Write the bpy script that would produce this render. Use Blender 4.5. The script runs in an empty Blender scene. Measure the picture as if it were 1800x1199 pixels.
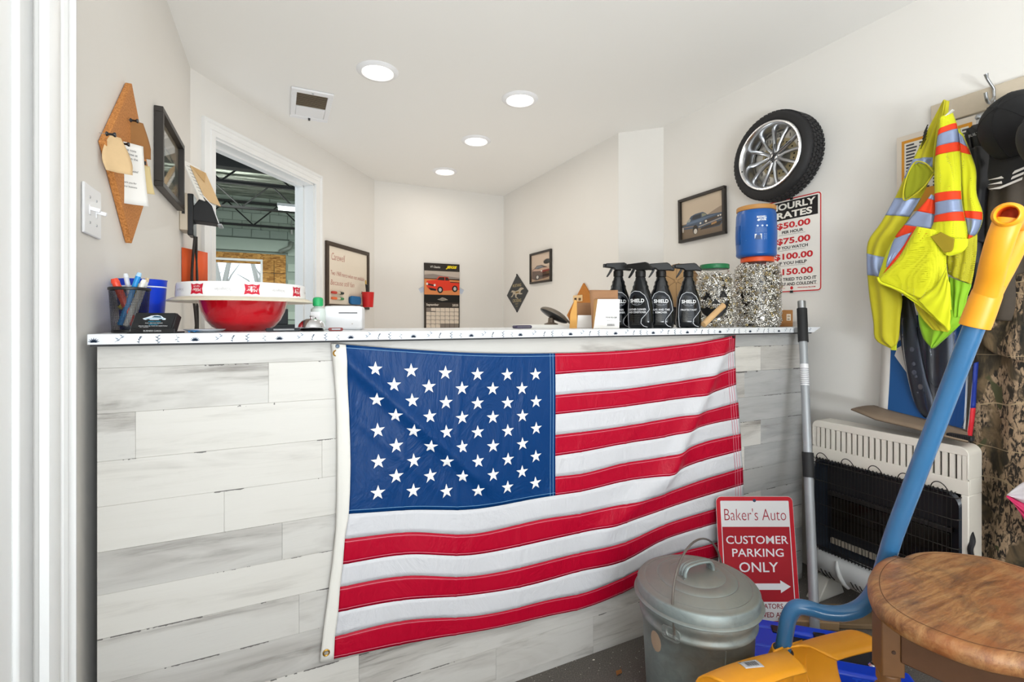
import bpy, bmesh, math, random
from math import sin, cos, pi, radians, atan2, sqrt, hypot
from mathutils import Vector, Matrix, Quaternion
random.seed(7)
sc = bpy.context.scene
COL = sc.collection

# ---------------------------------------------------------------- camera
YAW = radians(25.75)
F = 850.0
HX, HY = 900.0, 563.0
CAMP = Vector((0, 0, 1.2))
FW = Vector((sin(YAW), cos(YAW), 0))
RT = Vector((cos(YAW), -sin(YAW), 0))
cam = bpy.data.cameras.new('camera')
cam.sensor_width = 36.0
cam.lens = F / 1800 * 36
cam.shift_y = -(599.5 - HY) / 1800
cam.clip_start = 0.02
camo = bpy.data.objects.new('camera', cam)
camo.location = CAMP
camo.rotation_euler = (pi / 2, 0, -YAW)
COL.objects.link(camo)
sc.camera = camo

# ---------------------------------------------------------------- world, lamps, exposure
sc.view_settings.view_transform = 'Standard'
sc.view_settings.look = 'None'
sc.view_settings.exposure = 0.0
sc.view_settings.gamma = 1.0
sc.view_settings.use_curve_mapping = False
wd = bpy.data.worlds.new('world')
sc.world = wd
wd.use_nodes = True
wd.node_tree.nodes['Background'].inputs[0].default_value = (0.80, 0.90, 1.0, 1)
wd.node_tree.nodes['Background'].inputs[1].default_value = 2.0

def area_light(name, loc, rot, sx, sy, power, color, shape='RECTANGLE', spread=None):
    l = bpy.data.lights.new(name, 'AREA')
    l.shape = shape
    l.size = sx
    if shape in ('RECTANGLE', 'ELLIPSE'):
        l.size_y = sy
    l.energy = power
    l.color = color
    if spread is not None:
        l.spread = spread
    o = bpy.data.objects.new(name, l)
    o.location = loc
    o.rotation_euler = rot
    COL.objects.link(o)
    return o
# daylight through the wide shop window in the front wall (behind the camera)
area_light('window_daylight', (0.35, -1.72, 1.5), (radians(90), 0, 0), 1.2, 1.6, 13, (0.92, 0.96, 1.0))
# unseen fill lamp added below the same window, aimed up at the ceiling
area_light('front_ceiling_fill', (0.35, -1.60, 0.70), (radians(163), 0, 0), 1.2, 0.5, 100, (0.91, 0.97, 1.0))
# added fill lamp, hidden behind the counter, to brighten the office ceiling
area_light('office_ceiling_fill', (1.15, 3.25, 0.75), (radians(180), 0, 0), 1.3, 1.3, 8.0, (1.0, 0.96, 0.91))
# fluorescent strips of the workshop beyond the doorway
for lx, ly in ((-2.2, 6.5), (1.6, 7.5), (-1.2, 11.0), (1.6, 11.3)):
    area_light('workshop_tube_light', (lx, ly, 3.40), (0, 0, 0), 1.6, 0.2, 78, (0.95, 1.0, 0.96))
    area_light('workshop_tube_light', (lx, ly, 3.44), (pi, 0, 0), 1.6, 0.2, 46, (0.95, 1.0, 0.96))

# ---------------------------------------------------------------- pixel rays of the photograph (1800 x 1199)
def ray(px, py):
    r = (px - HX) / F
    return FW + RT * r + Vector((0, 0, (HY - py) / F))
def at_z(px, py, z):
    d = ray(px, py); return CAMP + d * ((z - CAMP.z) / d.z)
def at_x(px, py, x):
    d = ray(px, py); return CAMP + d * (x / d.x)
def at_y(px, py, y):
    d = ray(px, py); return CAMP + d * (y / d.y)
def at_t(px, py, t):
    return CAMP + ray(px, py) * t

class Wall:
    def __init__(s, ox, oy, ang):
        s.o = Vector((ox, oy)); s.a = ang
        s.u = Vector((cos(ang), sin(ang))); s.n = Vector((-sin(ang), cos(ang)))   # n points INTO the wall
    def loc(s, px, py, off=0.0):
        d = ray(px, py)
        p0 = s.o - s.n * off
        t = (p0.dot(s.n)) / (Vector((d.x, d.y)).dot(s.n))
        p = CAMP + d * t
        return (Vector((p.x, p.y)) - p0).dot(s.u), p.z
    def pt(s, sv, z, off=0.0):
        p = s.o + s.u * sv - s.n * off
        return Vector((p.x, p.y, z))
CEIL = 2.5
XL, XR, XF, YB = -0.41, 2.335, 2.122, 4.60
LEFT = Wall(XL, 0.0, pi / 2)            # s = y
RIGHT = Wall(XR, 2.50, -pi / 2)         # s = 2.50 - y
FARR = Wall(XF, YB, -pi / 2)            # s = YB - y
BACK = Wall(0.0, YB, 0.0)               # s = x
DA = Vector((-0.41, 2.96)); DB = Vector((0.80, YB))
DANG = atan2(DB.y - DA.y, DB.x - DA.x)
DOORW = Wall(DA.x, DA.y, DANG)

# ---------------------------------------------------------------- materials
def lin(h):
    if isinstance(h, tuple):
        return h if len(h) == 4 else (*h, 1)
    h = h.lstrip('#')
    out = []
    for i in (0, 2, 4):
        c = int(h[i:i + 2], 16) / 255
        out.append(c / 12.92 if c <= 0.04045 else ((c + 0.055) / 1.055) ** 2.4)
    return (*out, 1)

class NT:
    def __init__(s, name):
        s.m = bpy.data.materials.new(name); s.m.use_nodes = True
        s.t = s.m.node_tree; s.n = s.t.nodes; s.l = s.t.links
        s.b = s.n['Principled BSDF']; s.out = s.n['Material Output']
        s._tc = None
    def new(s, typ, **kw):
        n = s.n.new(typ)
        for k, v in kw.items():
            if k in n.inputs.keys():
                n.inputs[k].default_value = v
            else:
                setattr(n, k, v)
        return n
    def link(s, a, b): s.l.new(a, b)
    def coord(s, scale=(1, 1, 1), rnd=False, rot=(0, 0, 0)):
        if s._tc is None: s._tc = s.new('ShaderNodeTexCoord')
        mp = s.new('ShaderNodeMapping'); mp.inputs['Scale'].default_value = scale
        mp.inputs['Rotation'].default_value = rot
        s.link(s._tc.outputs['Object'], mp.inputs['Vector'])
        if rnd:
            oi = s.new('ShaderNodeObjectInfo')
            mu = s.new('ShaderNodeVectorMath', operation='SCALE'); mu.inputs[0].default_value = (37.0, 19.0, 53.0)
            s.link(oi.outputs['Random'], mu.inputs['Scale'])
            s.link(mu.outputs[0], mp.inputs['Location'])
        return mp.outputs['Vector']
    def noise(s, scale, detail=3, rough=0.5, vec=None, dist=0):
        n = s.new('ShaderNodeTexNoise')
        n.inputs['Scale'].default_value = scale; n.inputs['Detail'].default_value = detail
        n.inputs['Roughness'].default_value = rough; n.inputs['Distortion'].default_value = dist
        s.link(vec if vec is not None else s.coord(), n.inputs['Vector'])
        return n.outputs['Fac']
    def ramp(s, fac, stops, interp='LINEAR'):
        r = s.new('ShaderNodeValToRGB'); e = r.color_ramp.elements; r.color_ramp.interpolation = interp
        while len(e) < len(stops): e.new(0.5)
        for el, (p, c) in zip(e, stops):
            el.position = p; el.color = lin(c) if isinstance(c, str) else (c, c, c, 1)
        s.link(fac, r.inputs['Fac']); return r.outputs['Color']
    def mix(s, fac, a, b, blend='MIX'):
        n = s.new('ShaderNodeMix', data_type='RGBA', blend_type=blend)
        for sock, v in ((n.inputs[0], fac), (n.inputs[6], a), (n.inputs[7], b)):
            if isinstance(v, (int, float)): sock.default_value = v
            elif isinstance(v, (str, tuple)): sock.default_value = lin(v)
            else: s.link(v, sock)
        return n.outputs[2]
    def math(s, op, a, b=0.0, clamp=False):
        n = s.new('ShaderNodeMath', operation=op, use_clamp=clamp)
        for i, v in enumerate((a, b)):
            if isinstance(v, (int, float)): n.inputs[i].default_value = v
            else: s.link(v, n.inputs[i])
        return n.outputs[0]
    def sep(s, vec):
        n = s.new('ShaderNodeSeparateXYZ'); s.link(vec, n.inputs[0]); return n.outputs
    def color(s, c):
        if isinstance(c, (str, tuple)): s.b.inputs['Base Color'].default_value = lin(c)
        else: s.link(c, s.b.inputs['Base Color'])
    def rough(s, r):
        if isinstance(r, (int, float)): s.b.inputs['Roughness'].default_value = r
        else: s.link(r, s.b.inputs['Roughness'])
    def bump(s, h, strength=0.2, dist=0.002):
        b = s.new('ShaderNodeBump'); b.inputs['Strength'].default_value = strength; b.inputs['Distance'].default_value = dist
        s.link(h, b.inputs['Height']); s.link(b.outputs[0], s.b.inputs['Normal'])

MATS = {}
def mat(name, c, rough=0.5, metal=0.0, spec=0.5, var=0.0, vscale=30, bump=0.0, bscale=200, emit=None, estr=0, coat=0.0):
    if name in MATS: return MATS[name]
    t = NT(name)
    if var > 0:
        f = t.noise(vscale, 4, 0.6)
        a = lin(c); d = tuple(max(0, x * (1 - var)) for x in a[:3]); l = tuple(min(1, x * (1 + var * 0.5)) for x in a[:3])
        t.color(t.mix(f, d, l))
    else:
        t.color(c)
    t.rough(rough); t.b.inputs['Metallic'].default_value = metal
    t.b.inputs['Specular IOR Level'].default_value = spec
    t.b.inputs['Coat Weight'].default_value = coat
    if bump > 0: t.bump(t.noise(bscale, 3, 0.6), bump, 0.001)
    if emit:
        t.b.inputs['Emission Color'].default_value = lin(emit); t.b.inputs['Emission Strength'].default_value = estr
    MATS[name] = t.m
    return t.m

def m_wall():
    t = NT('wall_paint')
    f = t.noise(2.2, 3, 0.5)
    t.color(t.mix(f, '#E2DED8', '#E8E5E0')); t.rough(0.55); t.b.inputs['Specular IOR Level'].default_value = 0.3
    t.bump(t.noise(160, 3, 0.6), 0.12, 0.001); return t.m
def m_ceiling():
    t = NT('ceiling_paint')
    t.color('#F0EEEA'); t.rough(0.8); t.b.inputs['Specular IOR Level'].default_value = 0.2
    t.bump(t.noise(220, 3, 0.6), 0.15, 0.001); return t.m
def m_trim():
    t = NT('white_trim_paint')
    f = t.noise(9, 4, 0.65, t.coord((1, 1, 0.35)))
    t.color(t.mix(f, '#E9E9E8', '#F0F0EF')); t.rough(0.38); return t.m
def m_floor():
    t = NT('asphalt_floor')
    f = t.noise(240, 5, 0.75); g = t.noise(5, 4, 0.6)
    c = t.ramp(f, [(0.30, '#2E2B29'), (0.52, '#55504B'), (0.70, '#8F8880')])
    c2 = t.mix(t.math('MULTIPLY', g, 0.6), c, '#6B645D')
    sp = t.new('ShaderNodeTexVoronoi'); sp.inputs['Scale'].default_value = 90; t.link(t.coord(), sp.inputs['Vector'])
    k = t.math('LESS_THAN', sp.outputs['Distance'], 0.13)
    sc_ = t.sep(sp.outputs['Color'])[0]
    k2 = t.math('MULTIPLY', k, t.math('GREATER_THAN', sc_, 0.72))
    t.color(t.mix(k2, c2, '#CFC9BE')); t.rough(0.85)
    t.bump(f, 0.5, 0.003); return t.m
def m_plank(name, base, hi, tint, k=1.0):
    t = NT(name)
    f = t.noise(5.0, 7, 0.7, t.coord((0.55, 1.0, 7.0), rnd=True), 0.6)
    g = t.noise(2.6, 4, 0.6, t.coord((0.9, 1.0, 4.5), rnd=True), 0.8)
    fine = t.noise(11.0, 8, 0.8, t.coord((0.6, 1.0, 20.0), rnd=True), 0.2)
    cracks = t.noise(9.0, 6, 0.75, t.coord((0.5, 1.0, 16.0), rnd=True), 1.2)
    patch = t.ramp(g, [(0.42, 0.0), (0.66, 1.0)])
    streak = t.ramp(f, [(0.50, 0.0), (0.72, 1.0)])
    c = t.mix(fine, base, hi)
    c = t.mix(t.math('MULTIPLY', patch, 0.55 * k), c, tint)
    c = t.mix(t.math('MULTIPLY', t.math('MULTIPLY', streak, patch), 0.95 * k), c, '#7C7670')
    c = t.mix(t.math('MULTIPLY', t.ramp(fine, [(0.56, 0.0), (0.74, 1.0)]), 0.38 * k), c, '#A39C95')
    ck = t.math('MULTIPLY', t.ramp(cracks, [(0.66, 0.0), (0.72, 1.0)]), t.math('ADD', t.math('MULTIPLY', patch, 0.6), 0.15))
    c = t.mix(t.math('MULTIPLY', ck, 0.9 * k), c, '#5E5754')
    # chipped paint along the upper plank edge, a broken dark line
    z = t.sep(t.coord())[2]
    wob = t.noise(60, 4, 0.7, t.coord((1, 1, 0.4), rnd=True))
    edge = t.math('GREATER_THAN', z, t.math('SUBTRACT', 0.0555, t.math('MULTIPLY', wob, 0.0095)))
    chip = t.math('GREATER_THAN', t.noise(5, 5, 0.7, t.coord((1, 1, 0.3), rnd=True)), 0.54)
    c = t.mix(t.math('MULTIPLY', edge, t.math('MULTIPLY', chip, 0.85)), c, '#4C4644')
    t.color(c); t.rough(0.5); t.bump(fine, 0.15, 0.001); return t.m
def m_galv():
    t = NT('galvanized_steel')
    f = t.noise(28, 5, 0.65, None, 0.8); g = t.noise(5.5, 4, 0.6)
    c = t.mix(f, '#6F7B7B', '#A6AFAD')
    dirt = t.ramp(g, [(0.50, 0.0), (0.68, 1.0)])
    up = t.new('ShaderNodeNewGeometry'); nz = t.ramp(t.sep(up.outputs['Normal'])[2], [(0.72, 0.0), (0.97, 1.0)])
    c = t.mix(t.math('MULTIPLY', dirt, 0.40), c, '#82735F')
    c = t.mix(t.math('MULTIPLY', nz, t.math('ADD', t.math('MULTIPLY', f, 0.5), 0.25)), c, '#8C8071')
    t.color(c); t.b.inputs['Metallic'].default_value = 0.55
    t.rough(t.math('ADD', t.math('MULTIPLY', f, 0.25), 0.36)); t.bump(g, 0.15, 0.004); return t.m
def m_cork():
    t = NT('cork')
    f = t.noise(190, 4, 0.8)
    t.color(t.ramp(f, [(0.32, '#8A5423'), (0.5, '#C47F40'), (0.7, '#DB9C5A')])); t.rough(0.9); t.bump(f, 0.4, 0.002); return t.m
def m_stoolwood():
    t = NT('worn_wood')
    R_ = (0, 0, radians(24))
    f = t.noise(3.0, 8, 0.75, t.coord((2.0, 14.0, 8.0), rot=R_), 0.5); g = t.noise(5.5, 5, 0.65, t.coord((1.0, 1.6, 1.0), rot=R_), 0.6); h = t.noise(9, 4, 0.6)
    fine = t.noise(8.0, 8, 0.8, t.coord((3.0, 40.0, 12.0), rot=R_), 0.3)
    c = t.ramp(f, [(0.28, '#5B341B'), (0.45, '#8B5B35'), (0.58, '#A87A4C'), (0.75, '#B99267')])
    c = t.mix(t.math('MULTIPLY', t.ramp(h, [(0.50, 0.0), (0.64, 1.0)]), 0.5), c, '#9A5527')
    d = t.ramp(g, [(0.52, 0.0), (0.66, 1.0)])
    c = t.mix(t.math('MULTIPLY', d, 0.6), c, '#4A3A2E')
    c = t.mix(t.math('MULTIPLY', t.ramp(fine, [(0.55, 0.0), (0.68, 1.0)]), 0.55), c, '#3A2415')
    t.color(c); t.rough(0.42); t.bump(fine, 0.3, 0.002); return t.m
def m_camo():
    t = NT('camouflage_cloth')
    n1 = t.noise(4.2, 4, 0.6, t.coord((1, 1.3, 0.8), rot=(radians(20), 0, 0)), 1.0); n2 = t.noise(8, 4, 0.65, t.coord((1, 1, 0.6)), 1.2)
    wob = t.noise(30, 4, 0.6)
    bark = t.noise(62, 4, 0.62, t.coord((1, 1.5, 0.55), rot=(radians(-28), 0, 0)), 0.9)
    barkc = t.mix(t.ramp(bark, [(0.44, 0.0), (0.54, 1.0)]), '#241E17', t.mix(wob, '#7C664D', '#B79C7E'))
    ground = t.ramp(n2, [(0.33, '#15130E'), (0.47, '#3A3224'), (0.58, '#63523A'), (0.72, '#7A664A')])
    mk = t.ramp(n1, [(0.52, 0.0), (0.56, 1.0)])
    c = t.mix(mk, ground, barkc)
    n3 = t.noise(6, 2, 0.5, t.coord((1, 1.6, 1.0)), 0.8)
    c = t.mix(t.ramp(n3, [(0.66, 0.0), (0.67, 1.0)]), c, '#46462B')
    tw = t.noise(2.2, 1, 0.3, t.coord((1, 0.8, 2.2), rot=(radians(-35), 0, 0)), 0.3)
    twig = t.math('LESS_THAN', t.math('ABSOLUTE', t.math('SUBTRACT', tw, 0.52)), 0.0035)
    c = t.mix(twig, c, '#A08C6C')
    t.color(c); t.rough(0.9); t.bump(t.noise(400, 2, 0.5), 0.2, 0.001); return t.m
def m_flagcloth(name, c):
    t = NT(name)
    t.color(c); t.rough(0.42); t.b.inputs['Specular IOR Level'].default_value = 0.2
    w = t.noise(7, 5, 0.6, t.coord((1, 1, 0.6), rot=(0, radians(35), 0)), 0.9)
    t.bump(w, 0.8, 0.012); return t.m
def m_vest(name, c, holes):
    t = NT(name); t.color(c); t.rough(0.75); t.b.inputs['Sheen Weight'].default_value = 0.1
    if holes:
        v = t.coord((1, 1, 1))
        xyz = t.sep(v)
        k = 2 * pi / 0.0072
        a = t.math('SINE', t.math('MULTIPLY', xyz[0], k)); b = t.math('SINE', t.math('MULTIPLY', xyz[2], k))
        hole = t.math('GREATER_THAN', t.math('MULTIPLY', a, b), 0.62)
        tr = t.new('ShaderNodeBsdfTransparent'); mx = t.new('ShaderNodeMixShader')
        t.link(hole, mx.inputs[0]); t.link(t.b.outputs[0], mx.inputs[1]); t.link(tr.outputs[0], mx.inputs[2])
        t.link(mx.outputs[0], t.out.inputs['Surface'])
    return t.m
def m_thinglass(name, tint='#FFFFFF', base=0.04):
    t = NT(name)
    tr = t.new('ShaderNodeBsdfTransparent'); tr.inputs[0].default_value = lin(tint)
    gl = t.new('ShaderNodeBsdfGlossy'); gl.inputs['Roughness'].default_value = 0.03
    lw = t.new('ShaderNodeLayerWeight'); lw.inputs['Blend'].default_value = 0.5
    fr = t.math('ADD', t.math('MULTIPLY', t.math('POWER', lw.outputs['Facing'], 5.0), 0.9), base * .6)
    mx = t.new('ShaderNodeMixShader'); t.link(fr, mx.inputs[0])
    t.link(tr.outputs[0], mx.inputs[1]); t.link(gl.outputs[0], mx.inputs[2])
    t.link(mx.outputs[0], t.out.inputs['Surface']); return t.m
def m_print():
    t = NT('printed_ink')
    a = t.new('ShaderNodeVertexColor'); a.layer_name = 'Col'
    t.color(a.outputs['Color']); t.rough(0.5); t.b.inputs['Specular IOR Level'].default_value = 0.3; return t.m
def m_foil():
    t = NT('foil_insulation')
    f = t.noise(2.0, 5, 0.6, t.coord((0.7, 3.0, 1)), 1.2)
    t.color(t.ramp(f, [(0.3, '#5F655C'), (0.5, '#A9AFA2'), (0.7, '#E0E2D6')])); t.rough(0.35)
    t.b.inputs['Metallic'].default_value = 0.5; t.bump(f, 1.0, 0.15); return t.m
def m_osb():
    t = NT('strand_board')
    v = t.new('ShaderNodeTexVoronoi'); v.inputs['Scale'].default_value = 14
    t.link(t.coord((1, 1, 2.2), rot=(0, 0.6, 0)), v.inputs['Vector'])
    t.color(t.mix(t.sep(v.outputs['Color'])[0], '#8B5A22', '#CE9A52')); t.rough(0.8); return t.m
def m_mesh_metal():
    t = NT('black_wire_mesh'); t.color('#17191C'); t.rough(0.45); t.b.inputs['Metallic'].default_value = 0.4
    xyz = t.sep(t.coord())
    ang = t.math('ARCTAN2', xyz[1], xyz[0])
    u = t.math('MULTIPLY', ang, 46.0); w = t.math('MULTIPLY', xyz[2], 46.0 / 0.043)
    a = t.math('SINE', t.math('ADD', u, w)); b = t.math('SINE', t.math('SUBTRACT', u, w))
    hole = t.math('GREATER_THAN', t.math('MULTIPLY', a, b), 0.10)
    tr = t.new('ShaderNodeBsdfTransparent'); mx = t.new('ShaderNodeMixShader')
    t.link(hole, mx.inputs[0]); t.link(t.b.outputs[0], mx.inputs[1]); t.link(tr.outputs[0], mx.inputs[2])
    t.link(mx.outputs[0], t.out.inputs['Surface']); return t.m
M_WALL, M_CEIL, M_TRIM, M_FLOOR = m_wall(), m_ceiling(), m_trim(), m_floor()
M_PLANKS = [m_plank('whitewashed_plank', '#C3C0BA', '#D5D2CD', '#ADA8A1', 1.25), m_plank('cream_plank', '#D0CCC5', '#D9D6D0', '#C8C3BA', 0.45), m_plank('grey_washed_plank', '#BAB7B2', '#CDCAC5', '#9F9A94', 1.15), m_plank('darker_grey_plank', '#A4A4A3', '#BEBDBB', '#8C8C8D', 1.0)]
M_GALV, M_CORK, M_STOOL, M_CAMO = m_galv(), m_cork(), m_stoolwood(), m_camo()
M_PRINT, M_GLASS, M_FOIL, M_OSB, M_MESH = m_print(), m_thinglass('clear_glass'), m_foil(), m_osb(), m_mesh_metal()
M_FILM = m_thinglass('clear_plastic_film', '#F4F8FF', 0.02)
M_BLACK = mat('black_plastic', '#141416', 0.38)
M_BLACKM = mat('matt_black_plastic', '#1B1B1D', 0.65)
M_FRAME = mat('dark_frame_wood', '#2A241F', 0.45)
M_WHITEP = mat('white_plastic', '#ECECEE', 0.35)
M_PAPER = mat('white_paper', '#EDEBE6', 0.8)
M_CHROME = mat('chrome', '#D8D8DA', 0.12, 1.0)
M_STEEL = mat('brushed_steel', '#A9ABAE', 0.35, 0.9)
M_ALU = mat('grey_painted_aluminium', '#A2A6AA', 0.4, 0.3)
M_CARD = mat('brown_cardboard', '#A87B50', 0.85, var=0.12, vscale=40)
M_CARDG = mat('grey_brown_cardboard', '#85725F', 0.85, var=0.15, vscale=30)
M_BLUE = mat('blue_plastic', '#0E3FD0', 0.35, var=0.05)
M_YEL = mat('yellow_shovel_plastic', '#F6A521', 0.42, var=0.10, vscale=9, bump=0.08, bscale=90)
M_ORANGE_IN = mat('orange_red_plastic', '#E8581A', 0.5)
M_HANDLE = mat('blue_painted_tube', '#336A97', 0.25, var=0.08, vscale=14, coat=0.2)

# ---------------------------------------------------------------- mesh builder
class MB:
    def __init__(s):
        s.v = []; s.f = []; s.m = []; s.c = []
    def add(s, verts, faces, mi=0, col=None, M=None):
        o = len(s.v)
        for p in verts:
            p = Vector(p)
            s.v.append(M @ p if M is not None else p)
        for f in faces:
            s.f.append([i + o for i in f]); s.m.append(mi); s.c.append(col)
        return s
    def box(s, c, d, M=None, mi=0, col=None):
        x, y, z = d[0] / 2, d[1] / 2, d[2] / 2
        vs = [(c[0] + a * x, c[1] + b * y, c[2] + e * z) for a in (-1, 1) for b in (-1, 1) for e in (-1, 1)]
        fs = [(0, 1, 3, 2), (4, 6, 7, 5), (0, 4, 5, 1), (2, 3, 7, 6), (0, 2, 6, 4), (1, 5, 7, 3)]
        return s.add(vs, fs, mi, col, M)
    def box2(s, a, b, M=None, mi=0, col=None):
        return s.box([(a[i] + b[i]) / 2 for i in range(3)], [abs(b[i] - a[i]) for i in range(3)], M, mi, col)
    def lathe(s, prof, n=32, c=(0, 0, 0), M=None, mi=0, sy=1.0, col=None, cap=True):
        vs = []; fs = []; k = len(prof)
        if prof[0] == prof[-1]: cap = False
        for r, z in prof:
            for j in range(n):
                a = 2 * pi * j / n
                vs.append((c[0] + r * cos(a), c[1] + r * sin(a) * sy, c[2] + z))
        for i in range(k - 1):
            for j in range(n):
                j2 = (j + 1) % n
                fs.append((i * n + j, i * n + j2, (i + 1) * n + j2, (i + 1) * n + j))
        if cap and prof[0][0] > 1e-5: fs.append(tuple(reversed(range(n))))
        if cap and prof[-1][0] > 1e-5: fs.append(tuple((k - 1) * n + j for j in range(n)))
        return s.add(vs, fs, mi, col, M)
    def cyl(s, p0, p1, r0, r1=None, n=16, mi=0, col=None, M=None):
        return s.tube([p0, p1], [r0, r0 if r1 is None else r1], n, mi=mi, col=col, M=M)
    def tube(s, pts, r, n=10, closed=False, caps=True, mi=0, col=None, M=None, flat=None):
        pts = [Vector(p) for p in pts]; k = len(pts)
        rs = r if isinstance(r, (list, tuple)) else [r] * k
        tang = []
        for i in range(k):
            if closed: d = pts[(i + 1) % k] - pts[i - 1]
            else: d = pts[min(i + 1, k - 1)] - pts[max(i - 1, 0)]
            tang.append(d.normalized())
        up = Vector((0, 0, 1)) if abs(tang[0].z) < 0.9 else Vector((1, 0, 0))
        nx = tang[0].cross(up).normalized()
        vs = []; fs = []
        for i in range(k):
            nx = (nx - tang[i] * nx.dot(tang[i])).normalized()
            ny = tang[i].cross(nx)
            for j in range(n):
                a = 2 * pi * j / n
                fy = 1.0 if flat is None else flat
                vs.append(pts[i] + nx * (rs[i] * cos(a)) + ny * (rs[i] * sin(a) * fy))
        for i in range(k if closed else k - 1):
            i2 = (i + 1) % k
            for j in range(n):
                j2 = (j + 1) % n
                fs.append((i * n + j, i * n + j2, i2 * n + j2, i2 * n + j))
        if caps and not closed:
            fs.append(tuple(reversed(range(n)))); fs.append(tuple((k - 1) * n + j for j in range(n)))
        return s.add(vs, fs, mi, col, M)
    def prism(s, poly, y0, y1, M=None, mi=0, col=None):
        # polygon in the local x-z plane, extruded along y
        n = len(poly)
        ar = sum(poly[i][0] * poly[(i + 1) % n][1] - poly[(i + 1) % n][0] * poly[i][1] for i in range(n))
        if ar < 0: poly = list(reversed(poly))
        vs = [(p[0], y0, p[1]) for p in poly] + [(p[0], y1, p[1]) for p in poly]
        fs = [tuple(range(n)), tuple(reversed(range(n, 2 * n)))]
        for i in range(n):
            j = (i + 1) % n
            fs.append((i + n, j + n, j, i))
        return s.add(vs, fs, mi, col, M)
    def grid(s, rows, mi=0, col=None, M=None, wrap=False):
        k = len(rows); n = len(rows[0]); vs = [p for r in rows for p in r]; fs = []
        for i in range(k - 1):
            for j in range(n if wrap else n - 1):
                j2 = (j + 1) % n
                fs.append((i * n + j, i * n + j2, (i + 1) * n + j2, (i + 1) * n + j))
        return s.add(vs, fs, mi, col, M)
    def ball(s, c, r, n=16, M=None, mi=0, z0=-1.0, z1=1.0, col=None):
        if isinstance(r, (int, float)): r = (r, r, r)
        k = max(6, n // 2); rows = []
        a0, a1 = math.asin(z0), math.asin(z1)
        for i in range(k + 1):
            a = a0 + (a1 - a0) * i / k
            rows.append([(c[0] + r[0] * cos(a) * cos(2 * pi * j / n), c[1] + r[1] * cos(a) * sin(2 * pi * j / n), c[2] + r[2] * sin(a)) for j in range(n)])
        return s.grid(rows, mi, col, M, True)
    def build(s, name, mats, parent=None, smooth=40, bevel=None, seg=2, solid=None, sub=0, off=-1, loc=None, weld=False):
        me = bpy.data.meshes.new(name)
        me.from_pydata([tuple(v) for v in s.v], [], s.f)
        if not isinstance(mats, (list, tuple)): mats = [mats]
        for m in mats: me.materials.append(m)
        if any(s.m): me.polygons.foreach_set('material_index', s.m)
        if any(c is not None for c in s.c):
            at = me.color_attributes.new('Col', 'FLOAT_COLOR', 'CORNER')
            buf = []
            for f, c in zip(s.f, s.c):
                cc = c if c is not None else (0.8, 0.8, 0.8, 1)
                buf.extend(list(cc) * len(f))
            at.data.foreach_set('color', buf)
        if weld:
            bm = bmesh.new(); bm.from_mesh(me); bmesh.ops.remove_doubles(bm, verts=bm.verts, dist=1e-5); bm.to_mesh(me); bm.free()
        if smooth:
            me.shade_smooth()
            me.set_sharp_from_angle(angle=radians(smooth))
        me.update()
        o = bpy.data.objects.new(name, me); COL.objects.link(o)
        if parent is not None: o.parent = parent
        if loc is not None: o.location = loc
        if solid:
            md = o.modifiers.new('thick', 'SOLIDIFY'); md.thickness = solid; md.offset = off
        if bevel:
            md = o.modifiers.new('bevel', 'BEVEL'); md.width = bevel; md.segments = seg; md.limit_method = 'ANGLE'; md.angle_limit = radians(38)
        if sub:
            md = o.modifiers.new('sub', 'SUBSURF'); md.levels = sub; md.render_levels = sub
        return o

_tc = {}
def text_geo(body, bold=0.0, shear=0.0, spacing=1.0):
    key = (body, bold, shear, spacing)
    if key in _tc: return _tc[key]
    cu = bpy.data.curves.new('lettering', 'FONT'); cu.body = body; cu.size = 1.0
    cu.offset = bold; cu.shear = shear; cu.resolution_u = 3; cu.space_character = spacing
    ob = bpy.data.objects.new('lettering', cu); COL.objects.link(ob)
    bpy.context.view_layer.update()
    dg = bpy.context.evaluated_depsgraph_get()
    me = bpy.data.meshes.new_from_object(ob.evaluated_get(dg))
    vs = [(v.co.x, v.co.y) for v in me.vertices]; fs = [tuple(p.vertices) for p in me.polygons]
    bpy.data.objects.remove(ob); bpy.data.curves.remove(cu); bpy.data.meshes.remove(me)
    if vs:
        x0 = min(v[0] for v in vs); x1 = max(v[0] for v in vs); y0 = min(v[1] for v in vs); y1 = max(v[1] for v in vs)
    else: x0 = x1 = y0 = y1 = 0
    _tc[key] = (vs, fs, x0, x1, y0, y1)
    return _tc[key]

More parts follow.
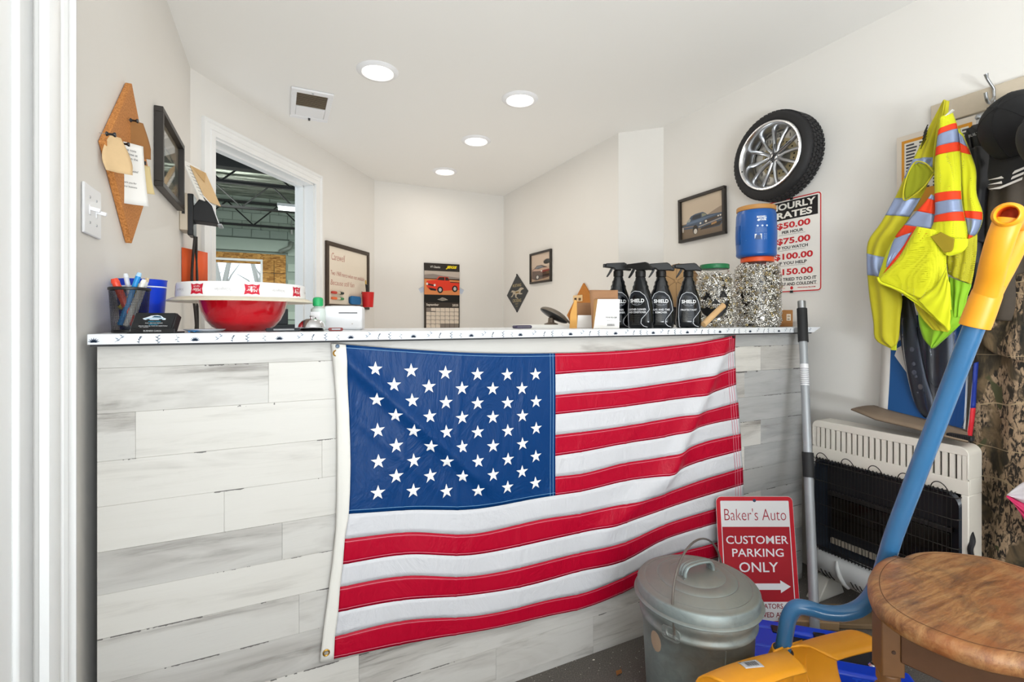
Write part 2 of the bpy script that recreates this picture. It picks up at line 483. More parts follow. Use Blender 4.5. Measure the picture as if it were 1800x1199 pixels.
class PR(MB):
    """Flat print: polygons and letters in the local x-z plane, each layer a hair in front of the last."""
    def __init__(s, y=0.0, step=0.0004, M=None):
        super().__init__(); s.y0 = y; s.st = step; s.M = M
    def poly(s, pts, c, layer=1):
        n = len(pts)
        ar = sum(pts[i][0] * pts[(i + 1) % n][1] - pts[(i + 1) % n][0] * pts[i][1] for i in range(n))
        if ar < 0: pts = list(reversed(pts))
        s.add([(p[0], s.y0 - layer * s.st, p[1]) for p in pts], [tuple(range(n))], 0, lin(c), s.M); return s
    def rect(s, x0, z0, x1, z1, c, layer=1): return s.poly([(x0, z0), (x1, z0), (x1, z1), (x0, z1)], c, layer)
    def ell(s, x, z, rx, rz, c, layer=1, n=20, a0=0, a1=2 * pi):
        full = abs(a1 - a0 - 2 * pi) < 1e-6
        k = n if full else n + 1
        return s.poly([(x + rx * cos(a0 + (a1 - a0) * i / n), z + rz * sin(a0 + (a1 - a0) * i / n)) for i in range(k)], c, layer)
    def line(s, pts, w, c, layer=1):
        for a, b in zip(pts[:-1], pts[1:]):
            d = Vector((b[0] - a[0], b[1] - a[1])); L = d.length
            if L < 1e-9: continue
            nx, nz = -d.y / L * w / 2, d.x / L * w / 2
            s.poly([(a[0] + nx, a[1] + nz), (b[0] + nx, b[1] + nz), (b[0] - nx, b[1] - nz), (a[0] - nx, a[1] - nz)], c, layer)
        return s
    def text(s, body, x, z, h, c, layer=2, w=None, align='C', bold=0.0, shear=0.0, flip=False, rot=0.0, spacing=1.0):
        # x, z: the middle (or left / right) of the letters; h: their height; w: their width if forced
        vs, fs, x0, x1, y0, y1 = text_geo(body, bold, shear, spacing)
        if not vs: return s
        sz = h / (y1 - y0); sx = sz if w is None else w / (x1 - x0)
        ox = {'C': (x0 + x1) / 2, 'L': x0, 'R': x1}[align]; oz = (y0 + y1) / 2
        cr, sr = cos(rot), sin(rot); out = []
        for a, b in vs:
            u, v = (a - ox) * sx, (b - oz) * sz
            if flip: u, v = -u, -v
            out.append((x + u * cr - v * sr, s.y0 - layer * s.st, z + u * sr + v * cr))
        s.add(out, fs, 0, lin(c), s.M); return s
    def done(s, name, parent): return s.build(name, M_PRINT, parent, smooth=None)

def tag(o, label=None, cat=None, group=None, kind=None):
    if label: o['label'] = label
    if cat: o['category'] = cat
    if group: o['group'] = group
    if kind: o['kind'] = kind
    return o
def thing(name, label, cat, loc=(0, 0, 0), rotz=0.0, group=None, M=None):
    o = bpy.data.objects.new(name, None); COL.objects.link(o); o.empty_display_size = 0.05
    if M is not None: o.matrix_world = M
    else:
        o.location = loc; o.rotation_euler = (0, 0, rotz)
    return tag(o, label, cat, group)
def wthing(name, label, cat, wall, s, z, off=0.001, group=None, roll=0.0):
    M = Matrix.Translation(wall.pt(s, z, off)) @ Matrix.Rotation(wall.a, 4, 'Z') @ Matrix.Rotation(roll, 4, 'Y')
    return thing(name, label, cat, M=M, group=group)
def struct(name, mb, m, parent=None, **kw):
    o = mb.build(name, m, parent, **kw)
    if parent is None: o['kind'] = 'structure'
    return o
def rrect(w, h, r, n=6, cx=0.0, cz=0.0):
    out = []
    for sx, sz, a in ((1, 1, 0), (-1, 1, pi / 2), (-1, -1, pi), (1, -1, 3 * pi / 2)):
        for i in range(n + 1):
            t = a + pi / 2 * i / n
            out.append((cx + sx * (w / 2 - r) + r * cos(t), cz + sz * (h / 2 - r) + r * sin(t)))
    return out
def lerp(a, b, t): return a + (b - a) * t
def interp(xs, ys, x):
    if x <= xs[0]: return ys[0]
    for i in range(len(xs) - 1):
        if x <= xs[i + 1]: return lerp(ys[i], ys[i + 1], (x - xs[i]) / (xs[i + 1] - xs[i]))
    return ys[-1]
def pchip(xs, ys, x):
    n = len(xs)
    if x <= xs[0]: return ys[0]
    if x >= xs[-1]: return ys[-1]
    i = max(j for j in range(n - 1) if xs[j] <= x)
    def sl(j): return (ys[j + 1] - ys[j]) / (xs[j + 1] - xs[j])
    def dv(j):
        if j == 0: return sl(0)
        if j == n - 1: return sl(n - 2)
        return (sl(j - 1) * (xs[j + 1] - xs[j]) + sl(j) * (xs[j] - xs[j - 1])) / (xs[j + 1] - xs[j - 1])
    h = xs[i + 1] - xs[i]; t = (x - xs[i]) / h
    return ((1 + 2 * t) * (1 - t) ** 2 * ys[i] + t * (1 - t) ** 2 * h * dv(i) + t * t * (3 - 2 * t) * ys[i + 1] + t * t * (t - 1) * h * dv(i + 1))
def smooth_path(pts, n=6):
    pts = [Vector(p) for p in pts]; out = []
    for i in range(len(pts) - 1):
        p0 = pts[max(i - 1, 0)]; p1 = pts[i]; p2 = pts[i + 1]; p3 = pts[min(i + 2, len(pts) - 1)]
        for k in range(n):
            t = k / n
            out.append(0.5 * ((2 * p1) + (p2 - p0) * t + (2 * p0 - 5 * p1 + 4 * p2 - p3) * t * t + (3 * p1 - p0 - 3 * p2 + p3) * t ** 3))
    out.append(pts[-1]); return out
def local(mb, parent):
    inv = parent.matrix_basis.inverted()
    mb.v = [inv @ v for v in mb.v]
    return mb

def slab(poly, z0, z1):
    n = len(poly); mb = MB()
    mb.add([(x, y, z0) for x, y in poly] + [(x, y, z1) for x, y in poly], [tuple(reversed(range(n))), tuple(range(n, 2 * n))] + [(i, (i + 1) % n, (i + 1) % n + n, i + n) for i in range(n)])
    return mb

# ================================================================ SETTING
mb = MB(); mb.box2((-0.62, -1.9, -0.12), (2.5, 2.5, 0.0)); struct('floor', mb, M_FLOOR, smooth=None)
struct('floor_office', slab([(-0.40, 1.98), (2.32, 1.98), (2.32, 2.48), (2.12, 2.68), (2.12, 4.60), (0.80, 4.60), (-0.40, 2.98)], -0.1, 0.004), mat('pale_bounce_floor', '#DCD5CA', 0.5, var=.05, vscale=5), smooth=None)  # unseen floor, made pale to bounce lamp light up to the ceiling
struct('ceiling', slab([(-0.53, -1.9), (2.45, -1.9), (2.45, 2.55), (2.24, 2.76), (2.24, 4.72), (0.74, 4.72), (-0.53, 3.02)], CEIL, CEIL + 0.1), M_CEIL, smooth=None)

def wall_seg(mb, p, q, z0, z1, th=0.12):
    # p -> q with the room on the right-hand side
    p = Vector(p); q = Vector(q); d = (q - p).normalized(); n = Vector((-d.y, d.x)) * th
    a = [(p.x, p.y), (q.x, q.y), (q.x + n.x, q.y + n.y), (p.x + n.x, p.y + n.y)]
    vs = [(x, y, z0) for x, y in a] + [(x, y, z1) for x, y in a]
    mb.add(vs, [(3, 2, 1, 0), (4, 5, 6, 7), (0, 1, 5, 4), (1, 2, 6, 5), (2, 3, 7, 6), (3, 0, 4, 7)])
# left wall, with the door opening near the camera
DY0, DY1, DZ1 = 0.36, 1.241, 2.05
mb = MB(); wall_seg(mb, (XL, DY1), (XL, 2.98), 0, CEIL); wall_seg(mb, (XL, -1.8), (XL, DY0), 0, CEIL); wall_seg(mb, (XL, DY0), (XL, DY1), 2.62, 2.64)
struct('wall_left', mb, M_WALL, smooth=None)
# wall with the workshop doorway
S0, S1, SZ = 0.150, 1.087, 2.20
mb = MB()
TH = 0.15
wall_seg(mb, DOORW.pt(-0.05, 0).xy, DOORW.pt(S0 - 0.0, 0).xy, 0, CEIL, TH)
wall_seg(mb, DOORW.pt(S1, 0).xy, DOORW.pt(2.10, 0).xy, 0, CEIL, TH)
wall_seg(mb, DOORW.pt(S0, 0).xy, DOORW.pt(S1, 0).xy, SZ, CEIL, TH)
struct('wall_angled', mb, M_WALL, smooth=None)
mb = MB(); wall_seg(mb, (0.7, YB), (XF + 0.1, YB), 0, CEIL); struct('wall_back', mb, M_WALL, smooth=None)
mb = MB(); wall_seg(mb, (XF, YB + 0.05), (XF, 2.70), 0, CEIL); struct('wall_far_right', mb, M_WALL, smooth=None)
mb = MB(); wall_seg(mb, (XF, 2.70), (XR, 2.49), 0, CEIL, 0.14); struct('wall_corner', mb, M_WALL, smooth=None)
mb = MB(); wall_seg(mb, (XR, 2.49), (XR, -1.8), 0, CEIL); struct('wall_right', mb, M_WALL, smooth=None)
# front wall with a wide shop window (behind the camera)
mb = MB()
mb.box2((-0.6, -1.92, 0), (2.5, -1.8, 0.55)); mb.box2((-0.6, -1.92, 2.35), (2.5, -1.8, CEIL))
mb.box2((-0.6, -1.92, 0.55), (-0.3, -1.8, 2.35)); mb.box2((1.0, -1.92, 0.55), (2.5, -1.8, 2.35))
struct('wall_front', mb, M_WALL, smooth=None)

# casing round the workshop doorway: stepped profile
def casing_bar(mb, wall, p, q, w, outer, profile=((0, 0.016), (0.35, 0.016), (0.42, 0.011), (0.75, 0.011), (0.82, 0.020), (1.0, 0.020))):
    # p, q: (s, z) along the opening edge; `outer` = unit direction (s, z) away from the opening
    cols = []
    for f, dpt in profile:
        cols.append((f * w, dpt))
    rows = []
    for (ps, pz, ext) in ((p[0], p[1], p[2]), (q[0], q[1], q[2])):
        row = []
        row.append(wall.pt(ps, pz, -0.002))
        for d, dpt in cols:
            row.append(wall.pt(ps + outer[0] * d + ext[0] * d, pz + outer[1] * d + ext[1] * d, dpt))
        d, dpt = cols[-1]
        row.append(wall.pt(ps + outer[0] * d + ext[0] * d, pz + outer[1] * d + ext[1] * d, -0.002))
        rows.append(row)
    mb.grid(rows)
mb = MB()
cw = 0.080
casing_bar(mb, DOORW, (S0, 0.0, (0, 0)), (S0, SZ, (0, 1)), cw, (-1, 0))
casing_bar(mb, DOORW, (S1, SZ, (0, 1)), (S1, 0.0, (0, 0)), cw, (1, 0))
casing_bar(mb, DOORW, (S0, SZ, (-1, 0)), (S1, SZ, (1, 0)), cw, (0, 1))
struct('trim_1', mb, M_TRIM, smooth=30)
# jamb lining with a stop bead
mb = MB()
RZ = Matrix.Translation((DA.x, DA.y, 0)) @ Matrix.Rotation(DANG, 4, 'Z')
for s_, sg in ((S0, 1), (S1, -1)):
    mb.box2((s_ - 0.001 * sg, 0.0, 0), (s_ + 0.012 * sg, TH, SZ), RZ)
    mb.box2((s_ + 0.012 * sg, 0.075, 0), (s_ + 0.024 * sg, 0.115, SZ - 0.012), RZ)
mb.box2((S0, 0.0, SZ - 0.012), (S1, TH, SZ), RZ); mb.box2((S0, 0.075, SZ - 0.024), (S1, 0.115, SZ - 0.012), RZ)
struct('trim_2', mb, M_TRIM, smooth=None)
# the white door on the near left with its casing
dr = thing('door_1', None, None, (XL, DY0, 0), pi / 2); dr['kind'] = 'structure'
W_ = DY1 - DY0
mb = MB()
mb.box2((0.004, 0.022, 0.01), (W_ - 0.012, 0.06, 2.49))
mb.build('door_slab', M_TRIM, dr, smooth=None)
mb = MB()
x_st = 1.172 - DY0
mb.box2((x_st, 0.012, 0.01), (W_ - 0.012, 0.024, 2.49))
mb.build('stile', M_TRIM, dr, bevel=0.004)
mb = MB(); mb.box2((0.004, 0.012, 0.01), (0.13, 0.024, 2.49)); mb.build('stile', M_TRIM, dr, bevel=0.004)
mb = MB()
pr = [(-0.022, 0.0), (-0.022, 0.014), (-0.002, 0.020), (0.018, 0.018), (0.024, 0.010), (0.030, 0.010), (0.034, 0.018), (0.044, 0.022), (0.050, 0.014), (0.074, 0.014), (0.080, 0.024), (0.092, 0.022), (0.096, 0.0)]
mb.grid([[LEFT.pt(DY1 + a, z, d) for a, d in pr] for z in (0.0, 2.5)])
struct('trim_3', mb, M_TRIM, smooth=30)

# ---------------------------------------------------------------- workshop beyond the doorway
GY = 13.6
M_BLOCK = mat('green_grey_block_paint', '#A9B6A9', 0.7, var=0.10, vscale=3)
M_MORT = mat('block_joint', '#93A094', 0.8)
M_DARKST = mat('dark_steel_joist', '#1D1E1D', 0.6)
M_GFLOOR = mat('workshop_concrete', '#6E6C66', 0.7, var=0.15, vscale=3)
mb = MB(); mb.box2((-7, 4.9, -0.16), (5, GY + 0.3, -0.02)); mb.box2((-7, 2.0, -0.16), (-0.75, 4.9, -0.02)); struct('floor_workshop', mb, M_GFLOOR, smooth=None)
gw = thing('wall_workshop', None, None, (0, GY, 0)); gw['kind'] = 'structure'
WX0, WX1, WZ0, WZ1 = -2.05, -0.36, 0.9, 2.72
mb = MB()
mb.box2((-7, 0.03, -0.1), (WX0, 0.25, 4.6)); mb.box2((WX1, 0.03, -0.1), (5, 0.25, 4.6)); mb.box2((WX0, 0.03, WZ1), (WX1, 0.25, 4.6)); mb.box2((WX0, 0.03, -0.1), (WX1, 0.25, WZ0))
mb.build('backing', M_MORT, gw, smooth=None)
bm_ = MB(); bm_.box2((-0.196, 0.0, -0.0965), (0.196, 0.05, 0.0965))
proto = None
OX1 = 0.16
for r in range(5, 21):
    for c in range(-8, 6):
        z = 0.2032 * r + 0.1; x = 0.4064 * c + (0.2032 if r % 2 else 0)
        if x - 0.2 < OX1 and x + 0.2 > WX0 - 0.1 and z - 0.1 < 2.86 and z + .1 > WZ0: continue
        if proto is None:
            proto = bm_.build('block', M_BLOCK, gw, smooth=None); o = proto
        else:
            o = proto.copy(); COL.objects.link(o)
        o.location = (x, random.uniform(-0.003, 0.003), z)
mb = MB(); mb.box2((-7.2, 2.0, -0.1), (-7, GY, 4.6)); mb.box2((5, 4.9, -0.1), (5.2, GY, 4.6)); struct('wall_workshop_side', mb, M_BLOCK, smooth=None)
mb = MB(); mb.box2((-7, 1.9, 4.25), (5, GY + 0.2, 4.4)); struct('ceiling_workshop', mb, M_FOIL, smooth=None)
# sheet-board infill round a small bright window
wn = thing('window_1', None, None, (0, GY, 0)); wn['kind'] = 'structure'
mb = MB(); mb.box2((WX0, -0.02, 2.72), (-0.40, 0.0, 2.86)); mb.box2((WX0, 0.0, 2.6), (OX1, 0.02, 2.86)); mb.build('board', M_OSB, wn, bevel=0.004)
for (a, b, c, d) in ((-0.36, 0.9, -0.11, 2.02), (-0.10, 0.9, OX1, 2.02), (-0.36, 2.03, -0.11, 2.38), (-0.10, 2.03, OX1, 2.38), (-0.36, 2.39, -0.11, 2.71), (-0.10, 2.39, OX1, 2.71)):
    mb = MB(); mb.box2((a, -0.025, b), (c, -0.003, d)); mb.build('board', M_OSB, wn, bevel=0.004)
mb = MB()
mb.box2((WX0, -0.03, 2.66), (-0.36, 0.06, 2.715)); mb.box2((-0.41, -0.03, 0.9), (-0.36, 0.06, 2.66)); mb.box2((WX0, -0.03, 0.9), (WX0 + .05, 0.06, 2.66))
mb.build('window_frame', M_TRIM, wn, bevel=0.004)
mb = MB(); mb.box2((WX0, 0.03, 0.9), (-0.38, 0.036, 2.68))
mb.build('pane', M_GLASS, wn, smooth=None)
# pale bare trees and ground outside that window, lit by the sky
mb = MB()
rr = random.Random(3)
for k in range(14):
    x = rr.uniform(-3.4, 0.8); y = GY + rr.uniform(3.5, 7)
    p = Vector((x, y, -0.1)); pts = [p]
    for q in range(5):
        p = p + Vector((rr.uniform(-.25, .25), rr.uniform(-.1, .1), 1.1)); pts.append(p)
    mb.tube(pts, [0.13, 0.11, 0.09, 0.07, 0.05, 0.02], 7)
    for q in range(4):
        b = pts[2 + q % 4]; e = b + Vector((rr.uniform(-1, 1), 0, rr.uniform(.4, 1.1))); mb.tube([b, (b + e) / 2 + Vector((0, 0, .1)), e], [0.04, 0.025, 0.01], 5)
tr_ = mb.build('bare_trees', mat('pale_bark', '#B5B2AA', 0.9), None); tag(tr_, 'pale bare tree trunks and branches outside the workshop window', 'tree', None, 'stuff')
mb = MB(); mb.box2((-8, GY + 0.3, -0.2), (6, GY + 12, -0.1)); struct('ground_outside', mb, mat('pale_gravel', '#C9C7C0', 0.9, var=.1), smooth=None)
# lintel board and pipe
lb = thing('lintel_board', 'pale green board fixed above the workshop window', 'board', (-0.8, GY - 0.03, 2.92))
mb = MB(); mb.box2((-1.3, -0.03, 0.0), (1.02, 0.0, 0.30)); mb.build('face_board', M_BLOCK, lb, bevel=0.006)
mb = MB(); mb.box2((-1.3, -0.05, 0.30), (1.04, 0.0, 0.33)); mb.build('edge_strip', mat('dark_grey_green', '#5F6B61', 0.7), lb, bevel=0.004)
cl_ = thing('air_duct', 'grey round duct end at the corner of the pale green board', 'duct', (0.15, GY - 0.06, 2.98))
mb = MB(); mb.tube(smooth_path([(-0.12, -0.02, -0.05), (0.0, -0.08, 0.0), (0.10, -0.08, 0.06), (0.14, -0.02, 0.2)], 5), 0.055, 12); mb.build('elbow', mat('duct_grey', '#8A9188', 0.5, 0.3), cl_)
mb = MB(); mb.lathe([(0.06, -0.01), (0.066, 0.0), (0.06, 0.01)], 16, (0.14, -0.02, 0.2)); mb.build('collar', M_STEEL, cl_)
sl_ = thing('conduit_lamp', 'small pale lamp on conduit high on the workshop block wall', 'lamp', (0.3, GY - 0.02, 3.0 + 0.55))
mb = MB(); mb.cyl((0, -0.04, -0.02), (0, -0.04, -0.16), 0.028, n=10); mb.build('shade', M_PAPER, sl_)
mb = MB(); mb.cyl((0, -0.03, -0.02), (0, -0.03, 0.2), 0.012, n=8); mb.build('conduit', M_STEEL, sl_)
tc_ = at_y(511, 562, 10.5)
tch = thing('tool_chest', 'dark workshop tool chest seen through the doorway below the tray', 'tool chest', (tc_.x, 10.5, 0))
mb = MB(); mb.box2((-.35, -.2, .08), (.30, .2, 1.12)); mb.build('cabinet', mat('black_chest', '#1C1D20', .5), tch, bevel=.01)
for k in range(5):
    mb = MB(); mb.box2((-.33, -.215, .14 + k * .19), (.28, -.2, .30 + k * .19)); dw = mb.build('drawer', mat('black_drawer', '#26272B', .45), tch, bevel=.004)
    mb = MB(); mb.box2((-.30, -.23, .275 + k * .19), (.25, -.215, .29 + k * .19)); mb.build('handle', M_STEEL, dw, bevel=.002)
mb = MB(); mb.box2((-.34, -.19, 1.12), (-.05, .1, 1.42)); mb.build('upper_box', mat('black_chest', '#1C1D20', .5), tch, bevel=.01)
# open web steel joists under the foil roof, one thing each
def joist(y, zt, zb, step, ph, label):
    j = thing('roof_joist', label, 'joist', (-1.0, y, zb), group=None)
    h = zt - zb
    mb = MB(); mb.box2((-5.5, -0.05, h - 0.05), (5.5, 0.05, h)); mb.build('top_chord', M_DARKST, j, smooth=None)
    mb = MB(); mb.box2((-5.5, -0.045, 0.0), (5.5, 0.045, 0.045)); mb.build('bottom_chord', M_DARKST, j, smooth=None)
    mb = MB(); x = -3.2 + ph; up = False
    while x < 4.5:
        a = (x, 0, h - 0.03 if up else 0.03); b = (x + step, 0, 0.03 if up else h - 0.03)
        mb.cyl(a, b, 0.017, n=6); x += step; up = not up
    w = mb.build('web', M_DARKST, j); w['kind'] = 'stuff'
joist(6.2, 4.2, 3.62, 0.55, 0.1, 'nearest black open web steel joist, topmost in the doorway')
joist(7.9, 4.2, 3.60, 0.55, 0.3, 'second black open web steel joist, just above the thick beam')
joist(9.7, 4.15, 3.58, 0.55, 0.0, 'third black open web steel joist, just below the thick beam')
joist(11.5, 4.1, 3.52, 0.55, 0.2, 'fourth black open web steel joist, behind the glowing tube')
joist(13.2, 4.05, 3.46, 0.55, 0.35, 'farthest black open web steel joist, against the block wall')
bmh = thing('roof_beam', 'thick black steel beam crossing under the foil roof', 'beam', (-1, 8.9, 3.62))
mb = MB(); mb.box2((-5.5, -0.1, 0), (5.5, 0.1, 0.02)); mb.box2((-5.5, -0.1, 0.24), (5.5, 0.1, 0.26)); mb.box2((-5.5, -0.012, 0.02), (5.5, 0.012, 0.24)); mb.build('flanges', M_DARKST, bmh, smooth=None)
mb = MB(); mb.cyl((1.55, 0, 0.2), (1.35, 0.05, 0.62), 0.03, n=8); mb.build('hanger', M_DARKST, bmh)
ft = thing('tube_lamp', 'glowing white strip lamp under the workshop roof', 'lamp', (0.52, 10.6, 3.42))
mb = MB(); mb.box2((-0.55, -0.06, 0.03), (0.55, 0.06, 0.09)); mb.build('housing', M_WHITEP, ft, bevel=0.01)
mb = MB(); mb.cyl((-0.53, 0, 0), (0.53, 0, 0), 0.045, n=12); mb.build('tube', mat('lit_tube', '#FFFFFF', 0.5, emit='#F4FFFA', estr=4.0), ft)

# ---------------------------------------------------------------- ceiling lamps and vent
M_LENS = mat('lit_lamp_lens', '#FFFFFF', 0.5, emit='#FFF3E0', estr=7.0)
LPOS = [((664, 125), 'nearest round recessed ceiling light, beside the ceiling vent'), ((914, 174), 'round recessed ceiling light to the right, second largest of the four'),
        ((837, 247), 'third round recessed ceiling light, in front of the farthest one'), ((782, 301), 'farthest and smallest round recessed ceiling light near the back wall')]
for (px, py), lab in LPOS:
    p = at_z(px, py, CEIL)
    t = thing('recessed_light', lab, 'light', (p.x, p.y, CEIL), 0, 'recessed ceiling lights')
    mb = MB(); mb.lathe([(0.078, -0.010), (0.082, -0.013), (0.098, -0.009), (0.107, -0.002), (0.107, 0.001), (0.074, 0.001), (0.078, -0.010)], 40); mb.build('trim_ring', M_WHITEP, t)
    mb = MB(); mb.lathe([(0.0, -0.0085), (0.06, -0.0085), (0.079, -0.006), (0.079, 0.0005), (0.0, 0.0005)], 40); mb.build('lens', M_LENS, t)
    l = bpy.data.lights.new('lamp', 'AREA'); l.shape = 'DISK'; l.size = 0.15; l.energy = 2.05; l.color = (1.0, 0.91, 0.80)
    lo = bpy.data.objects.new('lamp', l); lo.location = (p.x, p.y, CEIL - 0.02); COL.objects.link(lo)
vc = [at_z(px, py, CEIL) for px, py in ((517, 152), (591, 166), (572, 212), (505, 203))]
vt = thing('ceiling_vent', 'white square ceiling vent with a dark louvred half', 'vent', (0.175, 3.16, CEIL))
mb = MB()
for a, b in (((-0.112, -0.215), (0.112, -0.17)), ((-0.112, 0.17), (0.112, 0.215)), ((-0.112, -0.17), (-0.082, 0.17)), ((0.082, -0.17), (0.112, 0.17))):
    mb.box2((a[0], a[1], -0.012), (b[0], b[1], 0.0))
mb.build('frame', M_WHITEP, vt, bevel=0.004)
mb = MB(); mb.box2((-0.082, -0.17, -0.002), (0.082, 0.02, 0.0)); mb.build('dark_duct', mat('dark_duct', '#3B3328', 0.9), vt, smooth=None)
lv = MB(); lv.box((0, 0, 0), (0.164, 0.010, 0.003), Matrix.Rotation(radians(38), 4, 'X'))
lo_ = None
for k in range(10):
    if lo_ is None: lo_ = lv.build('louvre', mat('louvre_taupe', '#8B7B66', 0.6), vt, smooth=None); o = lo_
    else:
        o = lo_.copy(); COL.objects.link(o)
    o.location = (0, -0.160 + k * 0.0185, -0.007)
mb = MB(); mb.box2((-0.082, 0.022, -0.010), (0.082, 0.17, -0.001)); mb.build('blank_plate', M_WHITEP, vt, bevel=0.003)
mb = MB(); mb.lathe([(0.0, -0.016), (0.005, -0.015), (0.006, -0.011)], 10, (0, -0.192, 0)); mb.build('screw', M_STEEL, vt)
mb = MB(); mb.box2((-0.006, 0.176, -0.022), (0.006, 0.196, -0.010)); mb.build('lever', M_BLACK, vt)

# ================================================================ COUNTER
CX0, CX1, CY = -0.383, 2.195, 1.440
PZ = [0.0, 0.027, 0.133, 0.240, 0.346, 0.452, 0.555, 0.6555, 0.762, 0.868, 0.980, 1.087, 1.143]
ct = thing('service_counter', 'long service counter clad in whitewashed planks behind the flag', 'counter', (CX0, CY, 0))
mb = MB(); mb.box2((0.002, 0.010, 0.0), (CX1 - CX0 - 0.002, 0.03, 1.143)); mb.box2((0.002, 0.03, 0), (0.03, 0.5, 1.143)); mb.box2((CX1 - CX0 - 0.03, 0.03, 0), (CX1 - CX0 - 0.002, 0.5, 1.143))
mb.build('carcass', mat('counter_backing', '#4A4541', 0.8), ct, smooth=None)
def xc(px, py): return at_y(px, py, CY).x
joints = {11: [1.62], 10: [xc(472, 690), xc(1360, 630)], 9: [xc(238, 770), xc(1206, 700)], 8: [xc(566, 800), xc(1331, 765)], 7: [xc(394, 920), 1.25], 6: [xc(496, 1012), 1.5],
          5: [0.62, 1.72], 4: [0.05, 1.1], 3: [0.75, 1.9], 2: [xc(631, 1165), 1.35], 1: [xc(872, 1140), xc(1043, 1130)], 0: [xc(1043, 1160)]}
rp = random.Random(11)
for r in range(12):
    js = sorted(j for j in joints[r] if j < 1.62 or r == 11) ; xs = [CX0] + js + [1.80 + .13 * sin(r * 2.1), CX1]
    xs = [q for q in xs if q == CX1 or q < CX1 - .05]
    for a, b in zip(xs[:-1], xs[1:]):
        h = PZ[r + 1] - PZ[r]
        g = 0.0002
        mb = MB(); mb.box2((-(b - a) / 2 + g, 0, -h / 2 + g), ((b - a) / 2 - g, 0.010, h / 2 - g))
        kind = 3 if b == CX1 and r not in (10, 3) else 2 if b == CX1 else {(10, 1): 1, (9, 1): 1, (8, 0): 1, (7, 0): 1, (10, 2): 2}.get((r, xs.index(a)), rp.choice([0, 0, 1, 2, 0]))  # planks at the right end take the darker greys
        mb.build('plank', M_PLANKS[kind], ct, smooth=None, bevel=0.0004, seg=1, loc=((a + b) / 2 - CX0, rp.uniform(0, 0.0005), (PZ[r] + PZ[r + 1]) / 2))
TZ = 1.168
TX0, TX1, TY0, TY1 = -0.393, 2.285, 1.412, 1.96
tp = thing('counter_top', 'white counter top covered in paper with navy sprigs', 'counter top', (TX0, TY0, 1.143))
M_CPAPER = mat('white_contact_paper', '#E9EBEE', 0.38, var=0.04, vscale=6)
mb = MB(); mb.prism([(0, 0.001), (TX1 - TX0 - 0.05, 0.001), (TX1 - TX0, 0.0235), (TX1 - TX0, 0.025), (0, 0.025)], 0.0, TY1 - TY0)
mb.build('slab', M_CPAPER, tp, bevel=0.0025)
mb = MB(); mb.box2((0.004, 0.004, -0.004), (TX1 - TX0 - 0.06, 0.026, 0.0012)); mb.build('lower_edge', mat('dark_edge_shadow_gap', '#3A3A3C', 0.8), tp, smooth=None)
pr = PR(-0.0006)
rs = random.Random(5)
def leaf(pr, x, z, ang, L, w, c, lay=1):
    d = Vector((cos(ang), sin(ang))); n = Vector((-d.y, d.x)); p = Vector((x, z))
    pr.poly([tuple(p), tuple(p + d * L * .35 + n * w), tuple(p + d * L), tuple(p + d * L * .35 - n * w)], c, lay)
NAVY = '#2B3D55'; GREY_ = '#6E7F93'
x = 0.012; kind = 0
while x < TX1 - TX0 - 0.06:
    k = kind % 5
    if k == 0:
        for a in range(7): leaf(pr, x, 0.006, radians(15 + a * 25), 0.0115, 0.0016, NAVY)
    elif k == 1:
        pr.line([(x - .009, .006), (x, .013), (x + .008, .021)], .0007, GREY_)
        for a in range(4): leaf(pr, x - .006 + a * .004, .009 + a * .0035, radians(150 if a % 2 else 20), .008, .0012, GREY_)
    elif k == 2:
        pr.line([(x, .002), (x + .001, .012), (x + .006, .018)], .0008, NAVY)
        for a in range(4): leaf(pr, x + .001, .005 + a * .004, radians(160 - a * 45), .006, .0013, NAVY)
    elif k == 3:
        pr.line([(x, .001), (x, .020)], .0008, NAVY)
        for a in range(5): leaf(pr, x, .003 + a * .004, radians(150 if a % 2 else 30), .0065, .0014, NAVY if a % 2 else GREY_)
    else:
        pr.line([(x - .002, .022), (x + .001, .010), (x - .001, .003)], .0006, GREY_)
        for a in range(3): leaf(pr, x, .006 + a * .005, radians(200 if a % 2 else -20), .006, .001, NAVY)
    x += (0.045 if k == 0 else 0.033) + rs.uniform(-.004, .006); kind += 1
pr.done('sprig_print', tp)['kind'] = 'stuff'
MT = Matrix.Translation((0, 0, 0.0256)) @ Matrix.Rotation(radians(-90), 4, 'X')
pr = PR(0.0, M=MT)      # sprigs on the top surface
for k in range(150):
    x = rs.uniform(.05, TX1 - TX0 - .06); z = rs.uniform(.02, TY1 - TY0 - .02)
    for a in range(5): leaf(pr, x, z, radians(15 + a * 36 + rs.uniform(-9, 9)), .012, .0018, NAVY if k % 2 else GREY_)
pr.done('sprig_print', tp)['kind'] = 'stuff'

# ================================================================ FLAG
FA = [607, 715, 828, 972, 1017, 1093, 1163, 1240, 1292]
FT = [
 [606, 648, 690, 732, 774, 817, 859, 901, 945, 990, 1030, 1075, 1118, 1157],
 [614, 653, 693, 733, 773, 813, 853, 895, 934, 973, 1010, 1052, 1088, 1130],
 [620, 659, 698, 737, 776, 815, 854, 894, 937, 974, 1011, 1044, 1081, 1109],
 [621, 658, 694, 728, 764, 801, 837, 870, 908, 946, 982, 1017, 1052, 1080],
 [620, 654.5, 690.5, 723.6, 759, 794, 831.5, 863, 901.5, 936, 971, 1004, 1043, 1070],
 [616.4, 650, 684, 715, 749, 780, 814, 846, 884, 917, 952, 985, 1014, 1041],
 [609.6, 642, 674, 705, 737, 769, 802, 833, 868, 896, 923, 949, 978, 1004],
 [600, 630, 661, 692, 721, 746, 774, 806, 838, 868, 896, 922, 956, 982],
 [589, 617, 647, 676, 707, 735, 762, 791, 821, 851, 881, 908, 938, 963]]
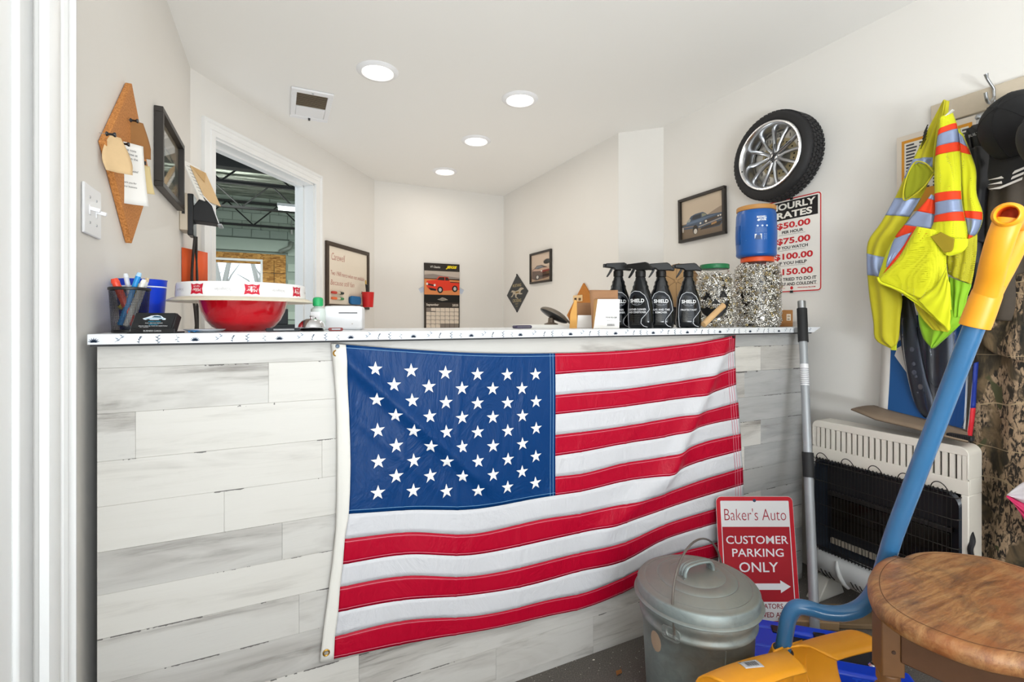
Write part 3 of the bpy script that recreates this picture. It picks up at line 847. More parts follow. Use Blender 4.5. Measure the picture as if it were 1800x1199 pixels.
LPX = [607, 609, 611, 613, 614.5, 615, 614, 612, 605, 602, 597, 594, 588, 586]
RPX = [1290, 1290, 1292, 1293, 1296, 1297, 1299, 1300, 1303, 1304, 1305, 1307, 1308, 1309]
BI = list(range(14))
FY = 1.428
_fc = {}
def fcol(a):
    if a not in _fc: _fc[a] = [pchip(FA, [row[b] for row in FT], a) for b in BI]
    return _fc[a]
def flag_disp(x, z):
    d = 0.003
    d += 0.0045 * (0.5 + 0.5 * sin(9 * x + 7 * z + 1.0)) + 0.003 * (0.5 + 0.5 * sin(17 * x - 13 * z))
    def ridge(p, q, w, amp):
        p = Vector(p); q = Vector(q); dd = (q - p); L = dd.length; dd.normalize()
        v = Vector((x, z)) - p; al = v.dot(dd) / L; cr = v.x * dd.y - v.y * dd.x
        fall = 1.0 if 0 <= al <= 1 else math.exp(-((al if al < 0 else al - 1) * L / 0.09) ** 2)
        return amp * math.exp(-(cr / w) ** 2) * fall
    d += ridge((0.16, 1.10), (0.55, 0.72), 0.022, 0.016)       # diagonal pull from the hoist corner
    d += ridge((0.14, 0.98), (0.42, 0.70), 0.014, 0.004)
    d += ridge((1.63, 1.05), (1.36, 0.62), 0.035, 0.019)        # diagonal fold at the fly end
    d += ridge((1.36, 0.62), (1.10, 0.47), 0.04, 0.014)
    d += ridge((1.45, 1.0), (1.15, 0.75), 0.02, 0.003)
    for cx, am in ((0.50, .0022), (0.72, .0018), (0.95, .0026), (1.15, .0026), (1.335, .0024), (1.54, .002), (0.18, .0016), (0.33, .0014)):
        d += am * max(0.0, 1 - abs(x - cx - 0.02 * (z - 0.8)) / 0.009)
    return d
def flag_pt(a, b, lift=0.0):
    c = fcol(a); i = min(int(b), 12); f = b - i
    py = lerp(c[i], c[i + 1], f)
    px = a
    lx = lerp(LPX[i], LPX[i + 1], f); rx = lerp(RPX[i], RPX[i + 1], f)
    px += (lx - 607) * max(0.0, 1 - (a - 607) / 140.0) if a < 747 else 0
    px += (rx - 1292) * max(0.0, 1 - (1292 - a) / 120.0)
    p = at_y(px, py, FY)
    p.y -= flag_disp(p.x, p.z) + lift
    return p
fl = thing('american_flag', 'large American flag pinned across the counter front', 'flag', (at_y(950, 880, FY).x, FY, 0.62))
M_FR = m_flagcloth('red_flag_nylon', '#B00329'); M_FW = m_flagcloth('white_flag_nylon', '#D0D0D4'); M_FB = m_flagcloth('blue_flag_nylon', '#03376E')
M_STITCH_R = mat('pink_stitching', '#D87A8C', 0.7); M_STITCH_W = mat('grey_stitching', '#B9B4BC', 0.7); M_STITCH_B = mat('pale_blue_stitching', '#6F9CC4', 0.7)
def arange(a0, a1, step=5.0):
    n = max(2, int(round((a1 - a0) / step))); return [a0 + (a1 - a0) * i / n for i in range(n + 1)]
AC = 974.0
for k in range(13):
    a0 = AC if k < 7 else 607.0
    As = arange(a0, 1292, 4.0)
    mb = MB(); mb.grid([[flag_pt(a, k + f) for a in As] for f in (0, .2, .4, .6, .8, 1.0)][::-1])
    st = local(mb, fl).build('stripe', M_FR if k % 2 == 0 else M_FW, fl, smooth=80, solid=0.0008, off=0)
    mb = MB()
    for off in ((0.12, 0.9) if k % 2 == 0 else (0.88,)):
        mb.grid([[flag_pt(a, k + off + w, 0.0009) for a in As] for w in (-0.012, 0.012)][::-1])
    mb = local(mb, fl)
    mb.build('seam', M_STITCH_R if k % 2 == 0 else M_STITCH_W, st, smooth=80)
As = arange(607, AC, 4.0)
mb = MB(); mb.grid([[flag_pt(a, 7 * i / 40, 0.0004) for a in As] for i in range(41)][::-1])
can = local(mb, fl).build('canton', M_FB, fl, smooth=80, solid=0.0008, off=0)
mb = MB()
mb.grid([[flag_pt(a, 0.12 + w, 0.0016) for a in As] for w in (-0.01, 0.01)][::-1]); mb.grid([[flag_pt(a, 6.85 + w, 0.0016) for a in As] for w in (-0.01, 0.01)][::-1])
mb.grid([[flag_pt(AC - 4 + w, 7 * i / 40, 0.0016) for w in (-0.4, 0.4)] for i in range(41)][::-1]); mb.grid([[flag_pt(AC - 9 + w, 7 * i / 40, 0.0016) for w in (-0.3, 0.3)] for i in range(41)][::-1])
local(mb, fl).build('seam', M_STITCH_B, can, smooth=80)
# fly hem seams
mb = MB()
for a in (1279, 1283, 1287): mb.grid([[flag_pt(a + w, 13 * i / 52, 0.0015) for w in (-0.35, 0.35)] for i in range(53)][::-1])
local(mb, fl).build('hem_seam', M_STITCH_R, fl, smooth=80)
# fifty embroidered stars
sm = MB()
ro, ri = 0.0225, 0.0088
vs = [(0, -0.0028, 0)]
for i in range(10):
    a = pi / 2 + i * pi / 5; r = ro if i % 2 == 0 else ri
    vs.append((r * cos(a), -0.0006, r * sin(a)))
sm.add(vs, [(0, 1 + i, 1 + (i + 1) % 10) for i in range(10)])
M_STAR = mat('white_embroidery', '#F1F0EF', 0.55)
s0 = None
inv = fl.matrix_basis.inverted()
xl = flag_pt(607, 3).x; xr = flag_pt(AC, 3).x
def a_of(fx, b):
    # column whose surface point lies at the fraction fx of the canton's real width
    p0 = flag_pt(607, b).x; p1 = flag_pt(AC, b).x; tx = lerp(p0, p1, fx); lo, hi = 607.0, AC
    for _ in range(24):
        m = (lo + hi) / 2
        if flag_pt(m, b).x < tx: lo = m
        else: hi = m
    return (lo + hi) / 2
for r in range(9):
    b = 0.95 + r * 0.655
    n = 6 if r % 2 == 0 else 5
    for c in range(n):
        fx = (0.115 + 0.154 * c) if n == 6 else (0.192 + 0.154 * c)
        aa = a_of(fx, b)
        p = flag_pt(aa, b, 0.0030)
        tu = (flag_pt(aa + 9, b) - flag_pt(aa - 9, b)).normalized(); tv = (flag_pt(aa, b - .35) - flag_pt(aa, b + .35)).normalized()
        nn = tu.cross(tv).normalized(); tx = tv.cross(nn) if False else (Vector((1, 0, 0)) - nn * nn.x).normalized(); tz = tx.cross(nn).normalized()
        if tz.z < 0: tz = -tz
        if s0 is None: s0 = sm.build('star', M_STAR, fl, smooth=None); o = s0
        else:
            o = s0.copy(); COL.objects.link(o)
        yy = tz.cross(tx)
        o.matrix_local = Matrix.Translation(inv @ p) @ Matrix((tx, yy, tz)).transposed().to_4x4() @ Matrix.Rotation(radians(rs.uniform(-3, 3)), 4, 'Y')
# canvas heading with grommets
HL = [(582, 604), (584, 625), (587, 655), (590, 690), (592, 740), (592.5, 800), (592, 870), (590, 930), (584, 990), (576, 1050), (568, 1110), (562, 1163)]
rows = []
for i in range(41):
    f = i / 40; b = 13 * f
    py = lerp(604, 1163, f)
    lx = interp([p[1] for p in HL], [p[0] for p in HL], py)
    pr_ = flag_pt(607, b, 0.0006); pl_ = at_y(lx, py, FY)
    rows.append([Vector((lerp(pl_.x, pr_.x, u), FY - 0.004 - 0.003 * sin(pi * u) - 0.002 * sin(11 * f + 3 * u) * u - flag_disp(pr_.x, pr_.z) * u * .9, lerp(pl_.z, pr_.z, u))) for u in (0, .2, .4, .6, .8, 1.0)])
mb = MB(); mb.grid(rows[::-1])
hd = local(mb, fl).build('heading', mat('canvas_heading', '#E4E1DA', 0.8, bump=0.2, bscale=300), fl, smooth=80, solid=0.0015, off=0)
def ring_at(p, r0, r1, m, par, name):
    mb = MB(); Mx = Matrix.Translation(p) @ Matrix.Rotation(radians(90), 4, 'X')
    mb.lathe([(r0, 0.0), (r0, 0.0022), ((r0 + r1) / 2, 0.0032), (r1, 0.002), (r1, 0.0)], 24, M=Mx); local(mb, fl).build(name, m, par)
M_BRASS = mat('brass', '#B58A3C', 0.3, 0.9)
for px, py in ((590.5, 620.5), (573, 1144)):
    p = at_y(px, py, FY); p.y -= 0.0085
    ring_at(p, 0.0055, 0.0095, M_BRASS, hd, 'grommet')
    mb = MB(); Mx = Matrix.Translation(p) @ Matrix.Rotation(radians(90), 4, 'X'); mb.lathe([(0.0, 0.0004), (0.0056, 0.0004), (0.0056, -0.001)], 16, M=Mx); local(mb, fl).build('grommet_hole', mat('grey_hole', '#9C988F', 0.9), hd)
def pushpin(px, py, y, m, label, M=None):
    p = at_y(px, py, y)
    t = thing('push_pin', label, 'pin', p)
    Mx = Matrix.Rotation(radians(90), 4, 'X')
    mb = MB(); mb.lathe([(0.0045, 0.0), (0.0055, 0.003), (0.0055, 0.006), (0.004, 0.0085), (0.0, 0.009)], 16, M=Mx); mb.build('head', m, t)
    mb = MB(); mb.cyl((0, 0.0, 0), (0, 0.012, 0), 0.0006, n=6); mb.build('needle', M_STEEL, t)
pushpin(593, 608.5, FY - 0.012, mat('blue_grey_pin', '#33506B', 0.3), 'blue grey push pin at the top left corner of the flag')
pushpin(1288.5, 592.5, FY - 0.012, M_BLACK, 'black push pin at the top right corner of the flag')
# ================================================================ LEFT WALL
s, z = 1.49, 1.462
sw = wthing('light_switch', 'white double light switch plate on the wall beside the door casing', 'light switch', LEFT, s, z)
mb = MB(); mb.prism(rrect(0.118, 0.118, 0.004), -0.006, 0.0); mb.build('plate', M_WHITEP, sw, bevel=0.0025)
for dx in (-0.023, 0.023):
    mb = MB(); mb.box2((dx - 0.005, -0.0075, -0.012), (dx + 0.005, -0.005, 0.012)); mb.box((dx, -0.014, 0.005), (0.008, 0.022, 0.009), Matrix.Rotation(radians(14), 4, 'X'))
    mb.build('toggle', M_WHITEP, sw, bevel=0.0012)
    for dz in (-0.03, 0.03):
        mb = MB(); mb.lathe([(0.0032, 0), (0.003, 0.0012), (0.0, 0.0016)], 10, M=Matrix.Translation((dx, -0.006, dz)) @ Matrix.Rotation(pi / 2, 4, 'X')); mb.build('screw', M_STEEL, sw)

def diamond(w, h): return [(0, -h / 2), (w / 2, 0.02 * h), (0, h / 2), (-w / 2, 0.02 * h)]
CS, CZ = 1.785, 1.666
cb = wthing('cork_board', 'diamond shaped cork board with pinned notes on the left wall', 'cork board', LEFT, CS, CZ)
mb = MB(); mb.prism([(0, -0.238), (0.240, 0.004), (0, 0.238), (-0.240, -0.016)], -0.016, 0.0); mb.build('cork_panel', M_CORK, cb, bevel=0.002)
M_KRAFT = mat('tan_kraft_paper', '#D9B98C', 0.85, var=0.08, vscale=60)
M_BROWNP = mat('brown_kraft_paper', '#9A6A3A', 0.85, var=0.1, vscale=50)
def note(name, label, px, py, w, h, m, curl, text=None, roll=0.0, shape=None, yaw=-42):
    s, z = LEFT.loc(px, py, 0.02)
    t = wthing(name, label, 'note', LEFT, s, z, 0.030, roll=roll)
    t.matrix_world = t.matrix_basis @ Matrix.Rotation(radians(yaw), 4, 'Z')
    rows = []
    N = 10
    for i in range(N + 1):
        v = i / N; row = []
        for j in range(9):
            u = j / 8 - 0.5
            wu = w * (shape(v) if shape else 1.0)
            row.append((u * wu, -0.001 - curl * v * v * (0.4 + 0.6 * abs(u) * 2) - 0.004 * sin(3 * u) * v, -v * h))
        rows.append(row)
    mb = MB(); mb.grid(rows[::-1]); sh = mb.build('sheet', m, t, smooth=80, solid=0.0006)
    if text:
        p = PR(0)
        yy = -0.02
        for line in text:
            if line:
                v = -yy / h
                pp = PR(-0.0016 - curl * v * v * 0.75); pp.text(line, -w * .42, yy, 0.0065, '#3A3A40', 1, None, 'L'); p.v += [Vector(q) for q in pp.v]; n0 = len(p.v) - len(pp.v)
                for f, c in zip(pp.f, pp.c): p.f.append([q + n0 for q in f]); p.c.append(c); p.m.append(0)
            yy -= 0.0115
        p.done('handwriting', t)
    return t
note('pinned_note', 'tan round cornered paper tag pinned at left of the cork board', 194, 239, 0.050, 0.092, M_KRAFT, 0.012, None, radians(-4), lambda v: .25 + 1.15 * sin(min(1, .12 + v * .95) * pi * .62) - .5 * max(0, v - .75))
note('pinned_note', 'white typed note pinned in the middle of the cork board', 222, 251, 0.070, 0.172, M_PAPER, 0.012, ['Please note', 'We close at', 'noon on the', 'last Friday', '', 'of the month', '', '', 'thank you for', 'your business'], radians(-6))
note('pinned_note', 'brown kraft paper bag pinned at upper right of the cork board', 234, 213, 0.058, 0.105, M_BROWNP, 0.012, None, radians(-6), lambda v: .45 + .65 * sin(min(1, .1 + v) * pi * .6) - .6 * max(0, v - .7))
note('pinned_note', 'small yellow slip pinned over the white typed note', 241, 289, 0.055, 0.085, mat('yellow_slip', '#E3CF9A', 0.85), 0.012, None, radians(-8), None, -40)
def wallpin(px, py, label):
    s, z = LEFT.loc(px, py, 0.03)
    t = wthing('push_pin', label, 'pin', LEFT, s, z, 0.020)
    Mx = Matrix.Rotation(pi / 2, 4, 'X')
    mb = MB(); mb.lathe([(0.002, 0.0), (0.006, 0.002), (0.0055, 0.004), (0.0028, 0.007), (0.0028, 0.014), (0.006, 0.018), (0.0055, 0.021), (0.0, 0.0215)], 14, M=Mx); mb.build('head', M_BLACK, t)
    mb = MB(); mb.cyl((0, 0.012, 0), (0, 0.0, 0), 0.0006, n=6); mb.build('needle', M_STEEL, t)
for px, py, lab in ((194, 236, 'black push pin holding the tan tag on the cork board'), (219, 253, 'black push pin holding the white typed note'), (235, 212, 'black push pin holding the brown paper bag, topmost'),
                    (243, 293, 'black push pin holding the yellow slip, lower of two'), (249, 286, 'black push pin just above the yellow slip, right of the other')):
    wallpin(px, py, lab)

def picture(name, label, wall, s0, s1, z0, z1, paint, depth=0.018, fw=0.014, roll=0.0):
    w, h = s1 - s0, z1 - z0
    t = wthing(name, label, 'picture', wall, (s0 + s1) / 2, (z0 + z1) / 2, 0.001, roll=roll)
    mb = MB()
    mb.box2((-w / 2, -depth, h / 2 - fw), (w / 2, 0, h / 2)); mb.box2((-w / 2, -depth, -h / 2), (w / 2, 0, -h / 2 + fw))
    mb.box2((-w / 2, -depth, -h / 2 + fw), (-w / 2 + fw, 0, h / 2 - fw)); mb.box2((w / 2 - fw, -depth, -h / 2 + fw), (w / 2, 0, h / 2 - fw))
    mb.build('frame', M_FRAME, t, bevel=0.0015)
    iw, ih = w - 2 * fw, h - 2 * fw
    p = PR(-0.006); paint(p, iw, ih); p.done('photo', t)
    mb = MB(); mb.box2((-iw / 2, -0.0112, -ih / 2), (iw / 2, -0.0098, ih / 2)); mb.build('glass', M_GLASS, t, smooth=None)
    return t
def sx(pts, w, h): return [((x - .5) * w, (z - .5) * h) for x, z in pts]

def paint_left(p, w, h):
    p.rect(-w / 2, -h / 2, w / 2, h / 2, '#7E7868')
    P = lambda pts, c, l=2: p.poly(sx(pts, w, h), c, l)
    P([(0, .72), (1, .60), (1, 1), (0, 1)], '#A59A86'); P([(0, .45), (1, .38), (1, .60), (0, .72)], '#6C7266'); P([(0, 0), (1, 0), (1, .38), (0, .45)], '#8B8270')
    P([(.08, .30), (.5, .22), (.95, .34), (.95, .52), (.7, .58), (.5, .68), (.28, .66), (.15, .52), (.06, .46)], '#525A4E', 3)
    P([(.30, .63), (.5, .65), (.66, .57), (.34, .54)], '#B9B5A2', 4); P([(.55, .0), (.78, .0), (.95, .25), (.80, .32)], '#B49C78', 4)
    p.ell((.28 - .5) * w, (.26 - .5) * h, .07 * w, .06 * h, '#2A2A26', 5); p.ell((.75 - .5) * w, (.30 - .5) * h, .07 * w, .06 * h, '#2A2A26', 5)
    P([(.62, .84), (.92, .78), (.8, .62), (.62, .68)], '#BFAE96', 3)
picture('framed_picture', 'black framed picture of a grey green car on the left wall', LEFT, 2.150, 2.600, 1.690, 1.984, paint_left, 0.028, 0.020)

# wall terminal near the corner
dv = wthing('card_terminal', 'black wedge shaped terminal on a cream box at the left corner', 'terminal', LEFT, 2.72, 1.70)
M_CREAM = mat('cream_plastic', '#CDBFAA', 0.5)
mb = MB(); mb.box2((-0.07, -0.030, -0.085), (0.05, 0.0, 0.085)); bx_ = mb.build('wall_box', M_CREAM, dv, bevel=0.003)
p = PR(0, M=Matrix.Translation((-0.0705, -0.015, 0)) @ Matrix.Rotation(radians(-90), 4, 'Z')); p.rect(-.006, -.012, .006, .006, '#222222'); p.rect(-.004, .012, .004, .02, '#444444'); p.done('switch_mark', dv)
mb = MB(); mb.box2((-0.055, -0.052, -0.105), (0.045, -0.028, 0.088)); mb.build('cradle', M_BLACK, dv, bevel=0.004)
mb = MB(); mb.add([(-.05, -.050, .03), (.05, -.050, .03), (.05, -.150, -.042), (-.05, -.150, -.042), (-.05, -.045, -.035), (.05, -.045, -.035), (-.05, -.085, .085), (.05, -.085, .085), (-.05, -.125, .04), (.05, -.125, .04)],
    [(0, 1, 7, 6), (6, 7, 9, 8), (8, 9, 2, 3), (3, 2, 5, 4), (4, 5, 1, 0), (0, 6, 8, 3, 4), (1, 5, 2, 9, 7)])
mb.build('terminal_body', M_BLACKM, dv, bevel=0.004)
mb = MB(); mb.tube([(-.052, -.088, .085), (-.052, -.127, .04), (-.052, -.153, -.040)], 0.0022, 6); mb.build('edge_strip', M_WHITEP, dv)
mb = MB(); mb.box((0.0, -.155, -.045), (0.085, .02, .012), Matrix.Rotation(0.0, 4, 'X')); mb.build('front_lip', M_STEEL, dv, bevel=0.004)
pp = thing('paper_wad', 'white sheets tucked upright behind the black wall terminal', 'paper', dv.location, 0)
pp.matrix_world = dv.matrix_basis.copy()
mb = MB(); mb.box((0, 0, 0), (0.13, 0.004, 0.20), Matrix.Translation((-0.01, -0.070, 0.150)) @ Matrix.Rotation(radians(-24), 4, 'Z') @ Matrix.Rotation(radians(-24), 4, 'X')); mb.build('sheets', M_PAPER, pp, smooth=None)
p = PR(0, M=Matrix.Translation((-0.011, -0.0725, 0.149)) @ Matrix.Rotation(radians(-24), 4, 'Z') @ Matrix.Rotation(radians(-24), 4, 'X'))
for k in range(9): p.line([(-.05, .075 - k * .018), (-.05 + rs.uniform(.05, .09), .075 - k * .018)], .003, '#8C8C90')
p.done('writing', pp)
en = thing('envelope', 'tan envelope tucked in front of the white sheets above the terminal', 'envelope', dv.location, 0)
en.matrix_world = dv.matrix_basis.copy()
mb = MB(); mb.box((0, 0, 0), (0.12, 0.003, 0.18), Matrix.Translation((0.02, -0.092, 0.145)) @ Matrix.Rotation(radians(-24), 4, 'Z') @ Matrix.Rotation(radians(-24), 4, 'X')); mb.build('cover', M_KRAFT, en, smooth=None)
mb = MB(); mb.add([(-.06, 0, .09), (.06, 0, .09), (0, -.002, .02)], [(0, 2, 1)], M=Matrix.Translation((0.019, -0.094, 0.144)) @ Matrix.Rotation(radians(-24), 4, 'Z') @ Matrix.Rotation(radians(-24), 4, 'X')); mb.build('flap', mat('tan_flap', '#C9A470', 0.85), en, smooth=None)
cbx = thing('power_cables', 'bundle of dark cables hanging down in the left corner', 'cable', (XL + 0.05, 2.73, 0.6))
for k, (dx, dy) in enumerate(((0, 0), (.006, .012), (-.004, .02))):
    q = [(dx, dy, 1.0), (dx + .012 * (k - 1), dy, .8), (dx + .004, dy + .01 * k, .6), (dx - .012 * (k - 1), dy, .35), (dx + .01 * (k - 1), dy + .01, .1), (dx, dy, -.58)]
    mb = MB(); mb.tube(smooth_path(q, 6), 0.0042 if k else 0.006, 7); mb.build('cable', mat('dark_cable', '#2C2622', 0.5), cbx)
oc = thing('orange_card', 'plain orange card fixed in the left corner behind the cables', 'card', (XL + 0.003, 2.70, 1.38), radians(62))
mb = MB(); mb.grid([[(u * .02 * 9, -0.003 * sin(pi * u) , z) for u in (0, .25, .5, .75, 1)] for z in (0, .08, .16)]); mb.build('card', mat('orange_card_stock', '#F0622A', 0.7), oc, smooth=80, solid=0.001)
mb = MB(); mb.box2((.07, -.006, .15), (.11, -.003, .165)); mb.build('tape', M_FILM, oc, smooth=None)

# ================================================================ DOOR WALL: whiteboard
a0, b0 = 1.222, 1.905; z0, z1 = 1.295, 1.810
wb = wthing('whiteboard', 'small dark framed dry erase board with red handwriting', 'whiteboard', DOORW, (a0 + b0) / 2, (z0 + z1) / 2)
w, h = b0 - a0, z1 - z0; fwid = 0.032
mb = MB()
mb.box2((-w / 2, -.02, h / 2 - fwid), (w / 2, 0, h / 2)); mb.box2((-w / 2, -.02, -h / 2), (w / 2, 0, -h / 2 + fwid)); mb.box2((-w / 2, -.02, -h / 2 + fwid), (-w / 2 + fwid, 0, h / 2 - fwid)); mb.box2((w / 2 - fwid, -.02, -h / 2 + fwid), (w / 2, 0, h / 2 - fwid))
mb.build('frame', mat('dark_brown_frame', '#3B2D22', 0.5), wb, bevel=0.003)
mb = MB(); mb.box2((-w / 2 + fwid, -.008, -h / 2 + fwid), (w / 2 - fwid, 0, h / 2 - fwid)); mb.build('writing_surface', mat('warm_white_enamel', '#E9DDCB', 0.25), wb, smooth=None)
p = PR(-.0085); INK = '#B5655A'
p.text('Carewell', -.265, .148, .055, INK, 1, .20, 'L', -.012, .15); p.text('Two 1968 mercs when not available', -.275, .020, .035, INK, 1, .54, 'L', -.01, .2, rot=-.02); p.text('Because still fun', -.275, -.055, .040, INK, 1, .36, 'L', -.012, .2)
p.done('handwriting', wb)
def onboard(name, label, cat, x, z, group=None, off=0.0095):
    return wthing(name, label, cat, DOORW, (a0 + b0) / 2 + x, (z0 + z1) / 2 + z, off, group)
for x, zz, c1, c2, lab in ((-.195, -.135, '#C63A2E', '#22302B', 'red and black dry erase marker, upper of two on the whiteboard'), (-.195, -.180, '#E8703A', '#3E8F55', 'orange and green dry erase marker, lower of two on the whiteboard')):
    t = onboard('marker', lab, 'marker', x, zz, 'dry erase markers', .010)
    mb = MB(); mb.cyl((-.02, -.010, 0), (.035, -.010, 0), .0095, n=14); mb.build('barrel', mat('pale_marker_barrel', '#D8C9B2', .4), t)
    mb = MB(); mb.lathe([(.0, -.085), (.007, -.083), (.0105, -.07), (.0115, -.03), (.011, -.02)], 14, M=Matrix.Translation((0, -.0105, 0)) @ Matrix.Rotation(pi / 2, 4, 'Y')); mb.build('cap', mat('marker_' + c1, c1, .4), t)
    mb = MB(); mb.lathe([(.011, .035), (.0115, .05), (.0105, .082), (.006, .092), (0, .093)], 14, M=Matrix.Translation((0, -.0105, 0)) @ Matrix.Rotation(pi / 2, 4, 'Y')); mb.build('end_cap', mat('marker_' + c2, c2, .4), t)
er = onboard('board_eraser', 'blue felt eraser stuck low on the whiteboard', 'eraser', .070, -.185)
mb = MB(); mb.prism(rrect(.165, .070, .022), -.03, -.012); mb.build('felt', mat('blue_felt', '#2C6FA8', .95, var=.15, vscale=90, bump=.5, bscale=250), er, bevel=.004)
mb = MB(); mb.prism(rrect(.155, .062, .02), -.012, 0.0); mb.build('backing', mat('dark_blue_plastic', '#1F4F7E', .5), er, bevel=.002)
PHS, PHZ = DOORW.loc(645, 540, .07)
cp = wthing('pen_holder', 'red cup of pens hung on the whiteboard corner', 'pen holder', DOORW, PHS, PHZ, .024)
mb = MB(); mb.lathe([(.042, 0), (.044, .002), (.052, .130), (.050, .130), (.040, .006), (0, .006)], 28, M=Matrix.Translation((0, -.055, 0))); mb.build('cup', mat('red_cup', '#CF1C1C', .4), cp)
mb = MB(); mb.tube([(-.03, -.012, .115), (0, .002, .135), (.03, -.012, .115)], .003, 6); mb.build('hook', M_BLACK, cp)
for k, (dx, dz, c) in enumerate(((-.05, .055, '#2A2420'), (-.02, .02, '#1C1C1E'))):
    t = wthing('pen', ['dark pen with a pale cap leaning left in the red cup', 'short black pen upright in the red cup'][k], 'pen', DOORW, PHS, PHZ + .008, .024)
    mb = MB(); mb.cyl((-.01 * k, -.055, .01), (dx, -.062, .135 + dz), .006, n=10); mb.build('barrel', mat('pen_' + c, c, .4), t)
    mb = MB(); e = Vector((dx, -.062, .135 + dz)); mb.cyl(e, e + Vector((-.012, -.005, .03)), .0075, .006, n=10); mb.build('cap', mat('pale_cap', '#C9A55A', .4) if k == 0 else M_BLACK, t)

# ================================================================ BACK WALL: calendar
cx0, cx1, cz1, cz0 = 1.268, 1.628, 1.757, 1.05
W_ = cx1 - cx0
cal = wthing('wall_calendar', 'car calendar open at September with a red pickup, on the back wall', 'calendar', BACK, (cx0 + cx1) / 2, cz0)
H_ = cz1 - cz0; fold = .335
mb = MB(); mb.grid([[(-W_ / 2 + W_ * u, -.003 - .012 * sin(pi * v), fold + (H_ - fold) * v) for u in (0, .5, 1)] for v in (0, .2, .4, .6, .8, 1)]); mb.build('picture_page', mat('dark_page', '#2B2620', .5), cal, smooth=80, solid=.001, off=1)
mb = MB(); mb.grid([[(-W_ / 2 + W_ * u, -.003 - .012 * sin(pi * v), fold * v) for u in (0, .5, 1)] for v in (0, .2, .4, .6, .8, 1)]); mb.build('date_page', mat('dark_page', '#2B2620', .5), cal, smooth=80, solid=.001, off=1)
p = PR(-.0166); w = W_; hw = w / 2
zt = H_
p.rect(-hw, zt - .075, hw, zt, '#2C2620'); p.text('VT Classics', -hw + .11, zt - .036, .02, '#E9E4DA', 2, .10, bold=.01, shear=.15); p.text('JEGS', hw - .085, zt - .036, .034, '#F4D916', 2, .115, bold=.05, shear=.3)
p.rect(-hw, fold + .065, hw, zt - .075, '#B9AB9E'); p.poly([(-hw, zt - .115), (-hw * .5, zt - .105), (0, zt - .118), (hw * .5, zt - .125), (hw, zt - .135), (hw, zt - .16), (-hw, zt - .155)], '#8C8078', 2)
p.rect(-hw, fold + .065, hw, zt - .150, '#D8864F', 2)
def car2(p, sc_, ox, oz, body, dark):
    P = lambda pts, c, l: p.poly([(ox + a * sc_, oz + b * sc_) for a, b in pts], c, l)
    P([(-.49, .10), (-.47, -.02), (-.40, -.10), (-.05, -.13), (.5, -.09), (.5, .13), (.22, .14), (.20, .16), (.16, .27), (-.12, .28), (-.20, .18), (-.46, .15)], body, 3)
    P([(-.10, .26), (-.17, .18), (.05, .17), (.05, .265)], dark, 4); P([(.07, .265), (.07, .17), (.19, .17), (.15, .26)], dark, 4)
    P([(-.48, .08), (-.22, .03), (-.22, -.01), (-.46, .03)], '#3A2A26', 4); p.ell(ox - .46 * sc_, oz + .06 * sc_, .03 * sc_, .035 * sc_, '#E8E4DC', 5, 12); p.ell(ox - .24 * sc_, oz + .03 * sc_, .03 * sc_, .035 * sc_, '#E8E4DC', 5, 12)
    P([(-.42, -.04), (-.20, -.08), (-.20, -.13), (-.36, -.12)], '#241C1A', 4)
    for wx, wz in ((-.08, -.10), (.36, -.06)):
        p.ell(ox + wx * sc_, oz + wz * sc_, .085 * sc_, .095 * sc_, '#1E1A19', 5); p.ell(ox + wx * sc_, oz + wz * sc_, .045 * sc_, .055 * sc_, '#B9B4AE', 6)
    P([(.22, .14), (.5, .13), (.5, .11), (.22, .115)], dark, 4)
car2(p, .345, .006, fold + .148, '#DC3A20', '#35241F')
p.rect(-hw, fold - .01, hw, fold + .065, '#14120F', 2); p.poly([(-.05, fold + .018), (-.02, fold + .03), (0, fold + .04), (.03, fold + .032), (.06, fold + .016), (.0, fold + .006)], '#A39B8E', 3)
p.text('CLASSIC', 0, fold + .023, .010, '#26211C', 4, .06, bold=.02)
p.rect(-hw, 0, hw, fold - .01, '#3A322B'); p.text('September', -hw + .083, fold - .036, .028, '#E5DACB', 2, .125, bold=.02); p.text('2025', hw - .045, fold - .036, .022, '#E5DACB', 2, .062, bold=.02)
gx0, gx1, gz1 = -hw + .018, hw - .008, fold - .062
cwid = (gx1 - gx0) / 7; rh = .0395
day = 0
for r in range(6):
    for c in range(7):
        x = gx0 + c * cwid; zz = gz1 - r * rh
        on = (r * 7 + c) >= 1 and (r * 7 + c) < 31
        p.rect(x + .0015, zz - rh + .0015, x + cwid - .0015, zz - .0015, '#DCCDBC' if on else '#857A70', 2)
        if on: p.text(str(r * 7 + c), x + cwid - .010, zz - .009, .008, '#5B5047', 3)
p.rect(gx0 + cwid, gz1 - rh + .0015, gx0 + 2 * cwid, gz1 - rh + .006, '#4A4039', 3)
p.rect(-hw + .02, .0, -hw + .08, .016, '#B8261C', 3); p.rect(-hw + .10, .0, hw - .02, .014, '#8A6E62', 3)
p.done('printed_sheets', cal)
for sx_, lab in ((-1, 'clear tape strip left of the calendar'), (1, 'clear tape strip right of the calendar')):
    t = wthing('tape_strip', lab, 'tape', BACK, (cx0 + cx1) / 2 + sx_ * (hw + .02), fold + cz0 + .11, .001, roll=sx_ * .5)
    mb = MB(); mb.prism(rrect(.05, .05, .004), -.002, 0.0); mb.build('tape', M_FILM, t, smooth=None)
    mb = MB(); mb.box2((-.025, -.0025, .022), (.025, -.002, .025)); mb.build('edge', mat('tape_edge', '#C9BBA8', .5), t, smooth=None)

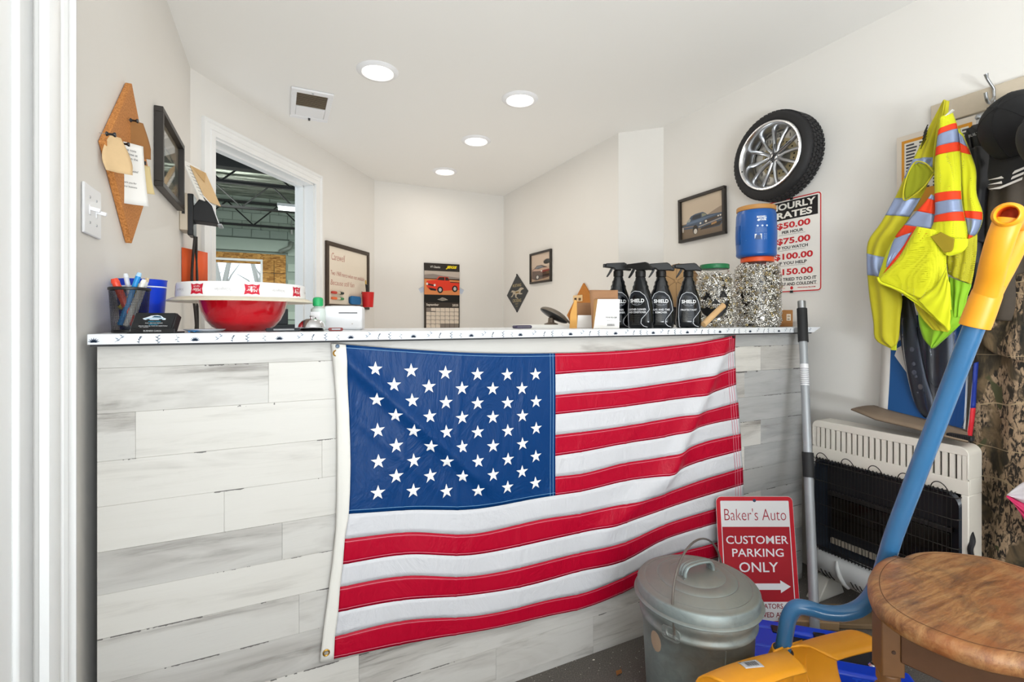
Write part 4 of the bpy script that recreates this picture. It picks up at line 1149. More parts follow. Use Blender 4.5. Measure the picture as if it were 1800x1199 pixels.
# ================================================================ FAR RIGHT WALL
def loc_quad(wall, pts):
    q = [wall.loc(px, py) for px, py in pts]; return min(a for a, b in q), max(a for a, b in q), min(b for a, b in q), max(b for a, b in q)
def paint_redcar(p, w, h):
    p.rect(-w / 2, -h / 2, w / 2, h / 2, '#CDB29A')
    P = lambda pts, c, l=2: p.poly(sx(pts, w, h), c, l)
    P([(0, .55), (1, .50), (1, 1), (0, 1)], '#D3BCA6'); p.ell(.32 * w, .17 * h, .17 * w, .09 * h, '#E9B56E', 2); P([(0, 0), (1, 0), (1, .18), (0, .22)], '#B89C80')
    P([(.02, .12), (.25, .04), (.9, .10), (.98, .16), (.98, .40), (.9, .42), (.82, .48), (.55, .58), (.30, .58), (.16, .48), (.04, .44)], '#5B4236', 3)
    P([(.04, .40), (.55, .36), (.98, .38), (.85, .46), (.5, .47), (.16, .47)], '#C9A38C', 4); P([(.2, .48), (.33, .56), (.52, .56), (.66, .48), (.4, .44)], '#74767A', 4)
    P([(.52, .30), (.95, .33), (.95, .40), (.52, .37)], '#8C3A32', 5); p.ell(.05 * w, -.14 * h, .035 * w, .03 * h, '#E6DFD6', 6); p.ell(.46 * w, -.11 * h, .02 * w, .03 * h, '#E6DFD6', 6)
    p.ell(-.16 * w, -.35 * h, .11 * w, .10 * h, '#2B211C', 6); p.ell(-.16 * w, -.35 * h, .06 * w, .06 * h, '#D8D2C8', 7)
    P([(.35, .12), (.95, .16), (.95, .24), (.35, .2)], '#3B2A22', 5)
picture('framed_picture', 'small framed picture of an orange lit classic car, far right wall', FARR, YB - 3.985, YB - 3.60, 1.535, 1.816, paint_redcar, .02, .018)
s, z = YB - 4.275, 1.466
dm = wthing('diamond_sign', 'black diamond sign with a galloping horse, on the far wall', 'sign', FARR, s, z, .002)
mb = MB(); mb.prism([(0, -.190), (.235, .012), (0, .190), (-.235, -.012)], -.004, 0); mb.build('plate', mat('black_sign_plate', '#25282B', .4), dm, bevel=.001)
p = PR(-.0045); GO = '#B3A27C'
p.text('MUSTANG', 0, .078, .030, GO, 1, .19, bold=.02); p.text('CROSSING', 0, -.072, .032, GO, 1, .19, bold=.02); p.text('NEXT', 0, -.104, .012, GO, 1, .07); p.text('5.0', 0, -.128, .012, GO, 1, .04)
horse = [(-.14, .012), (-.11, .034), (-.07, .030), (-.03, .022), (.03, .030), (.07, .050), (.10, .052), (.145, .044), (.15, .034), (.115, .030), (.09, .022), (.075, .000), (.12, -.006), (.115, -.014), (.06, -.014), (.04, -.008), (.0, -.012), (-.01, -.036), (.03, -.050), (.02, -.054), (-.035, -.040), (-.045, -.008), (-.07, -.008), (-.095, -.030), (-.135, -.036), (-.13, -.026), (-.105, -.018), (-.085, .008), (-.11, .018)]
p.poly(horse, '#BDB09A', 1); p.poly([(-.03, .014), (.04, .018), (.05, .004), (-.03, .002)], '#8C6E36', 2)
p.done('emblem_print', dm)
mb = MB(); mb.lathe([(.008, 0), (.008, .005), (0, .007)], 10, M=Matrix.Translation((0, -.004, .183)) @ Matrix.Rotation(pi / 2, 4, 'X')); mb.build('pin_head', M_BLACK, dm)
mb = MB(); mb.lathe([(.006, 0), (.006, .005), (0, .007)], 10, M=Matrix.Translation((0, -.004, -.178)) @ Matrix.Rotation(pi / 2, 4, 'X')); mb.build('pin_head', M_BLACK, dm)
cb2 = wthing('cork_board', 'diamond shaped cork board behind the open boxes on the counter', 'cork board', FARR, YB - 3.11, 1.246)
mb = MB(); mb.prism([(0, -.24), (.235, .0), (0, .24), (-.235, -.006)], -.014, 0.0); mb.build('cork_panel', mat('orange_cork', '#C07A33', .9, var=.2, vscale=120), cb2, bevel=.002)
p = PR(-.0146); p.ell(-.16, -.02, .045, .045, '#8A4F1C', 1); p.ell(-.16, -.02, .036, .036, '#C07A33', 2); p.done('ring_stain', cb2)
for k, (x, zz, w_, h_) in enumerate(((-.07, .125, .13, .05), (.13, .055, .05, .13))):
    t = wthing('pinned_tag', ['cream tag across the upper half of the far cork board', 'cream tag at the right of the far cork board'][k], 'tag', FARR, YB - 3.11 + x, 1.246 + zz, .016)
    mb = MB(); mb.prism(rrect(w_, h_, .006), -.003, 0); mb.build('card', mat('cream_tag', '#E8C694', .8), t, smooth=None)
    p = PR(-.0034); p.rect(-w_ * .35, -h_ * .3, -w_ * .1, h_ * .1, '#4A3526'); p.rect(w_ * .1, -h_ * .35, w_ * .35, h_ * .05, '#6A4C34'); p.done('print', t)

# ================================================================ RIGHT WALL
def paint_bluecar(p, w, h):
    p.rect(-w / 2, -h / 2, w / 2, h / 2, '#CFBCA4')
    P = lambda pts, c, l=2: p.poly(sx(pts, w, h), c, l)
    P([(.62, .50), (.75, .56), (.9, .62), (1, .64), (1, .42), (.62, .42)], '#A08C78'); P([(0, 0), (1, 0), (1, .40), (.0, .40)], '#7E6A54')
    P([(0, .36), (.12, .38), (.16, .48), (.24, .57), (.35, .60), (.52, .60), (.58, .56), (.63, .50), (.98, .47), (1, .36), (.98, .24), (.9, .16), (.55, .16), (.45, .22), (.3, .24), (.1, .26), (0, .28)], '#47566A', 3)
    P([(.24, .49), (.30, .56), (.48, .57), (.48, .47), (.3, .46)], '#2B2F35', 4); P([(.50, .57), (.57, .55), (.62, .50), (.5, .48)], '#8F9079', 4); P([(.12, .44), (.2, .52), (.23, .48), (.2, .42)], '#A7A79E', 4)
    P([(.12, .42), (.55, .46), (.9, .46), (.62, .42), (.5, .38), (.12, .36)], '#62748C', 4)
    P([(.55, .30), (.98, .38), (.98, .43), (.55, .38)], '#4E4034', 5); P([(.42, .24), (.98, .33), (.98, .35), (.42, .265)], '#B5A897', 6); P([(.0, .31), (.3, .29), (.3, .305), (.0, .325)], '#A88A6C', 5)
    for x_, z_, r_ in ((.47, .33, .022), (.60, .35, .026), (.88, .405, .018), (.93, .41, .02)): p.ell((x_ - .5) * w, (z_ - .5) * h, r_ * w, r_ * h * 1.1, '#E6E0D4', 7, 12)
    P([(.45, .16), (.9, .18), (.98, .28), (.5, .22)], '#3A3028', 5); P([(.72, .22), (.84, .24), (.84, .29), (.72, .27)], '#B98A55', 6)
    p.ell((.34 - .5) * w, (.20 - .5) * h, .065 * w, .12 * h, '#2A2420', 6); p.ell((.345 - .5) * w, (.155 - .5) * h, .042 * w, .066 * h, '#D9D2C6', 7); p.ell((.03 - .5) * w, (.26 - .5) * h, .02 * w, .07 * h, '#D9D2C6', 6)
picture('framed_picture', 'black framed picture of a dark blue muscle car, right wall', RIGHT, 2.5 - 2.335, 2.5 - 1.977, 1.697, 1.975, paint_bluecar, .024, .017, roll=radians(-1.2))

def round_poly_text_sign(): pass
s1_ = 2.5 - 1.434; SW, SH = .300, .478
hr = wthing('hourly_rates_sign', 'white tin sign of hourly rates with a red border, right wall', 'sign', RIGHT, s1_ - SW / 2, 1.341 + SH / 2, .003)
mb = MB(); mb.prism(rrect(SW, SH, .018), -.0015, 0); mb.build('plate', mat('white_tin', '#F0EBE3', .35), hr, smooth=None)
p = PR(-.0018, .0002); RED = '#C8262C'; BLK = '#1C1A1B'
def ringpoly(p, w, h, r, t, c, layer):
    o = rrect(w, h, r); i = rrect(w - 2 * t, h - 2 * t, max(r - t, .002)); n = len(o)
    for k in range(n):
        j = (k + 1) % n; p.poly([o[k], o[j], i[j], i[k]], c, layer)
ringpoly(p, SW - .004, SH - .004, .017, .0055, RED, 1)
p.rect(-SW / 2 + .018, SH / 2 - .107, SW / 2 - .018, SH / 2 - .014, BLK, 1)
WH = '#EFEAE0'
p.text('HOURLY', .004, SH / 2 - .038, .034, WH, 2, .235, bold=.035); p.text('RATES', .012, SH / 2 - .082, .034, WH, 2, .185, bold=.035)
zz = SH / 2 - .138
for a, b in (('$50.00', 'PER HOUR'), ('$75.00', 'IF YOU WATCH'), ('$100.00', 'IF YOU HELP'), ('$150.00', None)):
    p.text(a, .008, zz, .036, RED, 2, .175 if len(a) == 6 else .20, bold=.03)
    if b:
        p.text(b, .004, zz - .032, .0155, BLK, 2, .02 + .0115 * len(b), bold=.022)
        p.line([(-.07, zz - .046), (.07, zz - .046)], .001, BLK, 2)
    zz -= .079
p.text('IF YOU TRIED TO DO IT', .0, zz + .079 - .036, .0165, BLK, 2, .25, bold=.022); p.text("YOURSELF AND COULDN'T", .0, zz + .079 - .060, .0165, BLK, 2, .25, bold=.022)
p.line([(-.13, -SH / 2 + .036), (.13, -SH / 2 + .036)], .0008, RED, 2); p.text('WWW.DON-TEL.COM', .075, -SH / 2 + .022, .006, RED, 2, .09, bold=.03); p.ell(.0, -SH / 2 + .022, .008, .009, RED, 2, 10); p.text('RATES SIGN CO', -.07, -SH / 2 + .022, .005, RED, 2, .07)
p.done('lettering', hr)
for zz in (SH / 2 - .006, -SH / 2 + .003):
    mb = MB(); mb.box((.0, -.003, zz), (.014, .006, .012)); mb.build('mounting_clip', M_BLACK, hr, bevel=.001)

# wheel clock
WR, WD = .222, .115
wc = wthing('wheel_clock', 'wall clock made like a car tyre with a chrome rim', 'clock', RIGHT, 2.5 - 1.633, 2.030, .002, roll=0)
RX = Matrix.Rotation(pi / 2, 4, 'X')          # lathe axis (z) -> towards the room (-y)
def ringL(prof, n=64): return MB().lathe(prof, n, M=RX)
mb = ringL([(.165, .0), (.200, .0), (.213, .008), (.2165, .018), (.2165, .088), (.213, .100), (.204, .111), (.188, .116), (.176, .113), (.170, .106), (.166, .104), (.165, .06), (.165, 0)])
tyre = mb.build('tyre', mat('tyre_rubber', '#1B1A1B', .7), wc)
tb = MB(); tb.box((0, 0, 0), (.0165, .0165, .006))
t0 = None
for ring in range(4):
    for k in range(60):
        a = 2 * pi * (k + .5 * (ring % 2)) / 60
        if t0 is None: t0 = tb.build('tread_block', mat('tyre_tread', '#201F20', .75), tyre, smooth=None); o = t0
        else:
            o = t0.copy(); COL.objects.link(o)
        y = -(.022 + ring * .0205)
        o.matrix_local = Matrix.Rotation(-a, 4, 'Y') @ Matrix.Translation((0, y, .2185)) @ Matrix.Rotation(radians(12 if ring % 2 else -12), 4, 'Z')
p = PR(-.1158)
for k in range(26):
    a = radians(-120 + k * 2.3)
    p.rect(.181 * cos(a) - .0016, .181 * sin(a) - .0025, .181 * cos(a) + .0016, .181 * sin(a) + .0025, '#33312F')
p.done('sidewall_marks', wc)
mb = ringL([(.160, .10), (.166, .106), (.171, .108), (.172, .113), (.168, .117), (.161, .116), (.155, .108), (.150, .095), (.148, .070), (.140, .050), (.136, .045), (.136, .040), (.160, .04), (.160, .10)])
mb.build('rim', mat('polished_rim', '#C9CACC', .22, 1.0), wc)
mb = ringL([(0, .026), (.137, .026), (.137, .020), (0, .020)]); face = mb.build('dial', mat('pale_dial', '#D9D4CA', .35, .3), wc)
p = PR(-.0268); p.ell(0, 0, .098, .098, '#C8B890', 1, 40); p.ell(0, 0, .060, .060, '#8F8A80', 2, 30)
for k in range(24):
    a = 2 * pi * k / 24; p.ell(.079 * cos(a), .079 * sin(a), .0048, .0048, '#3A3733', 2, 8)
for n_ in range(1, 13):
    a = pi / 2 - 2 * pi * n_ / 12
    p.text(str(n_), .116 * cos(a), .116 * sin(a), .019, '#3C3B3C', 3, bold=.01)
p.done('dial_print', wc)
M_SPOKE = mat('satin_alloy', '#B4B5B7', .28, .95)
sp = None
for k in range(6):
    a = 2 * pi * k / 6 + radians(12)
    mb = MB()
    for sg in (-1, 1):
        mb.tube([(sg * .008, -.058, .022), (sg * .013, -.062, .06), (sg * .026, -.060, .105), (sg * .040, -.054, .139)], [.013, .012, .012, .014], 10, flat=.75)
    if sp is None: sp = mb.build('spoke', M_SPOKE, wc); o = sp
    else:
        o = sp.copy(); COL.objects.link(o)
    o.rotation_euler = (0, a, 0)
mb = ringL([(0, .072), (.016, .072), (.02, .066), (.034, .064), (.038, .058), (.038, .045), (0, .045)], 32); mb.build('hub', M_SPOKE, wc)
nut = MB().lathe([(.0055, 0), (.0055, .008), (.003, .010), (0, .010)], 6, M=RX); n0 = None
for k in range(6):
    a = 2 * pi * k / 6
    if n0 is None: n0 = nut.build('lug_nut', M_CHROME, wc); o = n0
    else:
        o = n0.copy(); COL.objects.link(o)
    o.location = (.027 * cos(a), -.064, .027 * sin(a))
for nm, L, wd_, ang in (('hour_hand', .062, .007, radians(8)), ('minute_hand', .105, .005, radians(62))):
    mb = MB(); mb.prism([(-wd_ / 2, -.03), (wd_ / 2, -.03), (wd_ / 3, L), (-wd_ / 3, L)], -.077, -.0745, M=Matrix.Rotation(ang, 4, 'Y')); mb.build(nm, mat('dark_hand', '#25262A', .4), wc, smooth=None)
mb = MB(); mb.box((.158 * cos(radians(195)), -.105, .158 * sin(radians(195))), (.004, .02, .006)); mb.build('valve', M_BLACK, wc)
# ================================================================ THINGS ON THE COUNTER
CR = -YAW                                    # turned to face the camera
def on_top(px, y, name, label, cat, rot=CR, group=None, dz=0.0):
    d = ray(px, HY); t = y / d.y
    return thing(name, label, cat, (d.x * t, y, TZ + 0.0004 + dz), rot, group)

pc = on_top(228, 1.53, 'pencil_cup', 'black wire mesh pencil cup at the left end of the counter', 'pencil cup', 0)
mb = MB(); mb.lathe([(.036, .004), (.042, .108)], 48, cap=False); mb.build('mesh_wall', M_MESH, pc)
mb = MB(); mb.lathe([(.0415, .1065), (.044, .108), (.044, .113), (.0415, .1145), (.0405, .110), (.0415, .1065)], 40); mb.build('rim', M_BLACK, pc)
mb = MB(); mb.lathe([(0, 0), (.037, 0), (.037, .007), (0, .007)], 32); mb.build('base', M_BLACK, pc)
pcx, pcy = pc.location.x, pc.location.y
def cup_pen(label, a, b, r, c, tip=None, clear=False, name='pen'):
    t = thing(name, label, 'pen', (pcx, pcy, TZ + .008))
    m = mat('pen_' + c, c, .35)
    A = Vector(a); B = Vector(b)
    mb = MB(); mb.cyl(A, B, r, n=12); mb.build('barrel', m, t)
    d = (B - A).normalized()
    mb = MB(); mb.cyl(B, B + d * .010, r * 1.12, r * .8, n=12); mb.build('end_cap', mat('pen_' + (tip or c), tip or c, .35), t)
    mb = MB(); mb.cyl(A - d * .004, A, r * .3, r * .9, n=10); mb.build('tip', M_STEEL, t)
cup_pen('red highlighter at the left of the mesh pencil cup', (.012, -.008, .008), (-.024, -.018, .118), .0085, '#E2462C', '#E2462C', name='highlighter')
cup_pen('clear barrelled pen standing behind the red highlighter', (.015, -.004, .01), (-.006, -.004, .132), .0055, '#C9CDD6', '#D8DCE2')
cup_pen('pale blue pen crossing the pencil cup', (-.016, -.018, .012), (.020, -.012, .135), .0060, '#1B8BD0', '#A8CCE8')
cup_pen('white printed pen leaning right in the pencil cup', (-.004, -.020, .010), (.030, -.014, .118), .0060, '#E2DFD8', '#ECE8DE')
cup_pen('second white pen leaning right behind the printed one', (.0, .012, .010), (.032, .012, .124), .0050, '#D9D9DC', '#D0B890')
cup_pen('yellow pencil stub lying low in the pencil cup', (-.022, .012, .055), (.016, .006, .108), .0060, '#E2C84A', '#EEE3B0', name='pencil')

tb_ = on_top(250, 1.665, 'blue_cup', 'big blue plastic cup with a white band behind the pencil cup', 'cup', 0)
mb = MB(); mb.lathe([(.046, 0), (.048, .002), (.057, .140), (.0585, .144), (.056, .144), (.0455, .005), (0, .005)], 40); mb.build('body', M_BLUE, tb_)
mb = MB(); mb.lathe([(.0562, .122), (.0565, .122), (.0567, .1255), (.0564, .1255)], 40, ); mb.build('band', mat('white_band', '#E9EEF8', .4), tb_)

ch = on_top(275, 1.463, 'card_holder', 'black business card holder in front of the pencil cup', 'card holder', radians(-20))
RXC = Matrix.Rotation(radians(-28), 4, 'X')
mb = MB(); mb.box2((-.050, -.004, 0.0), (.044, .018, .052), RXC); mb.v = [v + Vector((0, -.012, .002)) for v in mb.v]; mb.build('back_rest', M_BLACKM, ch, bevel=.002)
mb = MB(); mb.box2((-.050, -.030, 0), (.060, .012, .004)); mb.box2((-.04, -.032, .0), (.06, -.028, .011)); mb.build('ledge', M_BLACK, ch, bevel=.001)
mb = MB()
mb.box2((-.050, -.0075, .006), (.042, -.0045, .050), RXC); mb.v = [v + Vector((0, -.012, .002)) for v in mb.v]; mb.build('card_stack', mat('black_card', '#16191C', .5), ch, smooth=None)
mb = MB(); mb.box2((-.0515, -.006, .001), (-.0495, .018, .053), RXC); mb.v = [v + Vector((0, -.012, .002)) for v in mb.v]; mb.build('side_edge', M_STEEL, ch, smooth=None)
p = PR(-.008, M=Matrix.Translation((0, -.012, .002)) @ RXC)
car = [(-.030, .034), (-.022, .037), (-.012, .042), (.002, .0435), (.012, .041), (.018, .036), (.024, .034), (.024, .030), (.0175, .030), (.015, .0325), (.010, .032), (.008, .030), (-.012, .030), (-.014, .0325), (-.019, .032), (-.021, .030), (-.026, .031)]
p.poly(car, '#D9E2E8', 1); p.poly([(-.010, .037), (-.004, .041), (.010, .040), (.014, .036)], '#1E4D66', 2); p.poly([(-.024, .034), (.02, .034), (.02, .033), (-.024, .033)], '#2C9CC4', 2)
p.text("BAKER'S AUTO", 0, .0255, .0026, '#39B4DC', 1, .028); p.text('FULL SERVICE REPAIR', 0, .0212, .0024, '#E8E8E8', 1, .040); p.text('OPEN DAILY', 0, .0172, .0024, '#39B4DC', 1, .022); p.text('BRAKES TIRES OIL TUNE UPS INSPECTIONS', 0, .0132, .0024, '#E8E8E8', 1, .066); p.text('ALL MAKES', -.02, .0098, .0022, '#E8E8E8', 1, .02)
p.done('card_print', ch)
p = PR(-.0325); p.text('BUSINESS CARDS', 0.01, .006, .004, '#C9C9C9', 1, .04); p.done('ledge_print', ch)

# bowl with an upturned tray
by = 1.64
bw = on_top(429, by, 'mixing_bowl', 'glossy red mixing bowl under the upturned tray', 'bowl', CR)
mb = MB(); mb.lathe([(0, .001), (.062, .0), (.066, .004), (.082, .013), (.098, .032), (.109, .056), (.1155, .082), (.118, .0905), (.115, .0905), (.106, .058), (.09, .026), (.06, .010), (0, .008)], 56)
mb.build('bowl', mat('glossy_red', '#C3121F', .12, coat=.6), bw, smooth=60)
ty = thing('beer_tray', 'white edged round serving tray turned upside down on the red bowl', 'tray', (bw.location.x, by, TZ + .0915), CR)
mb = MB(); mb.lathe([(.150, .0), (.172, .0), (.1865, -.006), (.1885, -.0075), (.1895, -.0055), (.188, -.003), (.175, .0035), (.168, .005), (.150, .003), (.150, .0)], 72); mb.build('flange', mat('cream_tray_rim', '#D6CDB8', .35), ty)
mb = MB(); mb.lathe([(.1690, .0045), (.1670, .040), (.1655, .044), (.0, .044), (.0, .042), (.164, .041), (.1675, .004), (.169, .0045)], 72); mb.build('side_wall', mat('white_tray_enamel', '#EDEBEA', .3), ty, smooth=30)
class CPR(PR):
    """print wrapped round a vertical cylinder of radius R"""
    def __init__(s, R, zoff=0.0, step=.0003): super().__init__(0, step); s.R = R; s.zo = zoff
    def wrap(s):
        out = []
        for v in s.v:
            r = (s.R(v.z) if callable(s.R) else s.R) - v.y
            a = v.x / (s.R(v.z) if callable(s.R) else s.R) - pi / 2
            out.append(Vector((r * cos(a), r * sin(a), v.z + s.zo)))
        s.v = out; return s
p = CPR(lambda z: .1691 - (z - .0045) * .056)
RDL = '#C41832'
for k in range(-6, 8):
    x = (k * 23.5 - 11.5) * pi / 180 * .168
    if k % 2 == 0:
        lw, lh = .019, .0145
        pts = [(-lw, lh), (-lw * .5, lh * .8), (0, lh * .95), (lw * .5, lh * .8), (lw, lh), (lw * .85, 0), (lw, -lh), (lw * .5, -lh * .8), (0, -lh * .95), (-lw * .5, -lh * .8), (-lw, -lh), (-lw * .85, 0)]
        for q in range(len(pts)): pts[q] = (pts[q][0] + x, pts[q][1] + .0235)
        p.poly(pts, RDL, 1)
        p.text('Miller', x, .0210, .009, '#F4EEEA', 2, .026, flip=True, shear=.2); p.text('High Life', x, .0305, .0055, '#F4EEEA', 2, .020, flip=True, shear=.2)
    else:
        p.text('The Champagne of Beers', x, .0235, .010, '#B9B6B4', 1, .040, flip=True, shear=.25)
p.wrap().done('rim_print', ty)

bl = on_top(548, 1.55, 'service_bell', 'silver push service bell on the counter beside the red bowl', 'bell', 0)
mb = MB(); mb.lathe([(.033, 0), (.034, .003), (.030, .008), (.0, .008)], 32); mb.build('base', M_BLACK, bl)
mb = MB(); mb.lathe([(.0375, .0095), (.0385, .012), (.0355, .021), (.027, .030), (.014, .0355), (.0, .037)], 40); mb.lathe([(0, .0105), (.037, .0095)], 40); mb.build('dome', M_CHROME, bl)
mb = MB(); mb.lathe([(.004, .036), (.004, .041), (.0065, .0425), (.005, .045), (0, .0455)], 16); mb.build('button', M_CHROME, bl)
sb = on_top(559, 1.64, 'sanitizer_bottle', 'small clear sanitizer bottle with a green flip cap', 'bottle', CR)
mb = MB(); mb.lathe([(0, 0), (.020, .0), (.0235, .003), (.0235, .055), (.021, .068), (.012, .074), (.012, .076), (0, .076)], 28, sy=.75); mb.build('body', mat('cloudy_clear_plastic', '#C9D2CC', .2), sb)
mb = MB(); mb.lathe([(.0125, .0755), (.0155, .078), (.0155, .096), (.0135, .102), (.007, .1045), (0, .105)], 20); mb.build('cap', mat('green_cap', '#1FA560', .4), sb)
p = PR(-.0182); p.rect(-.016, .008, .0135, .058, '#F1F2F2'); p.rect(-.012, .012, .010, .020, '#7FA596', 2); p.text('A', 0, .036, .010, '#3A3A3A', 2, bold=.02); p.text('H', 0, .026, .007, '#3A3A3A', 2); p.done('label_print', sb)
lp = on_top(606, 1.69, 'label_printer', 'white rounded label printer box with a dark slot on the counter', 'printer', radians(-16))
mb = MB(); mb.prism(rrect(.120, .078, .010, cz=.039), -.04, .04); mb.build('body', M_WHITEP, lp, bevel=.008, seg=3)
mb = MB(); mb.box2((-.012, -.0415, .054), (.046, -.038, .057)); mb.build('slot', mat('dark_slot', '#1A1C22', .5), lp, smooth=None)
mb = MB(); mb.prism(rrect(.075, .040, .015), -.0012, .0012, M=Matrix.Translation((-.005, 0, .0785)) @ Matrix.Rotation(pi / 2, 4, 'X')); mb.build('top_plate', mat('pale_grey_plastic', '#CFCBC8', .4), lp)
mb = MB(); mb.lathe([(.0025, 0), (.0025, .002), (0, .0025)], 10, M=Matrix.Translation((.030, -.0395, .02)) @ Matrix.Rotation(pi / 2, 4, 'X')); mb.build('button', mat('pale_grey_plastic', '#CFCBC8', .4), lp)
gd = on_top(360, 1.50, 'saucer', 'pale grey saucer lying under the front of the tray', 'saucer', 0)
mb = MB(); mb.lathe([(0, 0), (.030, .0), (.047, .007), (.048, .0085), (.045, .0085), (.029, .003), (0, .003)], 36); mb.build('dish', mat('pale_grey_glaze', '#C9CCD2', .25), gd)
mb = MB(); mb.lathe([(.024, -.0003), (.028, -.0003), (.028, .001), (.024, .001), (.024, -.0003)], 24); mb.build('foot_ring', mat('pale_grey_glaze', '#C9CCD2', .25), gd)
bs = on_top(340, 1.455, 'paper_scrap', 'crumpled bright blue paper scrap left of the saucer', 'paper', .4)
mb = MB(); mb.grid([[(-.012 + .006 * j, -.006 + .006 * i, .001 + .005 * abs(sin(2.1 * i + 1.7 * j))) for j in range(5)] for i in range(3)]); mb.build('scrap', mat('bright_blue_paper', '#2C86C8', .6), bs, smooth=None, solid=.0008)
for px, y, lab, c, rot in ((498, 1.50, 'dark folding knife lying to the left of the bell', '#262A33', .25), (590, 1.50, 'small red and grey key fob in front of the white printer', '#8E3B38', .1)):
    t = on_top(px, y, 'folding_knife' if px < 550 else 'key_fob', lab, 'knife' if px < 550 else 'key fob', rot)
    L = .045 if px < 550 else .02
    mb = MB(); mb.prism(rrect(L * 2, .010, .0045, cz=.005), -.006, .006); mb.build('body', mat('fob_' + c, c, .4), t, bevel=.001)
    mb = MB(); mb.box2((-L * .6, -.0068, .0035), (L * .6, .0068, .0075)); mb.build('inlay', M_STEEL, t, smooth=None)

ps = on_top(955, 1.77, 'paper_stack', 'low stack of white papers beside the black scanner', 'papers', radians(-12))
for k in range(4):
    mb = MB(); mb.box((0.008 * (k % 2) - .01 * (k == 3), .006 * k, .0016 + .0032 * k), (.23 - .01 * k, .19, .0030), Matrix.Rotation(.07 * (k - 1.5), 4, 'Z')); mb.build('sheet_pile', M_PAPER, ps, smooth=None)
fo = on_top(918, 1.66, 'pen_case', 'dark violet pen case at the left of the paper stack', 'case', .1)
mb = MB(); mb.prism(rrect(.075, .012, .005, cz=.006), -.012, .012); mb.build('case', mat('violet_plastic', '#3B3152', .4), fo, bevel=.002)
mb = MB(); mb.box2((-.03, -.0128, .005), (.03, .0128, .007)); mb.build('seam', M_STEEL, fo, smooth=None)
scn = on_top(974, 1.80, 'scanner', 'black oval scanner head tilted on a round stand by the papers', 'scanner', CR, None, .0125)
mb = MB(); mb.lathe([(0, 0), (.030, 0), (.030, .004), (.014, .010), (.012, .030), (0, .032)], 28, c=(-.012, .01, 0)); mb.build('stand', mat('brown_grey_plastic', '#6E5F50', .5), scn)
RS = Matrix.Translation((0, 0, .040)) @ Matrix.Rotation(radians(28), 4, 'Y') @ Matrix.Rotation(radians(-14), 4, 'X')
mb = MB(); mb.ball((0, 0, 0), (.066, .040, .023), 36, M=RS, z0=-.15, z1=1.0); mb.build('shell', mat('taupe_plastic', '#6B6053', .45), scn)
mb = MB(); mb.ball((0, 0, -.002), (.0655, .0395, .012), 36, M=RS, z0=-1.0, z1=.1); mb.build('dark_face', M_BLACK, scn)
for k in range(5):
    mb = MB(); mb.tube([RS @ Vector((-.005 + .011 * k, -.032 + .0015 * k * k * .4, .0125 - .001 * k)), RS @ Vector((.003 + .011 * k, -.0, .0225 - .0012 * k)), RS @ Vector((.003 + .011 * k, .02, .0195 - .0012 * k))], .0016, 6); mb.build('ridge', M_BLACK, scn)
mb = MB(); mb.tube(smooth_path([(.055, 0, .02), (.072, -.01, .004), (.09, -.012, .002)], 5), .005, 8); mb.build('lead', mat('brown_grey_plastic', '#6E5F50', .5), scn)

# open cartons
def carton(px, y, w, d, h, flap, name, label, rot, side):
    t = on_top(px, y, name, label, 'box', rot)
    WB = mat('white_carton', '#EDEAE6', .7)
    mb = MB(); mb.add([(-w / 2, 0, 0), (w / 2, 0, 0), (w / 2 + .001, .0, h), (-w / 2 + side, .0, h)], [(0, 1, 2, 3)]); mb.build('front_panel', WB, t, smooth=None, solid=.0012)
    mb = MB(); mb.add([(-w / 2, 0, 0), (-w / 2, d, 0), (-w / 2 + side * .3, d, h), (-w / 2 + side, 0, h)], [(0, 3, 2, 1)]); mb.build('side_panel', mat('tan_carton', '#C99A62', .8), t, smooth=None, solid=.0012)
    mb = MB(); mb.add([(w / 2, 0, 0), (w / 2, d, 0), (w / 2, d, h), (w / 2 + .001, 0, h)], [(0, 1, 2, 3)]); mb.build('side_panel', WB, t, smooth=None, solid=.0012)
    mb = MB(); mb.add([(-w / 2, 0, .001), (w / 2, 0, .001), (w / 2, d, .001), (-w / 2, d, .001)], [(0, 1, 2, 3)]); mb.build('base_panel', M_CARD, t, smooth=None, solid=.001)
    mb = MB(); n = 6
    mb.grid([[(-w / 2 - .002 + (w + .006) * u, d - .006 * sin(pi * u), h * 0) if v == 0 else (lerp(-w / 2, w / 2, u) - flap[1] * v * (1 - u), d - .002 - .004 * v * sin(pi * u * 2), (h + flap[0]) * v) for u in [i / n for i in range(n + 1)]] for v in (0, .4, .7, .9, 1.0)]); mb.build('back_panel', mat('brown_carton_inside', '#A07654', .85), t, smooth=80, solid=.0012)
    return t
c1 = carton(1066, 1.50, .098, .026, .112, (.036, .012), 'open_carton', 'taller white carton open at the top, in front of the first spray bottle', CR, .016)
p = PR(-.0016); p.text('9 0 0 5G-QB', .018, .042, .007, '#4A4A4C', 1, .042, bold=.02); p.text('LAMP BULB', .010, .030, .0035, '#8A8A8C', 1, .022); p.text('QTY 10', .006, .024, .0035, '#8A8A8C', 1, .014)
for k in range(14): p.rect(.002 + k * .0021, .010, .002 + k * .0021 + (.0013 if k % 3 else .0007), .018, '#6A6A6C', 1)
p.done('print', c1)
c2 = carton(1031, 1.625, .078, .05, .052, (.052, .0), 'open_carton', 'lower white carton with a brown back flap, left of the taller carton', CR, .004)
tp_ = on_top(1007, 1.60, 'card_divider', 'narrow tan cardboard strip standing at left of the cartons', 'cardboard', radians(-50))
mb = MB(); mb.add([(-.014, 0, 0), (.016, 0, 0), (.016, .0, .108), (.008, 0, .112), (-.010, 0, .060)], [(0, 1, 2, 3, 4)]); mb.build('strip', mat('orange_tan_card', '#D9A256', .8), tp_, smooth=None, solid=.002)

